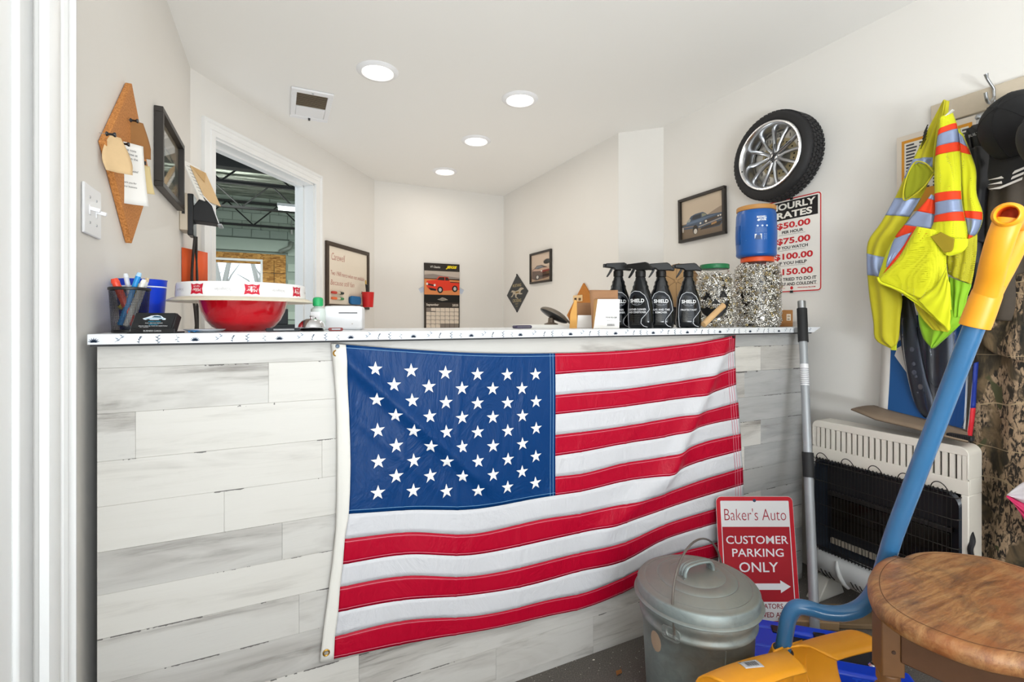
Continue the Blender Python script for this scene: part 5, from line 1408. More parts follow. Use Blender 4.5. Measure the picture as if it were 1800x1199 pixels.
# spray bottles
M_BOT = mat('glossy_black_bottle', '#06090D', .14, spec=.35)
M_TRIG = mat('black_sprayer', '#0B0A0A', .42, spec=.35)
def super_ell(w, d, n=28, e=2.6):
    out = []
    for i in range(n):
        a = 2 * pi * i / n; c, s_ = cos(a), sin(a)
        out.append((w * math.copysign(abs(c) ** (2 / e), c), d * math.copysign(abs(s_) ** (2 / e), s_)))
    return out
def spray_bottle(px, y, label, lines, rot, k=1.0, show=True):
    t = on_top(px, y, 'spray_bottle', label, 'spray bottle', rot, 'black spray bottles')
    secs = [(0, .044, .024, 0), (.004, .049, .028, 0), (.03, .051, .029, 0), (.065, .0485, .0285, .001), (.10, .0475, .028, 0), (.125, .044, .027, -.001), (.145, .037, .025, -.001), (.160, .030, .022, 0), (.168, .0305, .022, 0), (.176, .0255, .020, 0), (.186, .0255, .0195, 0), (.194, .020, .0175, 0), (.202, .019, .017, 0), (.206, .0155, .0155, 0), (.214, .0155, .0155, 0)]
    mb = MB(); rows = [[(x + ox, yy, z * k) for x, yy in super_ell(w, d)] for z, w, d, ox in secs]
    mb.grid(rows, wrap=True); mb.add(rows[0], [tuple(reversed(range(28)))]); mb.build('bottle', M_BOT, t, smooth=60)
    zt = .214 * k
    mb = MB(); mb.lathe([(.0185, -.008), (.020, -.007), (.020, .014), (.0175, .017), (.014, .020), (0, .020)], 24, c=(0, 0, zt)); mb.build('collar', M_TRIG, t, bevel=.0006)
    mb = MB(); mb.prism([(-.056, .030), (-.056, .044), (-.050, .046), (.022, .050), (.030, .046), (.052, .022), (.050, .016), (.030, .019), (.014, .018), (-.014, .018), (-.022, .026)], -.0125, .0125, Matrix.Translation((0, 0, zt))); mb.build('spray_head', M_TRIG, t, bevel=.003)
    mb = MB(); mb.prism([(-.022, .028), (-.032, .026), (-.040, .010), (-.050, -.008), (-.046, -.010), (-.036, .002), (-.028, .014)], -.006, .006, Matrix.Translation((0, 0, zt))); mb.build('trigger', M_TRIG, t, bevel=.0015)
    mb = MB(); mb.box((-.059, 0, zt + .037), (.007, .016, .014)); mb.build('nozzle', M_TRIG, t, bevel=.001)
    lab = [(-.040, .004), (-.043, .045), (-.042, .085), (-.038, .118), (-.030, .137), (-.014, .146), (.008, .143), (.026, .128), (.036, .105), (.042, .072), (.030, .055), (.014, .036), (.012, .020), (.022, .009), (.036, .005)]
    p = PR(-.0300, .0005); p.poly(lab, '#14181F', 1); p.line(lab + lab[:1], .0019, '#C9CBCF', 2)
    p.text('SHIELD', -.004, .108, .0145, '#ECECEC', 2, .056, bold=.025); p.line([(-.026, .098), (-.016, .092), (-.004, .090), (.008, .092), (.018, .098)], .0013, '#9A9CA2', 2); p.text('SINCE 1928', -.004, .0955, .003, '#B9BBC0', 2, .022)
    zz = .074
    for ln in lines: p.text(ln, -.004, zz, .0075, '#E2E2E4', 2, min(.070, .0056 * len(ln) + .006), bold=.012); zz -= .011
    for q in range(6): p.text('removes bugs tar and grime' if q % 2 else 'cleans and protects', -.010, zz - .004 - q * .0065, .0026, '#6D6A60', 2, .034)
    p.v = [Vector((v.x, v.y * (1 - (v.x / .075) ** 2), v.z)) for v in p.v]
    p.done('label_print', t)
    return t
spray_bottle(1087, 1.60, 'first black spray bottle, half hidden behind the taller white carton', ['GLASS', 'CLEANER'], radians(-22), 1.02)
spray_bottle(1126, 1.50, 'second black spray bottle, labelled leather cleaner', ['LEATHER CLEANER', 'AND CONDITIONER'], radians(-60), .98)
spray_bottle(1162, 1.50, 'third black spray bottle, labelled bug and tar remover', ['BUG AND TAR', 'REMOVER'], radians(-34), 1.0)
spray_bottle(1210, 1.49, 'fourth black spray bottle, nearest the jars, labelled protectant', ['PROTECTANT'], radians(-34), 1.02)

# baseball caps
def cap(name_label, M, m_crown, m_brim, R=.085, deco=None, name='baseball_cap', button=True):
    t = thing(name, name_label, 'cap', M=M)
    mb = MB(); rows = []
    for i in range(13):
        a = pi / 2 * i / 12
        rows.append([(R * 1.02 * cos(a) ** .75 * cos(2 * pi * j / 36), R * 1.14 * cos(a) ** .75 * sin(2 * pi * j / 36), R * 1.30 * sin(a)) for j in range(36)])
    mb.grid(rows, wrap=True); cr = mb.build('crown', m_crown, t, smooth=80, solid=.0025)
    mb = MB()
    for k in range(6):
        b = 2 * pi * k / 6 + pi / 6
        mb.tube([(R * 1.025 * cos(a) ** .75 * cos(b), R * 1.145 * cos(a) ** .75 * sin(b), R * 1.303 * sin(a)) for a in [pi / 2 * q / 10 for q in range(11)]], .0011, 5)
    mb.build('seam', mat('dark_seam', '#0E0E10', .8) if m_crown.name.startswith('black') else mat('brown_seam', '#6A5238', .8), t)
    mb = MB(); rows = []
    for i in range(7):
        v = i / 6; row = []
        for j in range(15):
            u = j / 14 * 2 - 1
            ang = -pi / 2 + u * radians(66)
            rr = 1.0 + v * (.82 * sqrt(max(0, 1 - (u * .93) ** 2)))
            row.append((R * 1.02 * cos(ang) * (1 + v * .10), R * 1.14 * sin(ang) * rr, -.016 * v + .0 - .020 * (u * u) * (.4 + v * .6)))
        rows.append(row)
    mb.grid(rows); mb.build('brim', m_brim, t, smooth=80, solid=.003)
    if button:
        mb = MB(); mb.ball((0, 0, R * 1.30), (.008, .008, .004), 12, z0=-.2); mb.build('button', m_crown, t)
    if deco: deco(t, R)
    return t
def frame_axes(c, zax, brim):
    z = Vector(zax).normalized(); y = -(Vector(brim) - z * Vector(brim).dot(z)).normalized(); x = y.cross(z)
    return Matrix(((x.x, y.x, z.x, c.x), (x.y, y.y, z.y, c.y), (x.z, y.z, z.z, c.z), (0, 0, 0, 1)))
M_TANC = mat('tan_cap_cloth', '#A58258', .85, var=.08, vscale=200, bump=.2, bscale=500)
pcap = at_y(1193, 530, 1.675)
cap('tan baseball cap standing on its dark brim behind the spray bottles', frame_axes(Vector((1.84, 1.85, TZ + .207)), (-.78, -.62, .12), (0, 0, -1)), M_TANC, mat('dark_brim_cloth', '#231F1D', .8), .098)

# jars of pull tabs
def tabs_stuff(name, label, c, R, z0, z1, n, seed, parentlabel=None):
    rr = random.Random(seed); mb = MB()
    core = [(0, z0), (R(z0) - .020, z0)] + [(R(lerp(z0, z1, k / 8)) - .020, lerp(z0, z1, k / 8)) for k in range(9)] + [(0, z1 + .002)]
    mb.lathe(core, 20, c)
    def ring(M, r0, r1, th):
        k = 9; vs = []; fs = []
        for i in range(k):
            a = 2 * pi * i / k
            vs += [(r0 * cos(a), r0 * .8 * sin(a), 0), ((r0 + r1) / 2 * cos(a), (r0 + r1) / 2 * .85 * sin(a), th), (r1 * cos(a), r1 * .88 * sin(a), 0)]
        for i in range(k):
            j = (i + 1) % k
            fs += [(3 * i, 3 * i + 1, 3 * j + 1, 3 * j), (3 * i + 1, 3 * i + 2, 3 * j + 2, 3 * j + 1)]
        mb.add(vs, fs, 1 if rr.random() < .88 else 2, None, M)
    for i in range(n):
        z = rr.uniform(z0, z1); a = rr.uniform(0, 2 * pi)
        e = R(z) - rr.uniform(.004, .012)
        Mx = Matrix.Translation((c[0] + e * cos(a), c[1] + e * sin(a), c[2] + z)) @ Matrix.Rotation(a, 4, 'Z') @ Matrix.Rotation(pi / 2 + rr.gauss(0, .5), 4, 'Y') @ Matrix.Rotation(rr.gauss(0, .45), 4, 'X') @ Matrix.Rotation(rr.uniform(0, 2 * pi), 4, 'Z')
        ring(Mx, .0042, .0082, .0022)
        ring(Mx @ Matrix.Translation((.0115, 0, 0)), .0036, .0074, .0022)
    o = mb.build(name, [mat('dark_tab_mass', '#3C3833', .5, .6, var=.5, vscale=120), mat('aluminium_tab', '#D5D2CB', .25, 1.0), mat('brassy_tab', '#B9A678', .3, 1.0)], None, smooth=50)
    return tag(o, label, 'pull tabs', None, 'stuff')
jy = 1.575
d = ray(1256, HY); t_ = jy / d.y; J1 = (d.x * t_, jy, TZ + .0006)
JR1 = lambda z: pchip([0, .012, .05, .12, .18, .225, .25, .262], [.076, .084, .0875, .088, .084, .073, .062, .058], z)
faceang = atan2(-jy, -J1[0]) + pi / 2
j1 = thing('glass_jar', 'rounded jar with a green lid and a black pumpkin face', 'jar', J1, faceang)
zs = [0, .004, .012, .03, .05, .08, .12, .15, .18, .205, .225, .24, .25, .262, .275]
mb = MB(); mb.lathe([(0, 0)] + [(JR1(z), z) for z in zs], 48); mb.lathe([(0, .004)] + [(JR1(z) - .0028, z + .003) for z in zs[:-1]], 48); mb.build('glass', M_GLASS, j1, smooth=60)
mb = MB(); mb.lathe([(.0605, .262), (.0625, .264), (.0625, .280), (.060, .283), (0, .2835)], 40); mb.build('lid', mat('green_lid', '#0E6A3C', .4), j1, bevel=.001)
mb = MB(); mb.lathe([(.0585, .252), (.0612, .253), (.0612, .258), (.0585, .259)], 40, cap=False); mb.build('neck_ring', M_GLASS, j1)
p = CPR(lambda z: JR1(z) + .0012)
def sub(poly, n=4):
    out = []
    for i in range(len(poly)):
        a = poly[i]; b = poly[(i + 1) % len(poly)]
        for q in range(n): out.append((lerp(a[0], b[0], q / n), lerp(a[1], b[1], q / n)))
    return out
K_ = '#0C0C0D'
p.poly([(-.050, .120), (-.012, .128), (-.034, .158)], K_); p.poly([(.020, .132), (.058, .130), (.036, .170)], K_); p.poly([(-.014, .103), (.024, .103), (.004, .126)], K_)
top = [(-.062, .088), (-.045, .084), (-.030, .090), (-.015, .080), (.0, .086), (.015, .080), (.030, .094), (.048, .100), (.062, .112)]
bot = [(-.056, .070), (-.040, .054), (-.022, .044), (-.004, .040), (.012, .040), (.028, .048), (.044, .064), (.056, .086)]
for i in range(8):
    a0_ = top[i]; a1_ = top[i + 1]; b0_ = bot[max(i - 0, 0)] if i < 8 else bot[7]; b1_ = bot[min(i + 1, 7)]
    p.poly([a0_, a1_, b1_, b0_] if i < 7 else [a0_, a1_, b0_], K_)
p.wrap().done('pumpkin_face', j1)
tabs_stuff('pull_tabs', 'silver drink can pull tabs filling the pumpkin face jar', J1, lambda z: JR1(z) - .003, .008, .235, 1250, 21)
jy2 = 1.585
d = ray(1331, HY); t_ = jy2 / d.y; J2 = (d.x * t_, jy2, TZ + .0006)
JR2 = lambda z: pchip([0, .010, .03, .15, .25, .285, .302, .312], [.092, .100, .103, .103, .102, .094, .078, .070], z)
j2 = thing('plastic_jar', 'big clear jar with an orange lid, full of pull tabs', 'jar', J2, faceang)
zs = [0, .003, .010, .03, .08, .15, .2, .25, .27, .285, .295, .302, .312, .325]
mb = MB(); mb.lathe([(0, 0)] + [(JR2(z), z) for z in zs], 48); mb.lathe([(0, .003)] + [(JR2(z) - .002, z + .002) for z in zs[:-1]], 48); mb.build('clear_body', M_GLASS, j2, smooth=60)
mb = MB(); mb.lathe([(.0715, .308), (.0735, .310), (.0735, .329), (.071, .332), (0, .332)], 40); mb.build('lid', mat('orange_lid', '#E4541C', .4), j2, bevel=.001)
mb = MB(); mb.lathe([(.0705, .300), (.0740, .302), (.0740, .306), (.0705, .307)], 40, cap=False); mb.build('neck_ring', M_GLASS, j2)
tabs_stuff('pull_tabs', 'silver drink can pull tabs filling the big orange lidded jar', J2, lambda z: JR2(z) - .0025, .006, .290, 1900, 22)
tub = thing('coffee_tub', 'blue plastic coffee tub with a tan lid on top of the big jar', 'tub', (J2[0] - .008, jy2, J2[2] + .3325), faceang)
TRr = lambda z: pchip([0, .006, .02, .03, .2, .212, .22], [.078, .086, .088, .0875, .0875, .084, .082], z)
M_TUB = mat('blue_coffee_tub', '#0D57A6', .3)
mb = MB(); mb.lathe([(0, 0)] + [(TRr(z), z) for z in (0, .003, .006, .012, .02, .026, .03, .1, .2, .206, .212, .22)] + [(0, .22)], 48); mb.build('body', M_TUB, tub, smooth=50)
mb = MB(); mb.lathe([(.0835, .219), (.0865, .221), (.0865, .238), (.083, .2415), (0, .2415)], 48); mb.build('lid', mat('tan_lid', '#C08A4A', .5), tub, bevel=.001)
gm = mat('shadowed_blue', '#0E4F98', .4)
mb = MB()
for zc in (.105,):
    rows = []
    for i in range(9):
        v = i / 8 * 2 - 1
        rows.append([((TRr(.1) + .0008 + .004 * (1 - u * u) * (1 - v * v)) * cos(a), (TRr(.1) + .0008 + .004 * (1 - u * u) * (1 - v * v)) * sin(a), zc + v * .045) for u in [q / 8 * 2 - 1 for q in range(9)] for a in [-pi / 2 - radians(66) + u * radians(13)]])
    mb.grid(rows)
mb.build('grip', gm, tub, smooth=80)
p = CPR(lambda z: TRr(z) + .0006)
p.text('MAXWELL', .018, .178, .011, '#E9EFF8', 1, .042, bold=.04); p.text('HOUSE', .020, .166, .011, '#E9EFF8', 1, .034, bold=.04); p.ell(.004, .163, .006, .005, '#E9EFF8', 1, 10)
for k in range(3): p.ell(.000 + k * .020, .137, .0045, .0045, '#CFE0F4', 1, 10)
for k in range(4): p.text('good to the last drop every day', .016, .127 - .006 * k, .003, '#BBD2EE', 1, .048)
p.rect(-.012, .070, .018, .100, '#EDEFF2'); 
for k in range(11): p.rect(-.009 + k * .0022, .074, -.009 + k * .0022 + (.0013 if k % 3 else .0007), .094, '#5A5F68', 2)
for k in range(6): p.text('NET WT', .034, .100 - .007 * k, .0035, '#BBD2EE', 1, .014)
p.line([(-.075, .062), (-.060, .056), (-.052, .066), (-.05, .075)], .0012, '#86B0E0')
p.wrap().done('label_print', tub)
wk = thing('wooden_stick', 'pale wooden stick leaning against the pumpkin face jar', 'stick', (1.575, 1.452, TZ))
mb = MB(); mb.cyl((0.0, 0, .0135), (.130, .012, .094), .0125, n=16); wb_ = mb.build('dowel', mat('pale_wood', '#CFA877', .6, var=.12, vscale=60), wk, bevel=.001)
mb = MB(); mb.cyl((.1301, .012, .0941), (.1308, .0121, .0945), .0118, n=16); mb.build('end_grain', mat('end_grain', '#B98E5C', .8), wk)
sbx = thing('small_box', 'small brown cardboard box at the right end of the counter', 'box', (2.243, 1.60, TZ + .0005), radians(-14))
mb = MB(); mb.box2((-.055, -.04, 0), (.055, .04, .082)); mb.build('carton', mat('small_brown_carton', '#9C6A38', .8, var=.08), sbx, bevel=.0015)
mb = MB(); mb.box2((-.0552, -.012, .0815), (.0552, .012, .0826)); mb.build('tape', mat('box_tape', '#B98A54', .4), sbx, smooth=None)
p = PR(-.0404); p.rect(.018, .030, .042, .062, '#D9CDBA'); p.rect(.022, .034, .036, .040, '#7A6A58', 2); p.rect(.022, .046, .038, .056, '#B09A80', 2); p.done('label_print', sbx)
# ================================================================ FLOOR THINGS IN FRONT OF THE COUNTER
# galvanised bin
BX, BY_ = 1.163, 1.097
bn = thing('metal_bin', 'galvanized steel bin with a domed lid and wire bail handle', 'bin', (BX, BY_, 0), radians(18.6)); bn.scale = (1.145, 1.145, 0.888)
mb = MB(); mb.lathe([(0, .004), (.120, .004), (.122, .0), (.126, .004), (.1275, .020), (.1295, .03), (.134, .12), (.1395, .25), (.1425, .325), (.147, .331), (.1495, .338), (.147, .345), (.144, .350), (.1445, .362), (.149, .372), (.1525, .385), (.149, .397), (.146, .401), (.147, .415), (.146, .42), (.138, .42), (.138, .30), (.122, .01), (0, .008)], 64)
mb.build('body', M_GALV, bn, smooth=50)
mb = MB(); mb.lathe([(.1545, .404), (.1600, .399), (.1630, .399), (.1640, .402), (.1620, .4045), (.1560, .408), (.1555, .436), (.152, .442), (.147, .443), (.137, .449), (.134, .4475), (.130, .450), (.104, .4615), (.101, .460), (.098, .463), (.075, .471), (.072, .4695), (.069, .472), (.04, .478), (0, .480), (0, .476), (.14, .444), (.153, .434), (.1545, .404)], 72)
lid = mb.build('lid', M_GALV, bn, smooth=50)
mb = MB(); q = smooth_path([(-.048, 0, .475), (-.046, 0, .492), (-.034, 0, .508), (0, 0, .512), (.034, 0, .508), (.046, 0, .492), (.048, 0, .475)], 6)
for dy in (-.0085, 0, .0085): mb.tube([(v.x, dy, v.z + (.0015 if dy == 0 else 0)) for v in q], .0052, 8)
mb.box((-.048, 0, .474), (.022, .034, .004)); mb.box((.048, 0, .474), (.022, .034, .004)); mb.v = [Matrix.Rotation(radians(-22), 4, 'Z') @ v for v in mb.v]; mb.build('lid_handle', M_GALV, lid)
for sg in (-1, 1):
    mb = MB(); mb.prism(rrect(.05, .045, .014, cz=0), -.003, .003, Matrix.Translation((sg * .1435, 0, .345)) @ Matrix.Rotation(radians(90), 4, 'Z')); mb.build('ear', M_GALV, bn, bevel=.001)
    mb = MB(); mb.tube([(sg * .146, .012 * cos(a), .352 + .016 * sin(a)) for a in [2 * pi * i / 14 for i in range(14)]], .0035, 7, closed=True); mb.build('wire_loop', M_GALV, bn)
    for dy in (-.014, .014):
        mb = MB(); mb.lathe([(.0042, 0), (.0035, .002), (0, .003)], 10, M=Matrix.Translation((sg * .1462, dy, .336)) @ Matrix.Rotation(sg * pi / 2, 4, 'Y')); mb.build('rivet', M_STEEL, bn)
mb = MB(); pts = []
for i in range(29):
    a = pi * i / 28
    pts.append((-.1490 * cos(a) * (1 + .10 * sin(a)), -.012 + .02 * sin(a), .352 + .225 * sin(a) ** .8))
mb.tube(pts, .0032, 8); mb.build('bail_handle', mat('rusty_wire', '#7D7770', .45, .7, var=.4, vscale=25), bn)
rp_ = MB(); rows = []
for i in range(13):
    a = 2 * pi * i / 12; row = []
    for q_ in (0, .5, 1):
        u, v = .019 * q_ * cos(a), .034 * q_ * sin(a)
        ang = radians(160) + u / .14
        rows_r = .1412 + v * .035
        row.append(((rows_r) * cos(ang), (rows_r) * sin(ang), .285 + v))
    rows.append(row)
rp_.grid(rows); rp_.build('tan_patch', mat('tan_residue', '#A9927B', .8, var=.1), bn, smooth=80)
mb = MB(); mb.tube([(.1255 * cos(radians(232)), .1255 * sin(radians(232)), .005), (.1425 * cos(radians(232)), .1425 * sin(radians(232)), .325)], .0022, 6); mb.build('side_seam', M_GALV, bn)

# parking sign leaning on the counter
q = [at_t(1269, 1086, 1.90), at_t(1408, 1086, 1.90), at_t(1396.5, 868, 1.985), at_t(1261.5, 877, 1.935)]
bx0 = q[0].copy(); bx0.z = 0.0005; bx1 = q[1].copy(); bx1.z = 0.0005
ux = (bx1 - bx0); PW = ux.length; ux.normalize()
topc = (q[2] + q[3]) / 2; botc = (bx0 + bx1) / 2
uz = topc - botc; uz = uz - ux * uz.dot(ux); PH = uz.length; uz.normalize()
uy = uz.cross(ux)
Mps = Matrix(((ux.x, uy.x, uz.x, botc.x), (ux.y, uy.y, uz.y, botc.y), (ux.z, uy.z, uz.z, botc.z), (0, 0, 0, 1)))
ps_ = thing('parking_sign', 'red and white customer parking sign leaning on the counter', 'sign', M=Mps)
mb = MB(); mb.prism(rrect(PW, PH, .022, cz=PH / 2), -.0015, 0.0); mb.build('plate', mat('sign_white', '#E6E6E8', .35), ps_, smooth=None)
p = PR(-.0017, .0002); R2 = '#A8202B'; R3 = '#C2202E'
ro_ = rrect(PW - .002, PH - .002, .021, cz=PH / 2); ri_ = rrect(PW - .034, PH - .034, .004, cz=PH / 2)
for k in range(len(ro_)):
    j = (k + 1) % len(ro_); p.poly([ro_[k], ro_[j], ri_[j], ri_[k]], R3, 1)
iw = PW / 2 - .0205
p.rect(-iw, .088, iw, PH - .118, R2, 1)
p.text("Baker's Auto", 0, PH - .070, .046, '#A8273A', 2, PW * .80, bold=-.012)
p.text('CUSTOMER', .002, PH - .168, .031, '#E9E9EC', 2, PW * .80, bold=.008); p.text('PARKING', .002, PH - .217, .031, '#E9E9EC', 2, PW * .66, bold=.008); p.text('ONLY', .002, PH - .272, .038, '#E9E9EC', 2, PW * .50, bold=.008)
az = PH - .345
p.poly([(-PW * .36, az + .012), (PW * .27, az + .012), (PW * .27, az + .024), (PW * .40, az), (PW * .27, az - .024), (PW * .27, az - .012), (-PW * .36, az - .012)], '#E9E9EC', 2)
p.text('VIOLATORS', PW * .08, .072, .019, '#8E2433', 2, PW * .41, bold=.01); p.text('WILL BE TOWED AWAY', .0, .040, .019, '#8E2433', 2, PW * .84, bold=.01)
p.done('lettering', ps_)
mb = MB(); mb.lathe([(.0065, -.0005), (.0065, .0006), (0, .0006)], 14, M=Matrix.Translation((0, -.002, PH - .016)) @ Matrix.Rotation(pi / 2, 4, 'X')); mb.build('mounting_hole', mat('hole_blue_grey', '#3B4A66', .8), ps_)

# painter's pole
PT = Vector((2.118, 1.393, 1.285)); PB = Vector((1.853, 1.166, 0.0))
po = thing('extension_pole', 'grey extension pole with black grips leaning on the counter end', 'pole', PB)
D = PT - PB
def seg(f0, f1, r, m, name, r1=None):
    mb = MB(); mb.cyl(D * f0, D * f1, r, r1, n=24); return mb.build(name, m, po)
seg(.0, .43, .0175, M_ALU, 'lower_tube'); seg(.50, .925, .0162, M_ALU, 'upper_tube'); seg(.972, 1.0, .0162, M_STEEL, 'tip')
seg(.43, .505, .0215, M_BLACKM, 'lock_collar'); seg(.86, .974, .0205, M_BLACKM, 'grip')
seg(.715, .785, .0166, mat('white_label', '#E4E4E6', .5), 'label')
mb = MB()
for k in range(9): mb.cyl(D * (.72 + .006 * k), D * (.7222 + .006 * k), .01675, n=24)
mb.build('label_print', mat('grey_print', '#8C8E94', .6), po)
mb = MB(); mb.lathe([(.019, 0), (.019, .02), (.0175, .022)], 20); mb.build('foot', M_ALU, po)

# ---------------------------------------------------------------- heater
HXF = 2.115
ht = thing('gas_heater', 'cream wall heater with a black wire guard standing on the floor', 'heater', (HXF, 1.075, 0), -pi / 2)
M_HC = mat('cream_enamel', '#D9D3C8', .35, var=.05, vscale=6); M_HG = mat('grey_enamel', '#C4C6C5', .35, var=.05, vscale=6)
M_HB = mat('heater_black', '#15161A', .45); M_WIRE = mat('wire_guard_black', '#2A2724', .4, .6)
HWd, HT0, HT1 = .268, .600, .765
def rtop(x0, x1, z0, z1, r, n=8):
    out = [(x0, z0), (x1, z0)]
    for i in range(n + 1): a = pi / 2 * i / n; out.append((x1 - r + r * cos(a), z1 - r + r * sin(a)))
    for i in range(n + 1): a = pi / 2 + pi / 2 * i / n; out.append((x0 + r + r * cos(a), z1 - r + r * sin(a)))
    return out
mb = MB(); mb.prism(rtop(-HWd, HWd, .735, HT1, .028), 0.0, .095); mb.box2((-HWd, 0, HT0), (HWd, .012, .650)); mb.box2((-HWd, .0, .655), (-HWd + .006, .095, .74)); mb.box2((HWd - .006, .0, .655), (HWd, .095, .74))
mb.box2((-HWd, .012, .60), (-HWd + .006, .095, .655)); mb.box2((HWd - .006, .012, .60), (HWd, .095, .655))
mb.build('top_cover', M_HC, ht, bevel=.004)
# louvre bars between the slots
pitch = .0212; nb = 24; b0_ = None
bar = MB(); bar.box((0, .006, .6925), (pitch - .0072, .012, .085))
for k in range(nb):
    if b0_ is None: b0_ = bar.build('louvre_bar', M_HC, ht, smooth=None); o = b0_
    else:
        o = b0_.copy(); COL.objects.link(o)
    o.location = ((k - (nb - 1) / 2) * pitch, 0, 0)
mb = MB(); mb.box2((-HWd + .006, 0, .65), (-.2480, .012, .735)); mb.box2((.2480, 0, .65), (HWd - .006, .012, .735)); mb.build('louvre_end', M_HC, ht, smooth=None)
mb = MB(); mb.box2((-HWd + .01, .03, .61), (HWd - .01, .035, .735)); mb.build('slot_backing', M_HB, ht, smooth=None)
mb = MB(); mb.box2((-HWd, .0, .20), (-HWd + .012, .095, HT0)); mb.build('side_panel', M_HC, ht, bevel=.003)
mb = MB(); mb.box2((HWd - .022, .0, .20), (HWd, .095, HT0)); mb.build('side_panel', M_HC, ht, bevel=.003)
def frame_ring(mb, o, i, y0, y1):
    n = len(o)
    for k in range(n):
        j = (k + 1) % n
        mb.add([(o[k][0], y0, o[k][1]), (o[j][0], y0, o[j][1]), (i[j][0], y1, i[j][1]), (i[k][0], y1, i[k][1])], [(0, 1, 2, 3)])
oc_ = rrect(.498, .385, .045, 8, -.005, .405); ic_ = rrect(.455, .345, .03, 8, -.005, .405)
mb = MB(); frame_ring(mb, rrect(.512, .40, .04, 8, -.005, .403), oc_, .001, -.006); frame_ring(mb, oc_, ic_, -.006, .05); mb.build('surround', mat('blue_black_enamel', '#1D232C', .3), ht, smooth=60)
mb = MB(); mb.box2((-.252, .052, .205), (.238, .06, .60)); mb.build('burner_back', M_HB, ht, smooth=None)
mb = MB(); mb.box2((-.21, .040, .30), (.20, .052, .44)); mb.build('reflector', mat('dark_glass', '#18130F', .12), ht, bevel=.003)
mb = MB(); mb.box2((-.22, .03, .445), (.21, .05, .462)); mb.build('burner_rail', mat('dark_rail', '#33302E', .4, .4), ht, bevel=.002)
tl0 = None; tl = MB(); tl.box((0, .045, .247), (.018, .012, .022))
for k in range(20):
    if tl0 is None: tl0 = tl.build('ceramic_tile', mat('ceramic_tan', '#9C9384', .8), ht, smooth=None); o = tl0
    else:
        o = tl0.copy(); COL.objects.link(o)
    o.location = ((k - 9.5) * .0215, 0, 0)
gd_ = None
wi = MB(); wi.tube(smooth_path([(0, .012, .606), (0, -.018, .600), (0, -.030, .585), (0, -.030, .25), (0, -.022, .222), (0, .01, .214)], 3), .0012, 5)
NV = 38
for k in range(NV):
    x = -.245 + .478 * k / (NV - 1)
    if gd_ is None: gd_ = wi.build('guard_wire', M_WIRE, ht); o = gd_
    else:
        o = gd_.copy(); COL.objects.link(o)
    o.location = (x, 0, 0)
for zg in (.236, .33, .415, .515, .59):
    mb = MB(); mb.tube([(-.262, .015, zg), (-.258, -.024, zg), (-.245, -.031, zg), (.233, -.031, zg), (.246, -.024, zg), (.250, .015, zg)], .0019, 6); mb.build('guard_rail', M_WIRE, ht)
for k in range(5):
    x = -.215 + k * .102
    mb = MB(); mb.tube([(x - .027 * cos(a), -.024 + .012 * (1 - sin(a)), .590 + .042 * sin(a)) for a in [pi * i / 12 for i in range(13)]], .0017, 6); mb.build('guard_loop', M_WIRE, ht)
mb = MB(); rows = []
prof = [(.004, .215), (-.022, .200), (-.030, .175), (-.028, .145), (-.014, .115), (.012, .092), (.05, .080)]
for y, z in prof: rows.append([(x, y + .030 * (abs(x) / HWd) ** 4, z) for x in [-HWd + 2 * HWd * i / 20 for i in range(21)]])
mb.grid(rows[::-1]); mb.build('lower_cover', M_HG, ht, smooth=60, solid=.003, off=0)
mb = MB(); mb.tube([(-.15, -.024, .198), (-.143, -.0345, .175), (-.135, -.033, .145), (-.128, -.018, .115), (-.123, .008, .093)], [.004, .008, .0095, .0095, .008], 10); mb.build('ridge', M_HG, ht)
for x in (-.215, -.198, -.181, -.095, -.078, -.061, -.044, -.027, .05, .067, .084, .101):
    mb = MB(); mb.tube([(x, -.0265, .138), (x + .006, -.0185, .119), (x + .012, -.006, .106)], .0022, 5); mb.build('lower_slot', M_HB, ht)
for sg in (-1, 1):
    mb = MB(); mb.add([(sg * .235 - .028, -.055, 0), (sg * .235 + .028, -.055, 0), (sg * .235 + .028, .13, 0), (sg * .235 - .028, .13, 0), (sg * .235 - .026, .02, .085), (sg * .235 + .026, .02, .085), (sg * .235 + .026, .09, .085), (sg * .235 - .026, .09, .085)], [(0, 3, 2, 1), (4, 5, 6, 7), (0, 1, 5, 4), (1, 2, 6, 5), (2, 3, 7, 6), (3, 0, 4, 7)])
    mb.build('foot', mat('grey_foot', '#B9B6AE', .5), ht, bevel=.004)
mb = MB(); mb.tube(smooth_path([(.262, .03, .47), (.275, .01, .45), (.272, 0, .42), (.276, .01, .38), (.27, .03, .34)], 4), .008, 8); mb.build('control_knob_stem', M_HB, ht)
# boards on the floor beneath the heater
for k, (px, py, L, W_, rot, lab) in enumerate(((1412, 1085, .22, .10, -.55, 'short tan board end on the floor under the heater, left one'), (1500, 1080, .30, .14, -.5, 'wider brown board on the floor under the heater, right one'))):
    v = at_z(px, py, .018)
    t = thing('floor_board', lab, 'board', (v.x, v.y, 0.0), rot)
    mb = MB(); mb.box2((-L / 2, -W_ / 2, 0), (L / 2, W_ / 2, .020 + .012 * (1 - k))); mb.build('board', [mat('tan_board', '#9C7F5C', .7, var=.2, vscale=20), mat('dusty_board', '#7D6548', .8, var=.25, vscale=16)][k], t, bevel=.004)
    mb = MB(); mb.box2((L / 2 - .001, -W_ / 2 + .004, .002), (L / 2 + .0006, W_ / 2 - .004, .018)); mb.build('end_grain', mat('dark_end_grain', '#6B5136', .8), t, smooth=None)

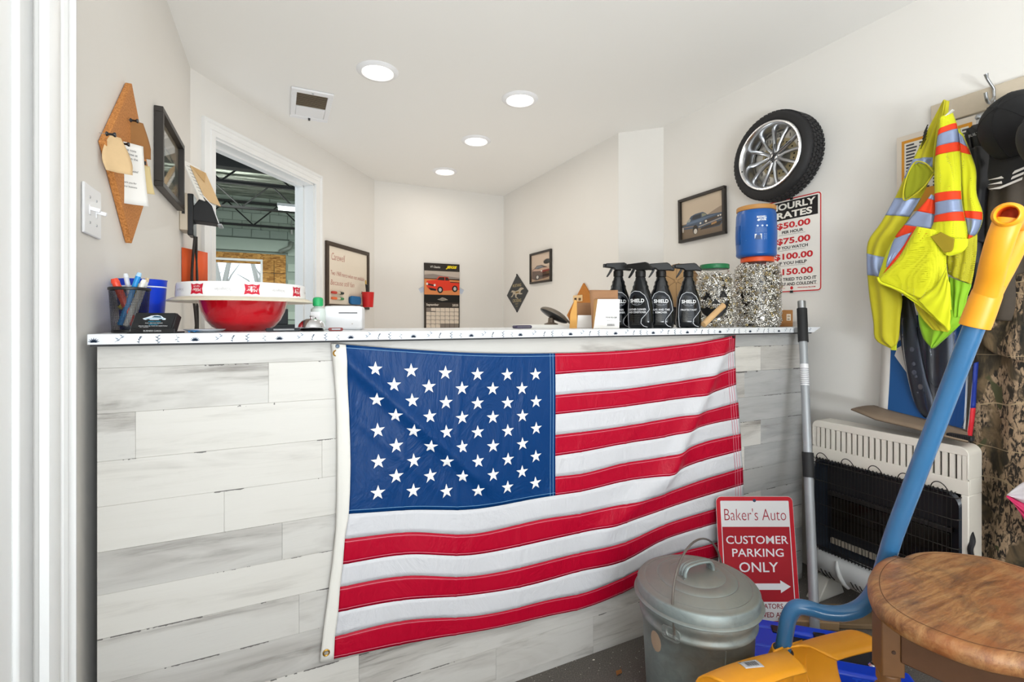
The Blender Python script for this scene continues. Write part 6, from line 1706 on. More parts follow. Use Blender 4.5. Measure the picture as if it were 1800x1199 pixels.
# ---------------------------------------------------------------- blue tool case
c_ = at_z(1450, 1140, .085)
tcs = thing('tool_case', 'bright blue plastic case with a black centre, on the floor behind the shovel', 'case', (c_.x - .012, c_.y + .012, 0), radians(-43))
mb = MB(); mb.box2((-.235, -.115, .0), (.235, .115, .04)); mb.build('lower_shell', M_BLUE, tcs, bevel=.012, seg=3)
mb = MB()
mb.box2((-.235, -.115, .043), (.235, -.052, .088)); mb.box2((-.235, .062, .043), (.235, .115, .088)); mb.box2((-.235, -.052, .043), (-.10, .062, .088)); mb.build('upper_shell', M_BLUE, tcs, bevel=.010, seg=3)
mb = MB(); mb.box2((-.10, -.056, .045), (.232, .066, .070)); mb.build('black_insert', M_BLACKM, tcs, bevel=.004)
mb = MB(); mb.box2((-.23, -.11, .0395), (.23, .11, .0435)); mb.build('seam', M_BLACK, tcs, smooth=None)
for x in (-.115, .02):
    mb = MB(); mb.box2((x - .02, .035, .085), (x + .02, .075, .094)); mb.build('latch', M_BLACK, tcs, bevel=.003)
mb = MB(); mb.lathe([(.017, 0), (.018, .006), (.012, .013), (0, .015)], 20, c=(.15, -.03, .068)); mb.build('chrome_bolt', M_CHROME, tcs)
mb = MB(); mb.lathe([(.010, 0), (.009, .006), (0, .008)], 16, c=(-.02, .005, .068)); mb.build('blue_button', M_BLUE, tcs)
mb = MB(); mb.cyl((-.05, -.01, .075), (.11, .02, .075), .006, n=10); mb.build('hinge_rod', M_STEEL, tcs)
MTT = Matrix.Translation((0, 0, .0885)) @ Matrix.Rotation(radians(-90), 4, 'X')
p = PR(0, M=Matrix.Translation((.12, -.1152, .066))); p.text('TOOLS', 0, 0, .022, '#2C5CE4', 1, .12, bold=.04); p.done('embossed_letters', tcs)

# ---------------------------------------------------------------- snow shovel
sh = thing('snow_shovel', 'yellow snow shovel with a bent blue handle, standing upright on its blade', 'shovel', (1.22, .85, 0), 0)
def bl_(x, s):   # blade section: s = 0 bottom .. 1 lip
    prof = [(.0, .800, .002), (.18, .86, .055), (.36, .90, .11), (.54, .92, .17), (.68, .921, .222), (.77, .908, .262), (.85, .878, .284), (.93, .838, .292), (1.0, .798, .286)]
    y = pchip([a for a, b, c in prof], [b for a, b, c in prof], s); z = pchip([a for a, b, c in prof], [c for a, b, c in prof], s)
    e = (x - 1.235) / .285
    z *= 1.0 - .15 * e if e < 0 else 1.0 + .02 * e
    y -= .035 * e * e * s
    return Vector((x, y - .03 * (x - 1.235), z))
XS = [.95 + .57 * i / 60 for i in range(61)]
mb = MB(); rows = []
for i in range(33):
    s_ = i / 32; row = []
    for x in XS:
        lip = 1.0
        dn = abs(x - 1.292)
        if dn < .048: lip = 1.0 - .17 * sqrt(max(0, 1 - (dn / .048) ** 2))        # rounded notch in the lip
        e = (x - .95) / .57
        if e < .07: lip = min(lip, 1.0 - .12 * (1 - e / .07) ** 2)
        if e > .93: lip = min(lip, 1.0 - .05 * ((e - .93) / .07) ** 2)
        row.append(bl_(x, s_ * lip))
    rows.append(row)
mb.grid(rows[::-1]); local(mb, sh).build('blade', M_YEL, sh, smooth=60, solid=.005, off=0)
mb = MB(); mb.grid([[bl_(x, s_) + Vector((0, -.003, -.001)) for x in XS[1:-1]] for s_ in (0, .04, .08)]); local(mb, sh).build('wear_strip', M_STEEL, sh, smooth=60, solid=.003, off=0)
for xr in (1.08, 1.40):
    mb = MB(); mb.tube([bl_(xr, s_) + Vector((0, .004, .001)) for s_ in (.1, .3, .5, .65)], .007, 8); local(mb, sh).build('rib', M_YEL, sh)
SK = at_t(1377, 1142, 1.380); s_top = at_t(1384, 1118, 1.375)
hp = [(1716, 566, 1.125), (1690, 632, 1.150), (1655, 722, 1.185), (1610, 838, 1.225), (1572, 938, 1.262), (1556, 990, 1.282), (1541, 1032, 1.300), (1518, 1064, 1.315), (1485, 1078, 1.328), (1448, 1077, 1.340), (1420, 1069, 1.350), (1400, 1068, 1.358), (1388, 1082, 1.364), (1382, 1105, 1.370), (1376, 1142, 1.380), (1371, 1160, 1.384)]
pts = smooth_path([at_t(*q_) for q_ in hp], 5)
mb = MB(); mb.tube(pts, .0205, 20); local(mb, sh).build('handle', M_HANDLE, sh, smooth=60)
# blade socket
d_ = (at_t(1384, 1105, 1.372) - at_t(1371, 1165, 1.386)).normalized(); b_ = at_t(1375, 1150, 1.382)
mb = MB(); mb.tube([b_ - d_ * .07, b_ - d_ * .02, b_ + d_ * .005, b_ + d_ * .014], [.040, .034, .030, .029], 24); local(mb, sh).build('socket', M_YEL, sh, smooth=60, bevel=.002)
mb = MB(); mb.tube([b_ + d_ * .0142, b_ + d_ * .0150], [.0265, .0262], 24); local(mb, sh).build('socket_gap', mat('socket_shadow_grey', '#3E3C3A', .8), sh)
mb = MB(); mb.grid([[Vector(lerp(b_ + Vector((dx, 0, .0)), bl_(b_.x + dx * 1.6, .82), v)) + Vector((0, .004, .012 * (1 - v))) for dx in (-.036, -.018, 0, .018, .036)] for v in (0, .3, .6, 1.0)]); local(mb, sh).build('socket_web', M_YEL, sh, smooth=60, solid=.008, off=0)
# sticker with a bar code on the back of the blade
stp = lambda u, v: bl_(lerp(1.085, 1.128, u), lerp(.90, .72, v)) + Vector((0, .0015, .0045))
stc = [at_z(px, py, .292) for px, py in ((1296, 1177), (1328, 1169), (1344, 1187), (1311, 1196))]
def bsurf(x, y):
    lo, hi = .55, .96
    for _ in range(24):
        m_ = (lo + hi) / 2
        if bl_(x, m_).y > y: lo = m_
        else: hi = m_
    return bl_(x, (lo + hi) / 2).z + .0036
def stq(u, v, l=0.0):
    a = stc[0].lerp(stc[1], u); b = stc[3].lerp(stc[2], u); w = a.lerp(b, v); return Vector((w.x, w.y, bsurf(w.x, w.y) + l))
mb = MB(); mb.grid([[stq(i / 8, j / 8) for i in range(9)] for j in range(9)]); local(mb, sh); mb.build('sticker', mat('grey_sticker', '#CFCED0', .5), sh, smooth=80, solid=.0004, off=1)
mb = MB()
for k in range(15):
    u0 = .22 + k * .042; u1 = u0 + (.024 if k % 3 else .012)
    mb.grid([[stq(u, v, .0007) for u in (u0, u1)] for v in (.22, .4, .6, .78)])
mb.grid([[stq(u, v, .0007) for u in (.05, .16)] for v in (.05, .16)])
local(mb, sh).build('bar_code', mat('grey_ink', '#5B5A5C', .6), sh, smooth=None)
# D grip
T0 = at_t(1716, 566, 1.125); HD = (at_t(1716, 566, 1.125) - at_t(1572, 938, 1.262)).normalized()
GA = (RT * .80 + FW * .56 + Vector((0, 0, -.02))).normalized(); GA = (GA - HD * GA.dot(HD)).normalized()
lf = lambda a, b: T0 + HD * a + GA * b
mb = MB(); mb.tube([lf(-.012, 0), lf(.0, 0), lf(.03, 0), lf(.065, -.002), lf(.09, -.004)], [.0285, .0290, .0285, .0275, .024], 24); local(mb, sh).build('grip_socket', M_YEL, sh, smooth=60, bevel=.0015)
for sg in (-1, 1):
    mb = MB(); mb.tube(smooth_path([lf(.05, .004 * sg), lf(.095, .020 * sg), lf(.14, .044 * sg), lf(.19, .060 * sg), lf(.232, .060 * sg)], 5), [.0265 - .0005 * i * 0 for i in range(21)] if False else .0245, 18, flat=.82); local(mb, sh).build('grip_arm', M_YEL, sh, smooth=60)
cA, cB = lf(.238, -.086), lf(.238, .086)
mb = MB()
zax = (cB - cA).normalized(); L_ = (cB - cA).length
Mg = Matrix.Translation(cA) @ zax.to_track_quat('Z', 'Y').to_matrix().to_4x4()
mb.lathe([(.0170, .045), (.0175, .002), (.0200, -.001), (.0255, .003), (.0265, .02), (.0235, .05), (.0225, L_ / 2), (.0235, L_ - .05), (.0265, L_ - .02), (.0255, L_ - .003), (.0200, L_ + .001), (.0175, L_ - .002), (.0170, L_ - .045)], 28, M=Mg)
local(mb, sh).build('cross_bar', M_YEL, sh, smooth=60)
mb = MB(); mb.lathe([(.0169, .040), (.0169, .010)], 28, M=Mg, cap=False); mb.lathe([(0, .040), (.0169, .040)], 28, M=Mg); local(mb, sh).build('hollow_end', M_ORANGE_IN, sh, smooth=60)

# ---------------------------------------------------------------- wooden stool
SZT = .60
so = [at_z(px, py, SZT) for px, py in ((1585, 977), (1575, 974), (1558, 976), (1540, 986), (1528, 1002), (1524.5, 1020), (1529, 1040), (1543, 1060), (1575, 1084), (1620, 1107), (1680, 1131), (1740, 1149), (1800, 1160))]
out = [(v.x, v.y) for v in so] + [(1.235, .335), (1.31, .29), (1.40, .265), (1.50, .285), (1.585, .335), (1.635, .41), (1.648, .49)] + [(v.x, v.y) for v in [at_z(px, py, SZT) for px, py in ((1800, 995), (1740, 978), (1690, 970), (1640, 966), (1610, 968), (1592, 973))]]
cx_ = sum(a for a, b in out) / len(out); cy_ = sum(b for a, b in out) / len(out)
st_ = thing('wooden_stool', 'worn brown wooden stool with a rounded notched seat and turned leg', 'stool', (cx_, cy_, 0))
# smooth closed outline
def closed(pts, n=5):
    k = len(pts); o_ = []
    for i in range(k):
        p0, p1, p2, p3 = [Vector(pts[(i + j) % k]) for j in (-1, 0, 1, 2)]
        for q_ in range(n):
            t = q_ / n; o_.append(.5 * ((2 * p1) + (p2 - p0) * t + (2 * p0 - 5 * p1 + 4 * p2 - p3) * t * t + (3 * p1 - p0 - 3 * p2 + p3) * t ** 3))
    return o_
ol = closed(out); K = len(ol); cc = Vector((cx_, cy_))
def inset(d):
    r = []
    for i in range(K):
        tg = (ol[(i + 1) % K] - ol[i - 1]).normalized(); nn = Vector((-tg.y, tg.x))
        if nn.dot(cc - ol[i]) < 0: nn = -nn
        r.append(ol[i] + nn * d)
    return r
layers = [(.045, -.038), (.012, -.040), (.003, -.034), (.0, -.024), (.0, -.014), (.004, -.004), (.012, .0), (.020, .0003)]
mb = MB(); rows = [[Vector((v.x, v.y, SZT + z)) for v in inset(d)] for d, z in layers]
mb.grid(rows, wrap=True); mb.add(rows[0], [tuple(range(K))]); mb.add(rows[-1], [tuple(range(K))]); seat = local(mb, st_).build('seat', M_STOOL, st_, smooth=50)
gr = inset(.0215); gi = inset(.0232)
mb = MB(); mb.grid([[Vector((v.x, v.y, SZT + .0007)) for v in gr], [Vector((v.x, v.y, SZT + .0007)) for v in gi]], wrap=True); local(mb, st_).build('scribed_groove', mat('dark_groove', '#5E3F27', .8), st_, smooth=None)
M_LEGW = mat('stool_leg_wood', '#75502F', .45, var=.25, vscale=18, bump=.1, bscale=60)
M_APR = mat('stool_apron_wood', '#664630', .5, var=.22, vscale=22, bump=.1, bscale=60)
LA = math.atan2(at_z(1800, 1161, SZT).y - at_z(1545, 1058, SZT).y, at_z(1800, 1161, SZT).x - at_z(1545, 1058, SZT).x)
def leg(x, y, rot):
    Ml = Matrix.Translation((x - cx_, y - cy_, 0)) @ Matrix.Rotation(rot, 4, 'Z')
    mb = MB(); mb.box2((-.0225, -.0225, .42), (.0225, .0225, SZT - .036), Ml); mb.lathe([(0, 0), (.014, 0), (.017, .01), (.019, .03), (.024, .12), (.023, .22), (.024, .30), (.022, .335), (.018, .345), (.018, .350), (.025, .358), (.027, .370), (.025, .382), (.019, .388), (.019, .394), (.0225, .402), (.0225, .42)], 24, M=Ml)
    l = mb.build('leg', M_LEGW, st_, smooth=40, bevel=.003)
    mb = MB()
    for zz in (.545, .475): mb.lathe([(.0045, 0), (.004, .0012), (0, .0014)], 10, M=Ml @ Matrix.Translation((.0, -.0227, zz)) @ Matrix.Rotation(pi / 2, 4, 'X'))
    mb.build('peg', mat('dark_peg', '#3F2614', .7), l)
l1 = at_z(1568, 1080, .545)
lp1 = Vector((1.228, .583)); 
legs = [(1.222, .606, radians(-38)), (1.270, .350, radians(10)), (1.545, .375, radians(30)), (1.555, .610, radians(-10))]
for a in legs: leg(*a)
for i in range(4):
    a = Vector(legs[i][:2]); b = Vector(legs[(i + 1) % 4][:2]); d2 = (b - a); L2 = d2.length; an = atan2(d2.y, d2.x); mid = (a + b) / 2
    mb = MB(); mb.box((0, 0, .508), (L2 - .05, .022, .105), Matrix.Translation((mid.x - cx_, mid.y - cy_, 0)) @ Matrix.Rotation(an, 4, 'Z')); mb.build('apron', M_APR, st_, bevel=.003)

# ================================================================ RIGHT WALL CLUSTER
def ruled(left, right, xp, nu=14, nv=40, bul=.02, wav=.004, fr=3.0, seed=0, v0=0.0, v1=1.0, u0=0.0, u1=1.0, lift=0.0, xslope=0.0):
    n = len(left); ts = [i / (n - 1) for i in range(n)]
    rows = []
    m = len(right); ts2 = [i / (m - 1) for i in range(m)]
    for i in range(nv + 1):
        v = lerp(v0, v1, i / nv); row = []
        lx, ly = pchip(ts, [q[0] for q in left], v), pchip(ts, [q[1] for q in left], v)
        rx, ry = pchip(ts2, [q[0] for q in right], v), pchip(ts2, [q[1] for q in right], v)
        for j in range(nu + 1):
            u = lerp(u0, u1, j / nu)
            p_ = at_x(lerp(lx, rx, u), lerp(ly, ry, u), xp)
            p_.x -= bul * sin(pi * u) ** .8 + wav * sin(fr * 2 * pi * u + seed + 2.2 * v) + .5 * wav * sin(9 * v + seed * 2 + 3 * u) + lift + xslope * v
            row.append(p_)
        rows.append(row)
    return rows
def panel(par, name, m, left, right, xp, solid=.0016, **kw):
    mb = MB(); mb.grid(ruled(left, right, xp, **kw)[::-1])
    return local(mb, par).build(name, m, par, smooth=75, solid=solid, off=0)

# hook board with a hook
hk0 = at_x(1676, 215, XR)
hb = thing('coat_rack', 'pale wooden coat rack board with a curved grey hook', 'coat rack', RIGHT.pt(2.5 - .80, 2.02, .001), -pi / 2)
s_a = RIGHT.loc(1640, 205)[0] - (2.5 - .80); s_b = .55
mb = MB(); mb.box2((s_a, -.018, -.055), (s_b, 0, .025)); mb.build('board', mat('pale_rack_wood', '#C9BBA6', .6, var=.15, vscale=25), hb, bevel=.003)
for px in (1719,):
    s_h, z_h = RIGHT.loc(px, 206, .02); s_h -= 2.5 - .80; z_h -= 2.02
    mb = MB(); mb.lathe([(.009, 0), (.009, .003), (.006, .006), (0, .007)], 14, M=Matrix.Translation((s_h, -.018, z_h)) @ Matrix.Rotation(pi / 2, 4, 'X')); mb.build('bolt', M_STEEL, hb)
for s_k in (RIGHT.loc(1741, 190, .05)[0] - (2.5 - .80), .25):
    mb = MB(); mb.tube(smooth_path([(s_k, -.019, -.045), (s_k, -.022, .0), (s_k, -.026, .012), (s_k - .004, -.038, .028), (s_k - .008, -.052, .046), (s_k - .008, -.060, .060)], 5), [.0045] * 20 + [.0045, .005, .0055, .006, .0065, .0065], 10); mb.build('hook', M_STEEL, hb)
    mb = MB(); mb.tube(smooth_path([(s_k, -.022, -.02), (s_k, -.05, -.045), (s_k, -.075, -.04), (s_k, -.085, -.015)], 5), .0055, 10); mb.build('hook', M_STEEL, hb)
# notice behind the vest
q = [RIGHT.loc(px, py, .02) for px, py in ((1577, 243), (1716, 212), (1576, 390))]
nt_w = q[1][0] - q[0][0]; nz1 = q[0][1]; nz0 = 1.62
nt_ = wthing('notice_board', 'white notice with an orange border behind the yellow vest', 'notice', RIGHT, q[0][0] + nt_w / 2, nz0, .020)
h_ = nz1 - nz0
mb = MB(); mb.box2((-nt_w / 2, -.003, 0), (nt_w / 2, 0, h_)); mb.build('sheet', mat('off_white_sheet', '#DDD2C4', .6), nt_, smooth=None)
p = PR(-.0034); p.rect(-nt_w / 2 + .018, .02, nt_w / 2 - .01, h_ - .022, '#D9952F'); p.rect(-nt_w / 2 + .028, h_ * .32, nt_w / 2 - .02, h_ - .034, '#E4DED4', 2)
for c in range(5):
    for r in range(15): p.rect(-nt_w / 2 + .034 + c * .045, h_ - .048 - r * .013, -nt_w / 2 + .034 + c * .045 + rs.uniform(.022, .040), h_ - .041 - r * .013, '#4B4A50', 3)
p.rect(-nt_w / 2 + .018, .02, -nt_w / 2 + .06, h_ * .30, '#2B2A3A', 3); p.done('print', nt_)
# black jacket
VX = XR - .10
bj = thing('black_jacket', 'black jacket hanging between the yellow vest and the caps', 'jacket', at_x(1720, 320, XR - .05))
M_BJ = mat('black_jacket_cloth', '#17171A', .55, bump=.3, bscale=60)
panel(bj, 'body', M_BJ, [(1704, 243), (1704, 280), (1706, 330), (1704, 400), (1700, 470), (1698, 520)], [(1738, 238), (1752, 270), (1768, 330), (1778, 400), (1780, 460), (1780, 520)], XR - .045, bul=.05, wav=.010, fr=3)
panel(bj, 'collar', M_BJ, [(1697, 240), (1700, 252), (1706, 262), (1712, 268)], [(1722, 217), (1736, 222), (1742, 238), (1740, 262)], XR - .075, bul=.03, wav=.003)
cq = at_x(1718, 238, XR - .112)
p = PR(0, M=bj.matrix_basis.inverted() @ Matrix.Translation(cq) @ Matrix.Rotation(-pi / 2, 4, 'Z'))
p.text('BUILT', -.010, .006, .010, '#CFCFD2', 1, .028, rot=.1); p.text('TO', .012, -.006, .009, '#CFCFD2', 1, .012); p.ell(.012, .012, .004, .003, '#A0703A', 1, 8); p.done('collar_print', bj)
panel(bj, 'sleeve', mat('black_sleeve_cloth', '#1F1E20', .6, bump=.3, bscale=60), [(1706, 265), (1704, 310), (1706, 360), (1712, 420)], [(1742, 258), (1756, 310), (1750, 370), (1742, 430)], XR - .085, bul=.04, wav=.008, fr=2)
# brown coat behind the caps
bc = thing('brown_coat', 'dark grey brown coat hanging under the black caps', 'coat', at_x(1790, 360, XR - .05))
M_BC = mat('grey_brown_cloth', '#4F463C', .85, var=.2, vscale=60, bump=.3, bscale=120)
panel(bc, 'body', M_BC, [(1738, 330), (1734, 380), (1730, 450), (1726, 520), (1720, 560)], [(1860, 300), (1870, 380), (1880, 460), (1880, 520), (1880, 570)], XR - .10, bul=.05, wav=.008, fr=3)
mb = MB(); mb.tube(smooth_path([at_x(px, py, XR - .155) for px, py in ((1740, 332), (1752, 325), (1775, 322), (1800, 312), (1840, 300))], 5), .010, 8); local(mb, bc).build('collar_edge', M_BC, bc)
# camouflage garment hanging down the wall
cm = thing('camouflage_jacket', 'long camouflage hunting garment hanging at the right edge', 'jacket', at_x(1760, 620, XR - .05))
panel(cm, 'body', M_CAMO, [(1722, 470), (1716, 560), (1712, 640), (1709, 720), (1706, 800), (1702, 880), (1698, 950), (1693, 1010)], [(1880, 430), (1890, 540), (1895, 640), (1900, 760), (1900, 860), (1900, 940), (1900, 1030), (1900, 1100)], XR - .062, bul=.035, wav=.010, fr=2.6, nu=30, nv=60)
panel(cm, 'flap', M_CAMO, [(1738, 500), (1732, 560), (1728, 600), (1750, 622)], [(1850, 470), (1856, 540), (1850, 600), (1830, 640)], XR - .115, bul=.03, wav=.008, fr=2, nu=20, nv=30)
mb = MB(); mb.tube(smooth_path([at_x(px, py, XR - .075) for px, py in ((1716, 570), (1711, 660), (1708, 760), (1704, 860), (1697, 960))], 5), .004, 6); local(mb, cm).build('edge_hem', mat('dark_hem', '#2A251C', .9), cm)
# red and white bag corner
rb = thing('carrier_bag', 'corner of a white and magenta bag at the right edge', 'bag', at_x(1800, 880, XR - .30))
panel(rb, 'white_side', mat('bag_white', '#DFDBDF', .5), [(1773, 868), (1782, 860), (1797, 849), (1830, 832), (1880, 815)], [(1774, 870), (1790, 880), (1815, 890), (1850, 892), (1900, 885)], XR - .20, bul=.012, wav=.002)
panel(rb, 'magenta_side', mat('bag_magenta', '#C01A55', .5), [(1774, 870), (1790, 880), (1815, 890), (1850, 892), (1900, 885)], [(1774, 871), (1788, 890), (1808, 925), (1840, 965), (1900, 985)], XR - .20, bul=.020, wav=.003)
mb = MB(); mb.tube(smooth_path([at_x(px, py, XR - .20) for px, py in ((1840, 828), (1850, 780), (1868, 740), (1880, 780), (1885, 815))], 5), .004, 6); local(mb, rb).build('handle', mat('bag_white', '#DFDBDF', .5), rb)
# striped banner edge
rbn = thing('folded_banner', 'narrow folded banner, blue above and red below, beside the camouflage', 'banner', at_x(1706, 690, XR - .10))
panel(rbn, 'blue_part', mat('banner_blue', '#15308C', .6), [(1712, 640), (1709, 680), (1706, 717)], [(1720, 636), (1717, 680), (1715, 717)], XR - .115, bul=.012, wav=.001, nu=6, nv=12)
panel(rbn, 'red_part', mat('banner_red', '#C8202C', .6), [(1706, 717), (1703, 745), (1699, 772)], [(1715, 717), (1712, 745), (1708, 770)], XR - .115, bul=.012, wav=.001, nu=6, nv=12)
mb = MB(); mb.tube([at_x(px, py, XR - .125) for px, py in ((1713, 640), (1708, 690), (1704, 735), (1700, 768))], .0012, 5); local(mb, rbn).build('white_piping', M_PAPER, rbn)

# ---------------------------------------------------------------- safety vest
vx = XR - .16
vs_ = thing('safety_vest', 'yellow mesh safety vest with orange and silver stripes on the rack', 'vest', at_x(1640, 400, vx))
V_Y = m_vest('lime_mesh', '#E4E512', True); V_Y2 = m_vest('lime_cloth', '#E2E612', False); V_O = m_vest('shaded_lime_cloth', '#C2B916', False); V_OM = m_vest('shaded_lime_mesh', '#BDB616', True); V_G = m_vest('green_lime_cloth', '#8FC41E', False)  # olive tones put shade into the colour of the lime cloth and mesh
V_ST = mat('silver_reflective', '#93A2C4', .4, .25, var=.12, vscale=30); V_OR = mat('vest_orange', '#F4400F', .7)
def stripes(par, name, m, left, right, xp, spans, **kw):
    for (va, vb) in spans:
        mb = MB(); mb.grid(ruled(left, right, xp, v0=va, v1=vb, **{**kw, 'nv': 8, 'lift': kw.get('lift', 0) + .0022})[::-1])
        local(mb, par).build(name, m, par, smooth=75, solid=.0008, off=0)
# far-left panel with its shade painted in as olive
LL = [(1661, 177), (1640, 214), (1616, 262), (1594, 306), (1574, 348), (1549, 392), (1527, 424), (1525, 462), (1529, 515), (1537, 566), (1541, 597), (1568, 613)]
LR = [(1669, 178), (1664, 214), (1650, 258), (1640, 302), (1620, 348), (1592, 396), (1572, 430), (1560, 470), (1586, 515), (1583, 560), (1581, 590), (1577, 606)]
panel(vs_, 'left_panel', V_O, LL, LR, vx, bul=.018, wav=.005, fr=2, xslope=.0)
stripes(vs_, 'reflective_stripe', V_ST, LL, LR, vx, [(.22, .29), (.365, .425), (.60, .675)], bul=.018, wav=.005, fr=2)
# lining seen through the arm hole
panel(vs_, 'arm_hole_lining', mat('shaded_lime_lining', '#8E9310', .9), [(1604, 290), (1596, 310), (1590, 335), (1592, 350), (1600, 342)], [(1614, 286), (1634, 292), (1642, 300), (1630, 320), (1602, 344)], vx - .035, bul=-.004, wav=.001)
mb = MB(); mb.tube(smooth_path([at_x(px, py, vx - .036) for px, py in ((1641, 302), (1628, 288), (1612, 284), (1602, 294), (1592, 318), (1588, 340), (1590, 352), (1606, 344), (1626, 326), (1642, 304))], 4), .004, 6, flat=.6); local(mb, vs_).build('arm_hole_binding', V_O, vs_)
# shoulder back panel and strap, coloured as if in shade
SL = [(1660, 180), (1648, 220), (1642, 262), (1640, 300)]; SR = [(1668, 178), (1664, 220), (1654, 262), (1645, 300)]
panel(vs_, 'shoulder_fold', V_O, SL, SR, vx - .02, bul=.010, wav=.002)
# middle flap: orange / silver chevrons
ML = [(1640, 342), (1618, 366), (1594, 392), (1576, 414), (1560, 442), (1552, 466), (1544, 490)]
MR = [(1646, 345), (1648, 372), (1648, 400), (1650, 424), (1652, 450), (1660, 480), (1668, 520)]
panel(vs_, 'front_flap', V_Y2, ML, MR, vx - .03, bul=.016, wav=.004, fr=1.5)
stripes(vs_, 'orange_stripe', V_OR, ML, MR, vx - .03, [(.05, .20), (.36, .52)], bul=.016, wav=.004, fr=1.5)
stripes(vs_, 'reflective_stripe', V_ST, ML, MR, vx - .03, [(.0, .05), (.20, .36)], bul=.016, wav=.004, fr=1.5)
DL = [(1575, 418), (1566, 440), (1556, 464), (1547, 488)]; DR = [(1602, 412), (1586, 438), (1572, 462), (1556, 484)]
panel(vs_, 'reflective_stripe', V_ST, [(1572, 420), (1566, 436), (1560, 455), (1558, 470)], [(1604, 408), (1590, 430), (1574, 452), (1562, 470)], vx - .052, bul=.004, wav=.002, nu=6, nv=14, solid=.0008)
panel(vs_, 'orange_stripe', V_OR, [(1604, 408), (1590, 430), (1574, 452), (1548, 488)], [(1612, 398), (1600, 432), (1584, 458), (1552, 488)], vx - .053, bul=.003, wav=.002, nu=6, nv=14, solid=.0008)
# lower mesh flap
FL = [(1612, 398), (1598, 424), (1582, 450), (1562, 474), (1543, 492)]; FR = [(1650, 405), (1662, 440), (1664, 470), (1668, 505), (1671, 545)]
panel(vs_, 'lower_flap', V_Y, FL, FR, vx - .055, bul=.022, wav=.005, fr=1.4, nu=18)
panel(vs_, 'lower_flap', V_Y, [(1543, 492), (1556, 499), (1570, 505), (1586, 514), (1612, 528)], [(1671, 545), (1671, 556), (1670, 566), (1670, 574), (1668, 580)], vx - .055, bul=.018, wav=.004, fr=1.4)
panel(vs_, 'lower_flap_cloth', V_Y2, [(1664, 470), (1648, 500), (1632, 515), (1615, 528)], [(1670, 500), (1671, 530), (1671, 556), (1669, 582)], vx - .082, bul=.006, wav=.002)
mb = MB(); mb.tube(smooth_path([at_x(px, py, vx - .072) for px, py in ((1543, 488), (1548, 497), (1568, 505), (1588, 514), (1614, 530), (1640, 552), (1668, 581))], 4), .0042, 6, flat=.6); local(mb, vs_).build('hem_binding', V_Y2, vs_)
panel(vs_, 'inner_hem', V_O, [(1606, 528), (1612, 545), (1622, 560), (1640, 580)], [(1640, 552), (1654, 566), (1664, 576), (1668, 584)], vx - .045, bul=.004, wav=.002)
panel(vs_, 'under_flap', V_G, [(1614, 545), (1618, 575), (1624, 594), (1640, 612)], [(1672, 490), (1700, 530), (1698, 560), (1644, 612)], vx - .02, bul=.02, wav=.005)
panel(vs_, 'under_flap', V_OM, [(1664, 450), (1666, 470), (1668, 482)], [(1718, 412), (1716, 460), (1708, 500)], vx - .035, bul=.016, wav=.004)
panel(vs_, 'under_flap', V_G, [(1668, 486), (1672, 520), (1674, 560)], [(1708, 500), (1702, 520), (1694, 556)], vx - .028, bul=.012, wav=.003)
# right front panel with the sleeve opening
RL = [(1653, 213), (1650, 240), (1646, 268), (1643, 310), (1644, 345), (1645, 375), (1641, 396), (1629, 417)]
RR_ = [(1676, 199), (1684, 224), (1688, 258), (1690, 300), (1691, 340), (1693, 366), (1698, 395), (1702, 420)]
kwp = dict(bul=.028, wav=.004, fr=1.2, nu=16)
panel(vs_, 'right_panel', V_Y, RL, RR_, vx - .045, **kwp)
stripes(vs_, 'orange_stripe', V_OR, RL, RR_, vx - .045, [(.105, .155), (.255, .315), (.555, .625), (.745, .825)], **kwp)
stripes(vs_, 'reflective_stripe', V_ST, RL, RR_, vx - .045, [(.155, .255), (.625, .745)], **kwp)
panel(vs_, 'sleeve_edge', V_Y2, [(1629, 417), (1640, 428), (1654, 438), (1664, 449)], [(1702, 420), (1700, 434), (1690, 444), (1672, 450)], vx - .062, bul=.012, wav=.001)
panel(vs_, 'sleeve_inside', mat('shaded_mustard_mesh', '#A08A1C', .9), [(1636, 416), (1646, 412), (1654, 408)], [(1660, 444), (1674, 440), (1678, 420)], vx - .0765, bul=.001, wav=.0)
# side panel
PL = [(1688, 226), (1690, 262), (1690, 310), (1692, 350), (1694, 372), (1702, 396), (1704, 424)]
PR_ = [(1694, 236), (1706, 268), (1716, 300), (1717, 340), (1727, 374), (1722, 400), (1706, 426)]
panel(vs_, 'side_panel', V_Y, PL, PR_, vx - .03, bul=.018, wav=.004, fr=1.3)
stripes(vs_, 'orange_stripe', V_OR, PL, PR_, vx - .03, [(.12, .19), (.66, .745), (.93, .99)], bul=.018, wav=.004, fr=1.3)
stripes(vs_, 'reflective_stripe', V_ST, PL, PR_, vx - .03, [(.03, .12), (.745, .93)], bul=.018, wav=.004, fr=1.3)
mb = MB(); e0 = at_x(1655, 211, vx - .062); e1 = at_x(1676, 193, vx - .062); mb.tube([e0, (e0 + e1) / 2, e1], .009, 8, flat=.35); local(mb, vs_).build('size_tag', M_PAPER, vs_)
mb = MB()
for k in range(6):
    a = at_x(1618 + k * 1.2, 262 - k * 5.5, vx - .024); b = at_x(1628 + k * .6, 244 - k * 5.0, vx - .024); mb.tube([a, b], .0022, 5, flat=.4)
local(mb, vs_).build('class_lettering', M_BLACK, vs_)
zp = MB(); zp.box(at_x(1571, 609, vx - .004), (.006, .02, .030), None); local(zp, vs_).build('zip_end', mat('zip_lime', '#C8D21C', .4), vs_, bevel=.002)

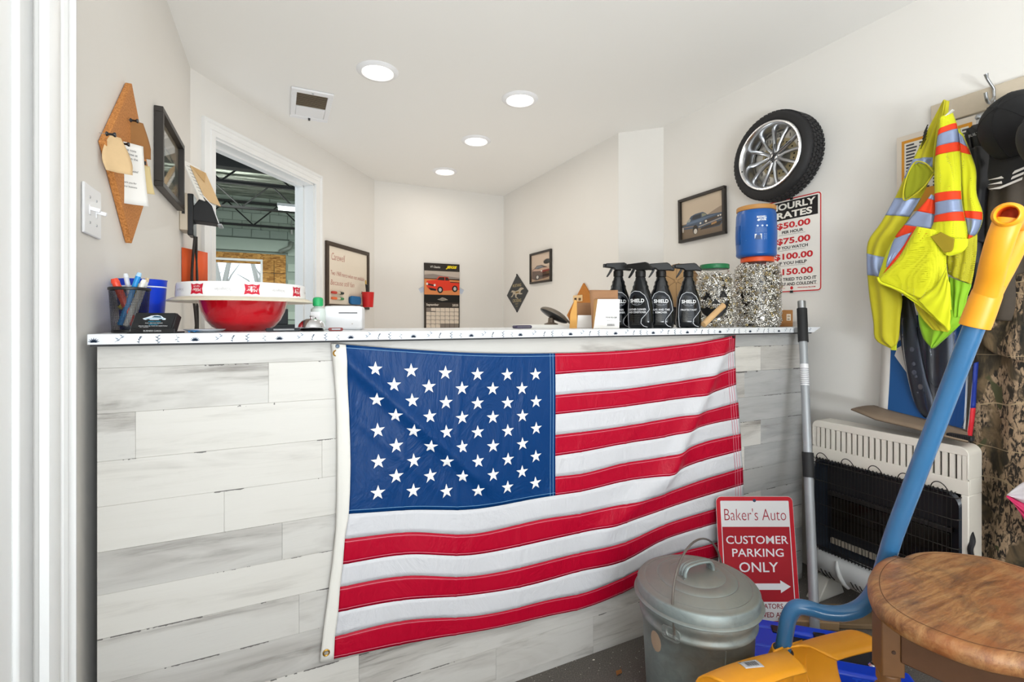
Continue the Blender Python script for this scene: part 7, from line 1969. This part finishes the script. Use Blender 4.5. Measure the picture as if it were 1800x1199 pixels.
# ---------------------------------------------------------------- blue printed box card, cardboard tray and wrapped part on the heater
bp = [at_x(px, py, XR - .012) for px, py in ((1545, 722), (1562, 560))]
by0 = at_x(1545, 722, XR - .06).y
pb = wthing('poster_card', 'blue and white printed card standing on top of the heater', 'poster', RIGHT, 2.5 - 1.155, .80, .05)
PWd = .285
mb = MB(); mb.grid([[(u * PWd, -.03 * (1 - v) ** 2 - .004 * sin(pi * u), v * .42) for u in [i / 10 for i in range(11)]] for v in [i / 8 for i in range(9)]]); mb.build('card', mat('poster_white', '#DAD6D0', .5), pb, smooth=80, solid=.002, off=1)
p = PR(0)
def PB_(pts, c, l): p.poly(pts, c, l)
blue_p = '#1C4F86'; wht = '#D3D0CC'
for i in range(8):
    for j in range(10):
        u0_, u1_ = .035 + j * .0245, .035 + (j + 1) * .0245; v0_, v1_ = i * .0525, (i + 1) * .0525
        p.rect(u0_, v0_, u1_, v1_, blue_p, 1)
p.poly([(.045, .30), (.10, .345), (.10, .42), (.045, .42)], wht, 2)
p.poly([(.058, .285), (.14, .345), (.19, .345), (.19, .21), (.115, .205), (.225, .045), (.195, .045), (.050, .255)], wht, 2)
p.poly([(.115, .205), (.165, .24), (.165, .175), (.145, .095)], blue_p, 3)
p.poly([(.235, .10), (.255, .20), (.27, .20), (.25, .10)], wht, 2); p.rect(.235, .25, .27, .256, '#8FB2D4', 2); p.rect(.235, .30, .238, .34, '#8FB2D4', 2)
p.v = [Vector((v.x, v.y - .0022 - .03 * (1 - v.z / .42) ** 2 - .004 * sin(pi * v.x / PWd), v.z)) for v in p.v]
p.done('print', pb)
ctp = [at_z(px, py, .80) for px, py in ((1495, 720), (1543, 716), (1700, 756), (1690, 765), (1600, 748))]
ctr = thing('cardboard_tray', 'bent grey brown cardboard sheet lying on top of the heater', 'cardboard', (HXF + .05, 1.10, .768))
mb = MB()
L0 = [at_x(px, py, 2.10) for px, py in ((1496, 720), (1540, 738), (1600, 752), (1660, 768), (1702, 778))]
R0 = [at_x(px, py, 2.27) for px, py in ((1536, 714), (1560, 720), (1600, 730), (1650, 742), (1700, 756))]
mb.grid([[L0[i].lerp(R0[i], u) + Vector((0, 0, .004 * sin(pi * u))) for u in (0, .25, .5, .75, 1)] for i in range(5)]); local(mb, ctr).build('sheet', M_CARDG, ctr, smooth=80, solid=.004)
mb = MB(); mb.tube(L0, .0022, 6); local(mb, ctr).build('fluted_edge', mat('dark_flute', '#5B4B3C', .9), ctr)
kb = thing('rubber_strip', 'short ribbed black rubber strip at the right end of the heater top', 'strip', at_x(1688, 768, 2.12), -pi / 2)
mb = MB(); mb.box2((-.035, -.012, -.008), (.035, .012, .008)); mb.build('strip', M_BLACKM, kb, bevel=.003)
mb = MB()
for k in range(11): mb.box2((-.032 + k * .006, -.0132, -.0078), (-.029 + k * .006, -.0118, .0078))
w_ = mb.build('ribs', M_BLACK, kb, smooth=None); w_['kind'] = 'stuff'
wp = thing('wrapped_part', 'black car trim part sealed in clear plastic, standing on the heater', 'car part', at_x(1640, 640, XR - .13))
bar1 = smooth_path([at_x(px, py, XR - .085) for px, py in ((1588, 520), (1597, 575), (1606, 625), (1616, 672), (1628, 712), (1640, 728))], 6)
mb = MB(); mb.tube(bar1, [.030 + .006 * sin(3 * i / 30) for i in range(len(bar1))], 12, flat=.45); local(mb, wp).build('trim_bar', mat('speckled_black', '#16161A', .35, var=.3, vscale=60), wp, smooth=60)
bar2 = smooth_path([at_x(px, py, XR - .095) for px, py in ((1650, 560), (1652, 600), (1652, 640), (1656, 665), (1672, 670))], 6)
mb = MB(); mb.tube(bar2, [.044] * len(bar2), 12, flat=.35); local(mb, wp).build('trim_plate', mat('speckled_black', '#16161A', .35), wp, smooth=60)
bar3 = smooth_path([at_x(px, py, XR - .092) for px, py in ((1618, 575), (1628, 630), (1640, 672), (1652, 700), (1650, 725))], 6)
mb = MB(); mb.tube(bar3, [.012 + .010 * i / len(bar3) for i in range(len(bar3))], 10, flat=.5); local(mb, wp).build('trim_arm', mat('speckled_black', '#16161A', .35), wp, smooth=60)
for k, (px, py, r_) in enumerate(((1603, 614, .010), (1606, 640, .008), (1607, 655, .010), (1610, 662, .006), (1618, 680, .011), (1613, 690, .004))):
    mb = MB(); mb.ball(at_x(px, py, XR - .1035), (.0015, r_ * .8, r_), 12); local(mb, wp).build('dust_blotch', mat('grey_blotch', '#4E4A4C', .7), wp)
panel(wp, 'clear_bag', M_FILM, [(1584, 560), (1590, 620), (1600, 680), (1616, 722), (1642, 738)], [(1700, 545), (1706, 600), (1704, 660), (1698, 720), (1690, 752)], XR - .105, bul=.015, wav=.008, fr=3.3, solid=.0004, nu=24)

# black caps at the right edge
M_CAPB = mat('black_cap_cloth', '#131315', .85, bump=.25, bscale=500)
def slashes(t, R):
    p = PR(0)
    for k in range(3):
        p.poly([(-.055 + k * .006, -.004 - k * .020), (-.020 + k * .008, -.006 - k * .020), (.050, .012 - k * .020), (.050, .002 - k * .020), (-.005, -.016 - k * .020)], '#E6E1DC', 1)
    Mb = Matrix.Translation((0, -R * 1.62, -.0)) @ Matrix.Rotation(radians(90), 4, 'X')
    q_ = []
    for v in p.v:
        y = -R * 1.14 * 1.50 + v.z * .9; vv = max(0, (abs(y) / (R * 1.14) - 1) / .82); u_ = v.x / R * .75
        q_.append(Vector((v.x, y, -.016 * vv - .020 * u_ * u_ * (.4 + .6 * vv) + .0030)))
    p.v = q_
    p.done('slash_print', t)
pA = at_x(1803, 226, 2.19)
cap('upper black baseball cap with white slash marks on its brim, hanging on the rack', frame_axes(pA, (-.78, .25, .45), (-.30, .10, -1.0)), M_CAPB, M_CAPB, .098, slashes)
pB = at_x(1868, 246, 2.02)
cap('dark grey cap in front of the slash marked cap, cut by the right edge', frame_axes(pB, (-.75, .15, .55), (-.1, -.45, -1.0)), mat('black_front_cap_cloth', '#222224', .85, bump=.25, bscale=500), M_CAPB, .085)

# leaf and crumbs on the floor
v = at_z(1088, 1184, 0.0)
lf_ = thing('dry_leaf', 'small dry orange brown leaf on the asphalt floor', 'leaf', (v.x, v.y, .001), .5)
mb = MB(); mb.grid([[(-.018 + .036 * i / 6, .010 * sin(pi * i / 6) * (j / 2 - 1) , .004 * abs(j / 2 - 1) + .002 * sin(i)) for j in range(5)] for i in range(7)]); mb.build('blade', mat('dry_leaf_orange', '#9A6431', .8), lf_, smooth=80, solid=.0004)
mb = MB(); mb.cyl((.016, 0, .001), (.028, .004, .003), .0007, n=5); mb.build('stalk', mat('dry_stalk', '#6E4826', .8), lf_)
for k, (px, py, lab) in enumerate(((1043, 1160, 'tiny pale paint chip on the floor just below the planks, left of the leaf'), (1450, 1078, 'tiny pale paint chip on the floor under the grey heater foot'), (1523, 1096, 'tiny pale paint chip on the floor beside the stool leg'))):
    v = at_z(px, py, 0)
    t = thing('paint_chip', lab, 'chip', (v.x, v.y, .0005), k * 1.1)
    mb = MB(); mb.prism([(-.005, 0), (.001, .004), (.006, .001), (.002, -.003)], -.001, .001, M=Matrix.Rotation(pi / 2, 4, 'X') @ Matrix.Translation((0, -.001, 0))); mb.build('chip', mat('pale_chip', '#D9D4C8', .8), t, smooth=None)
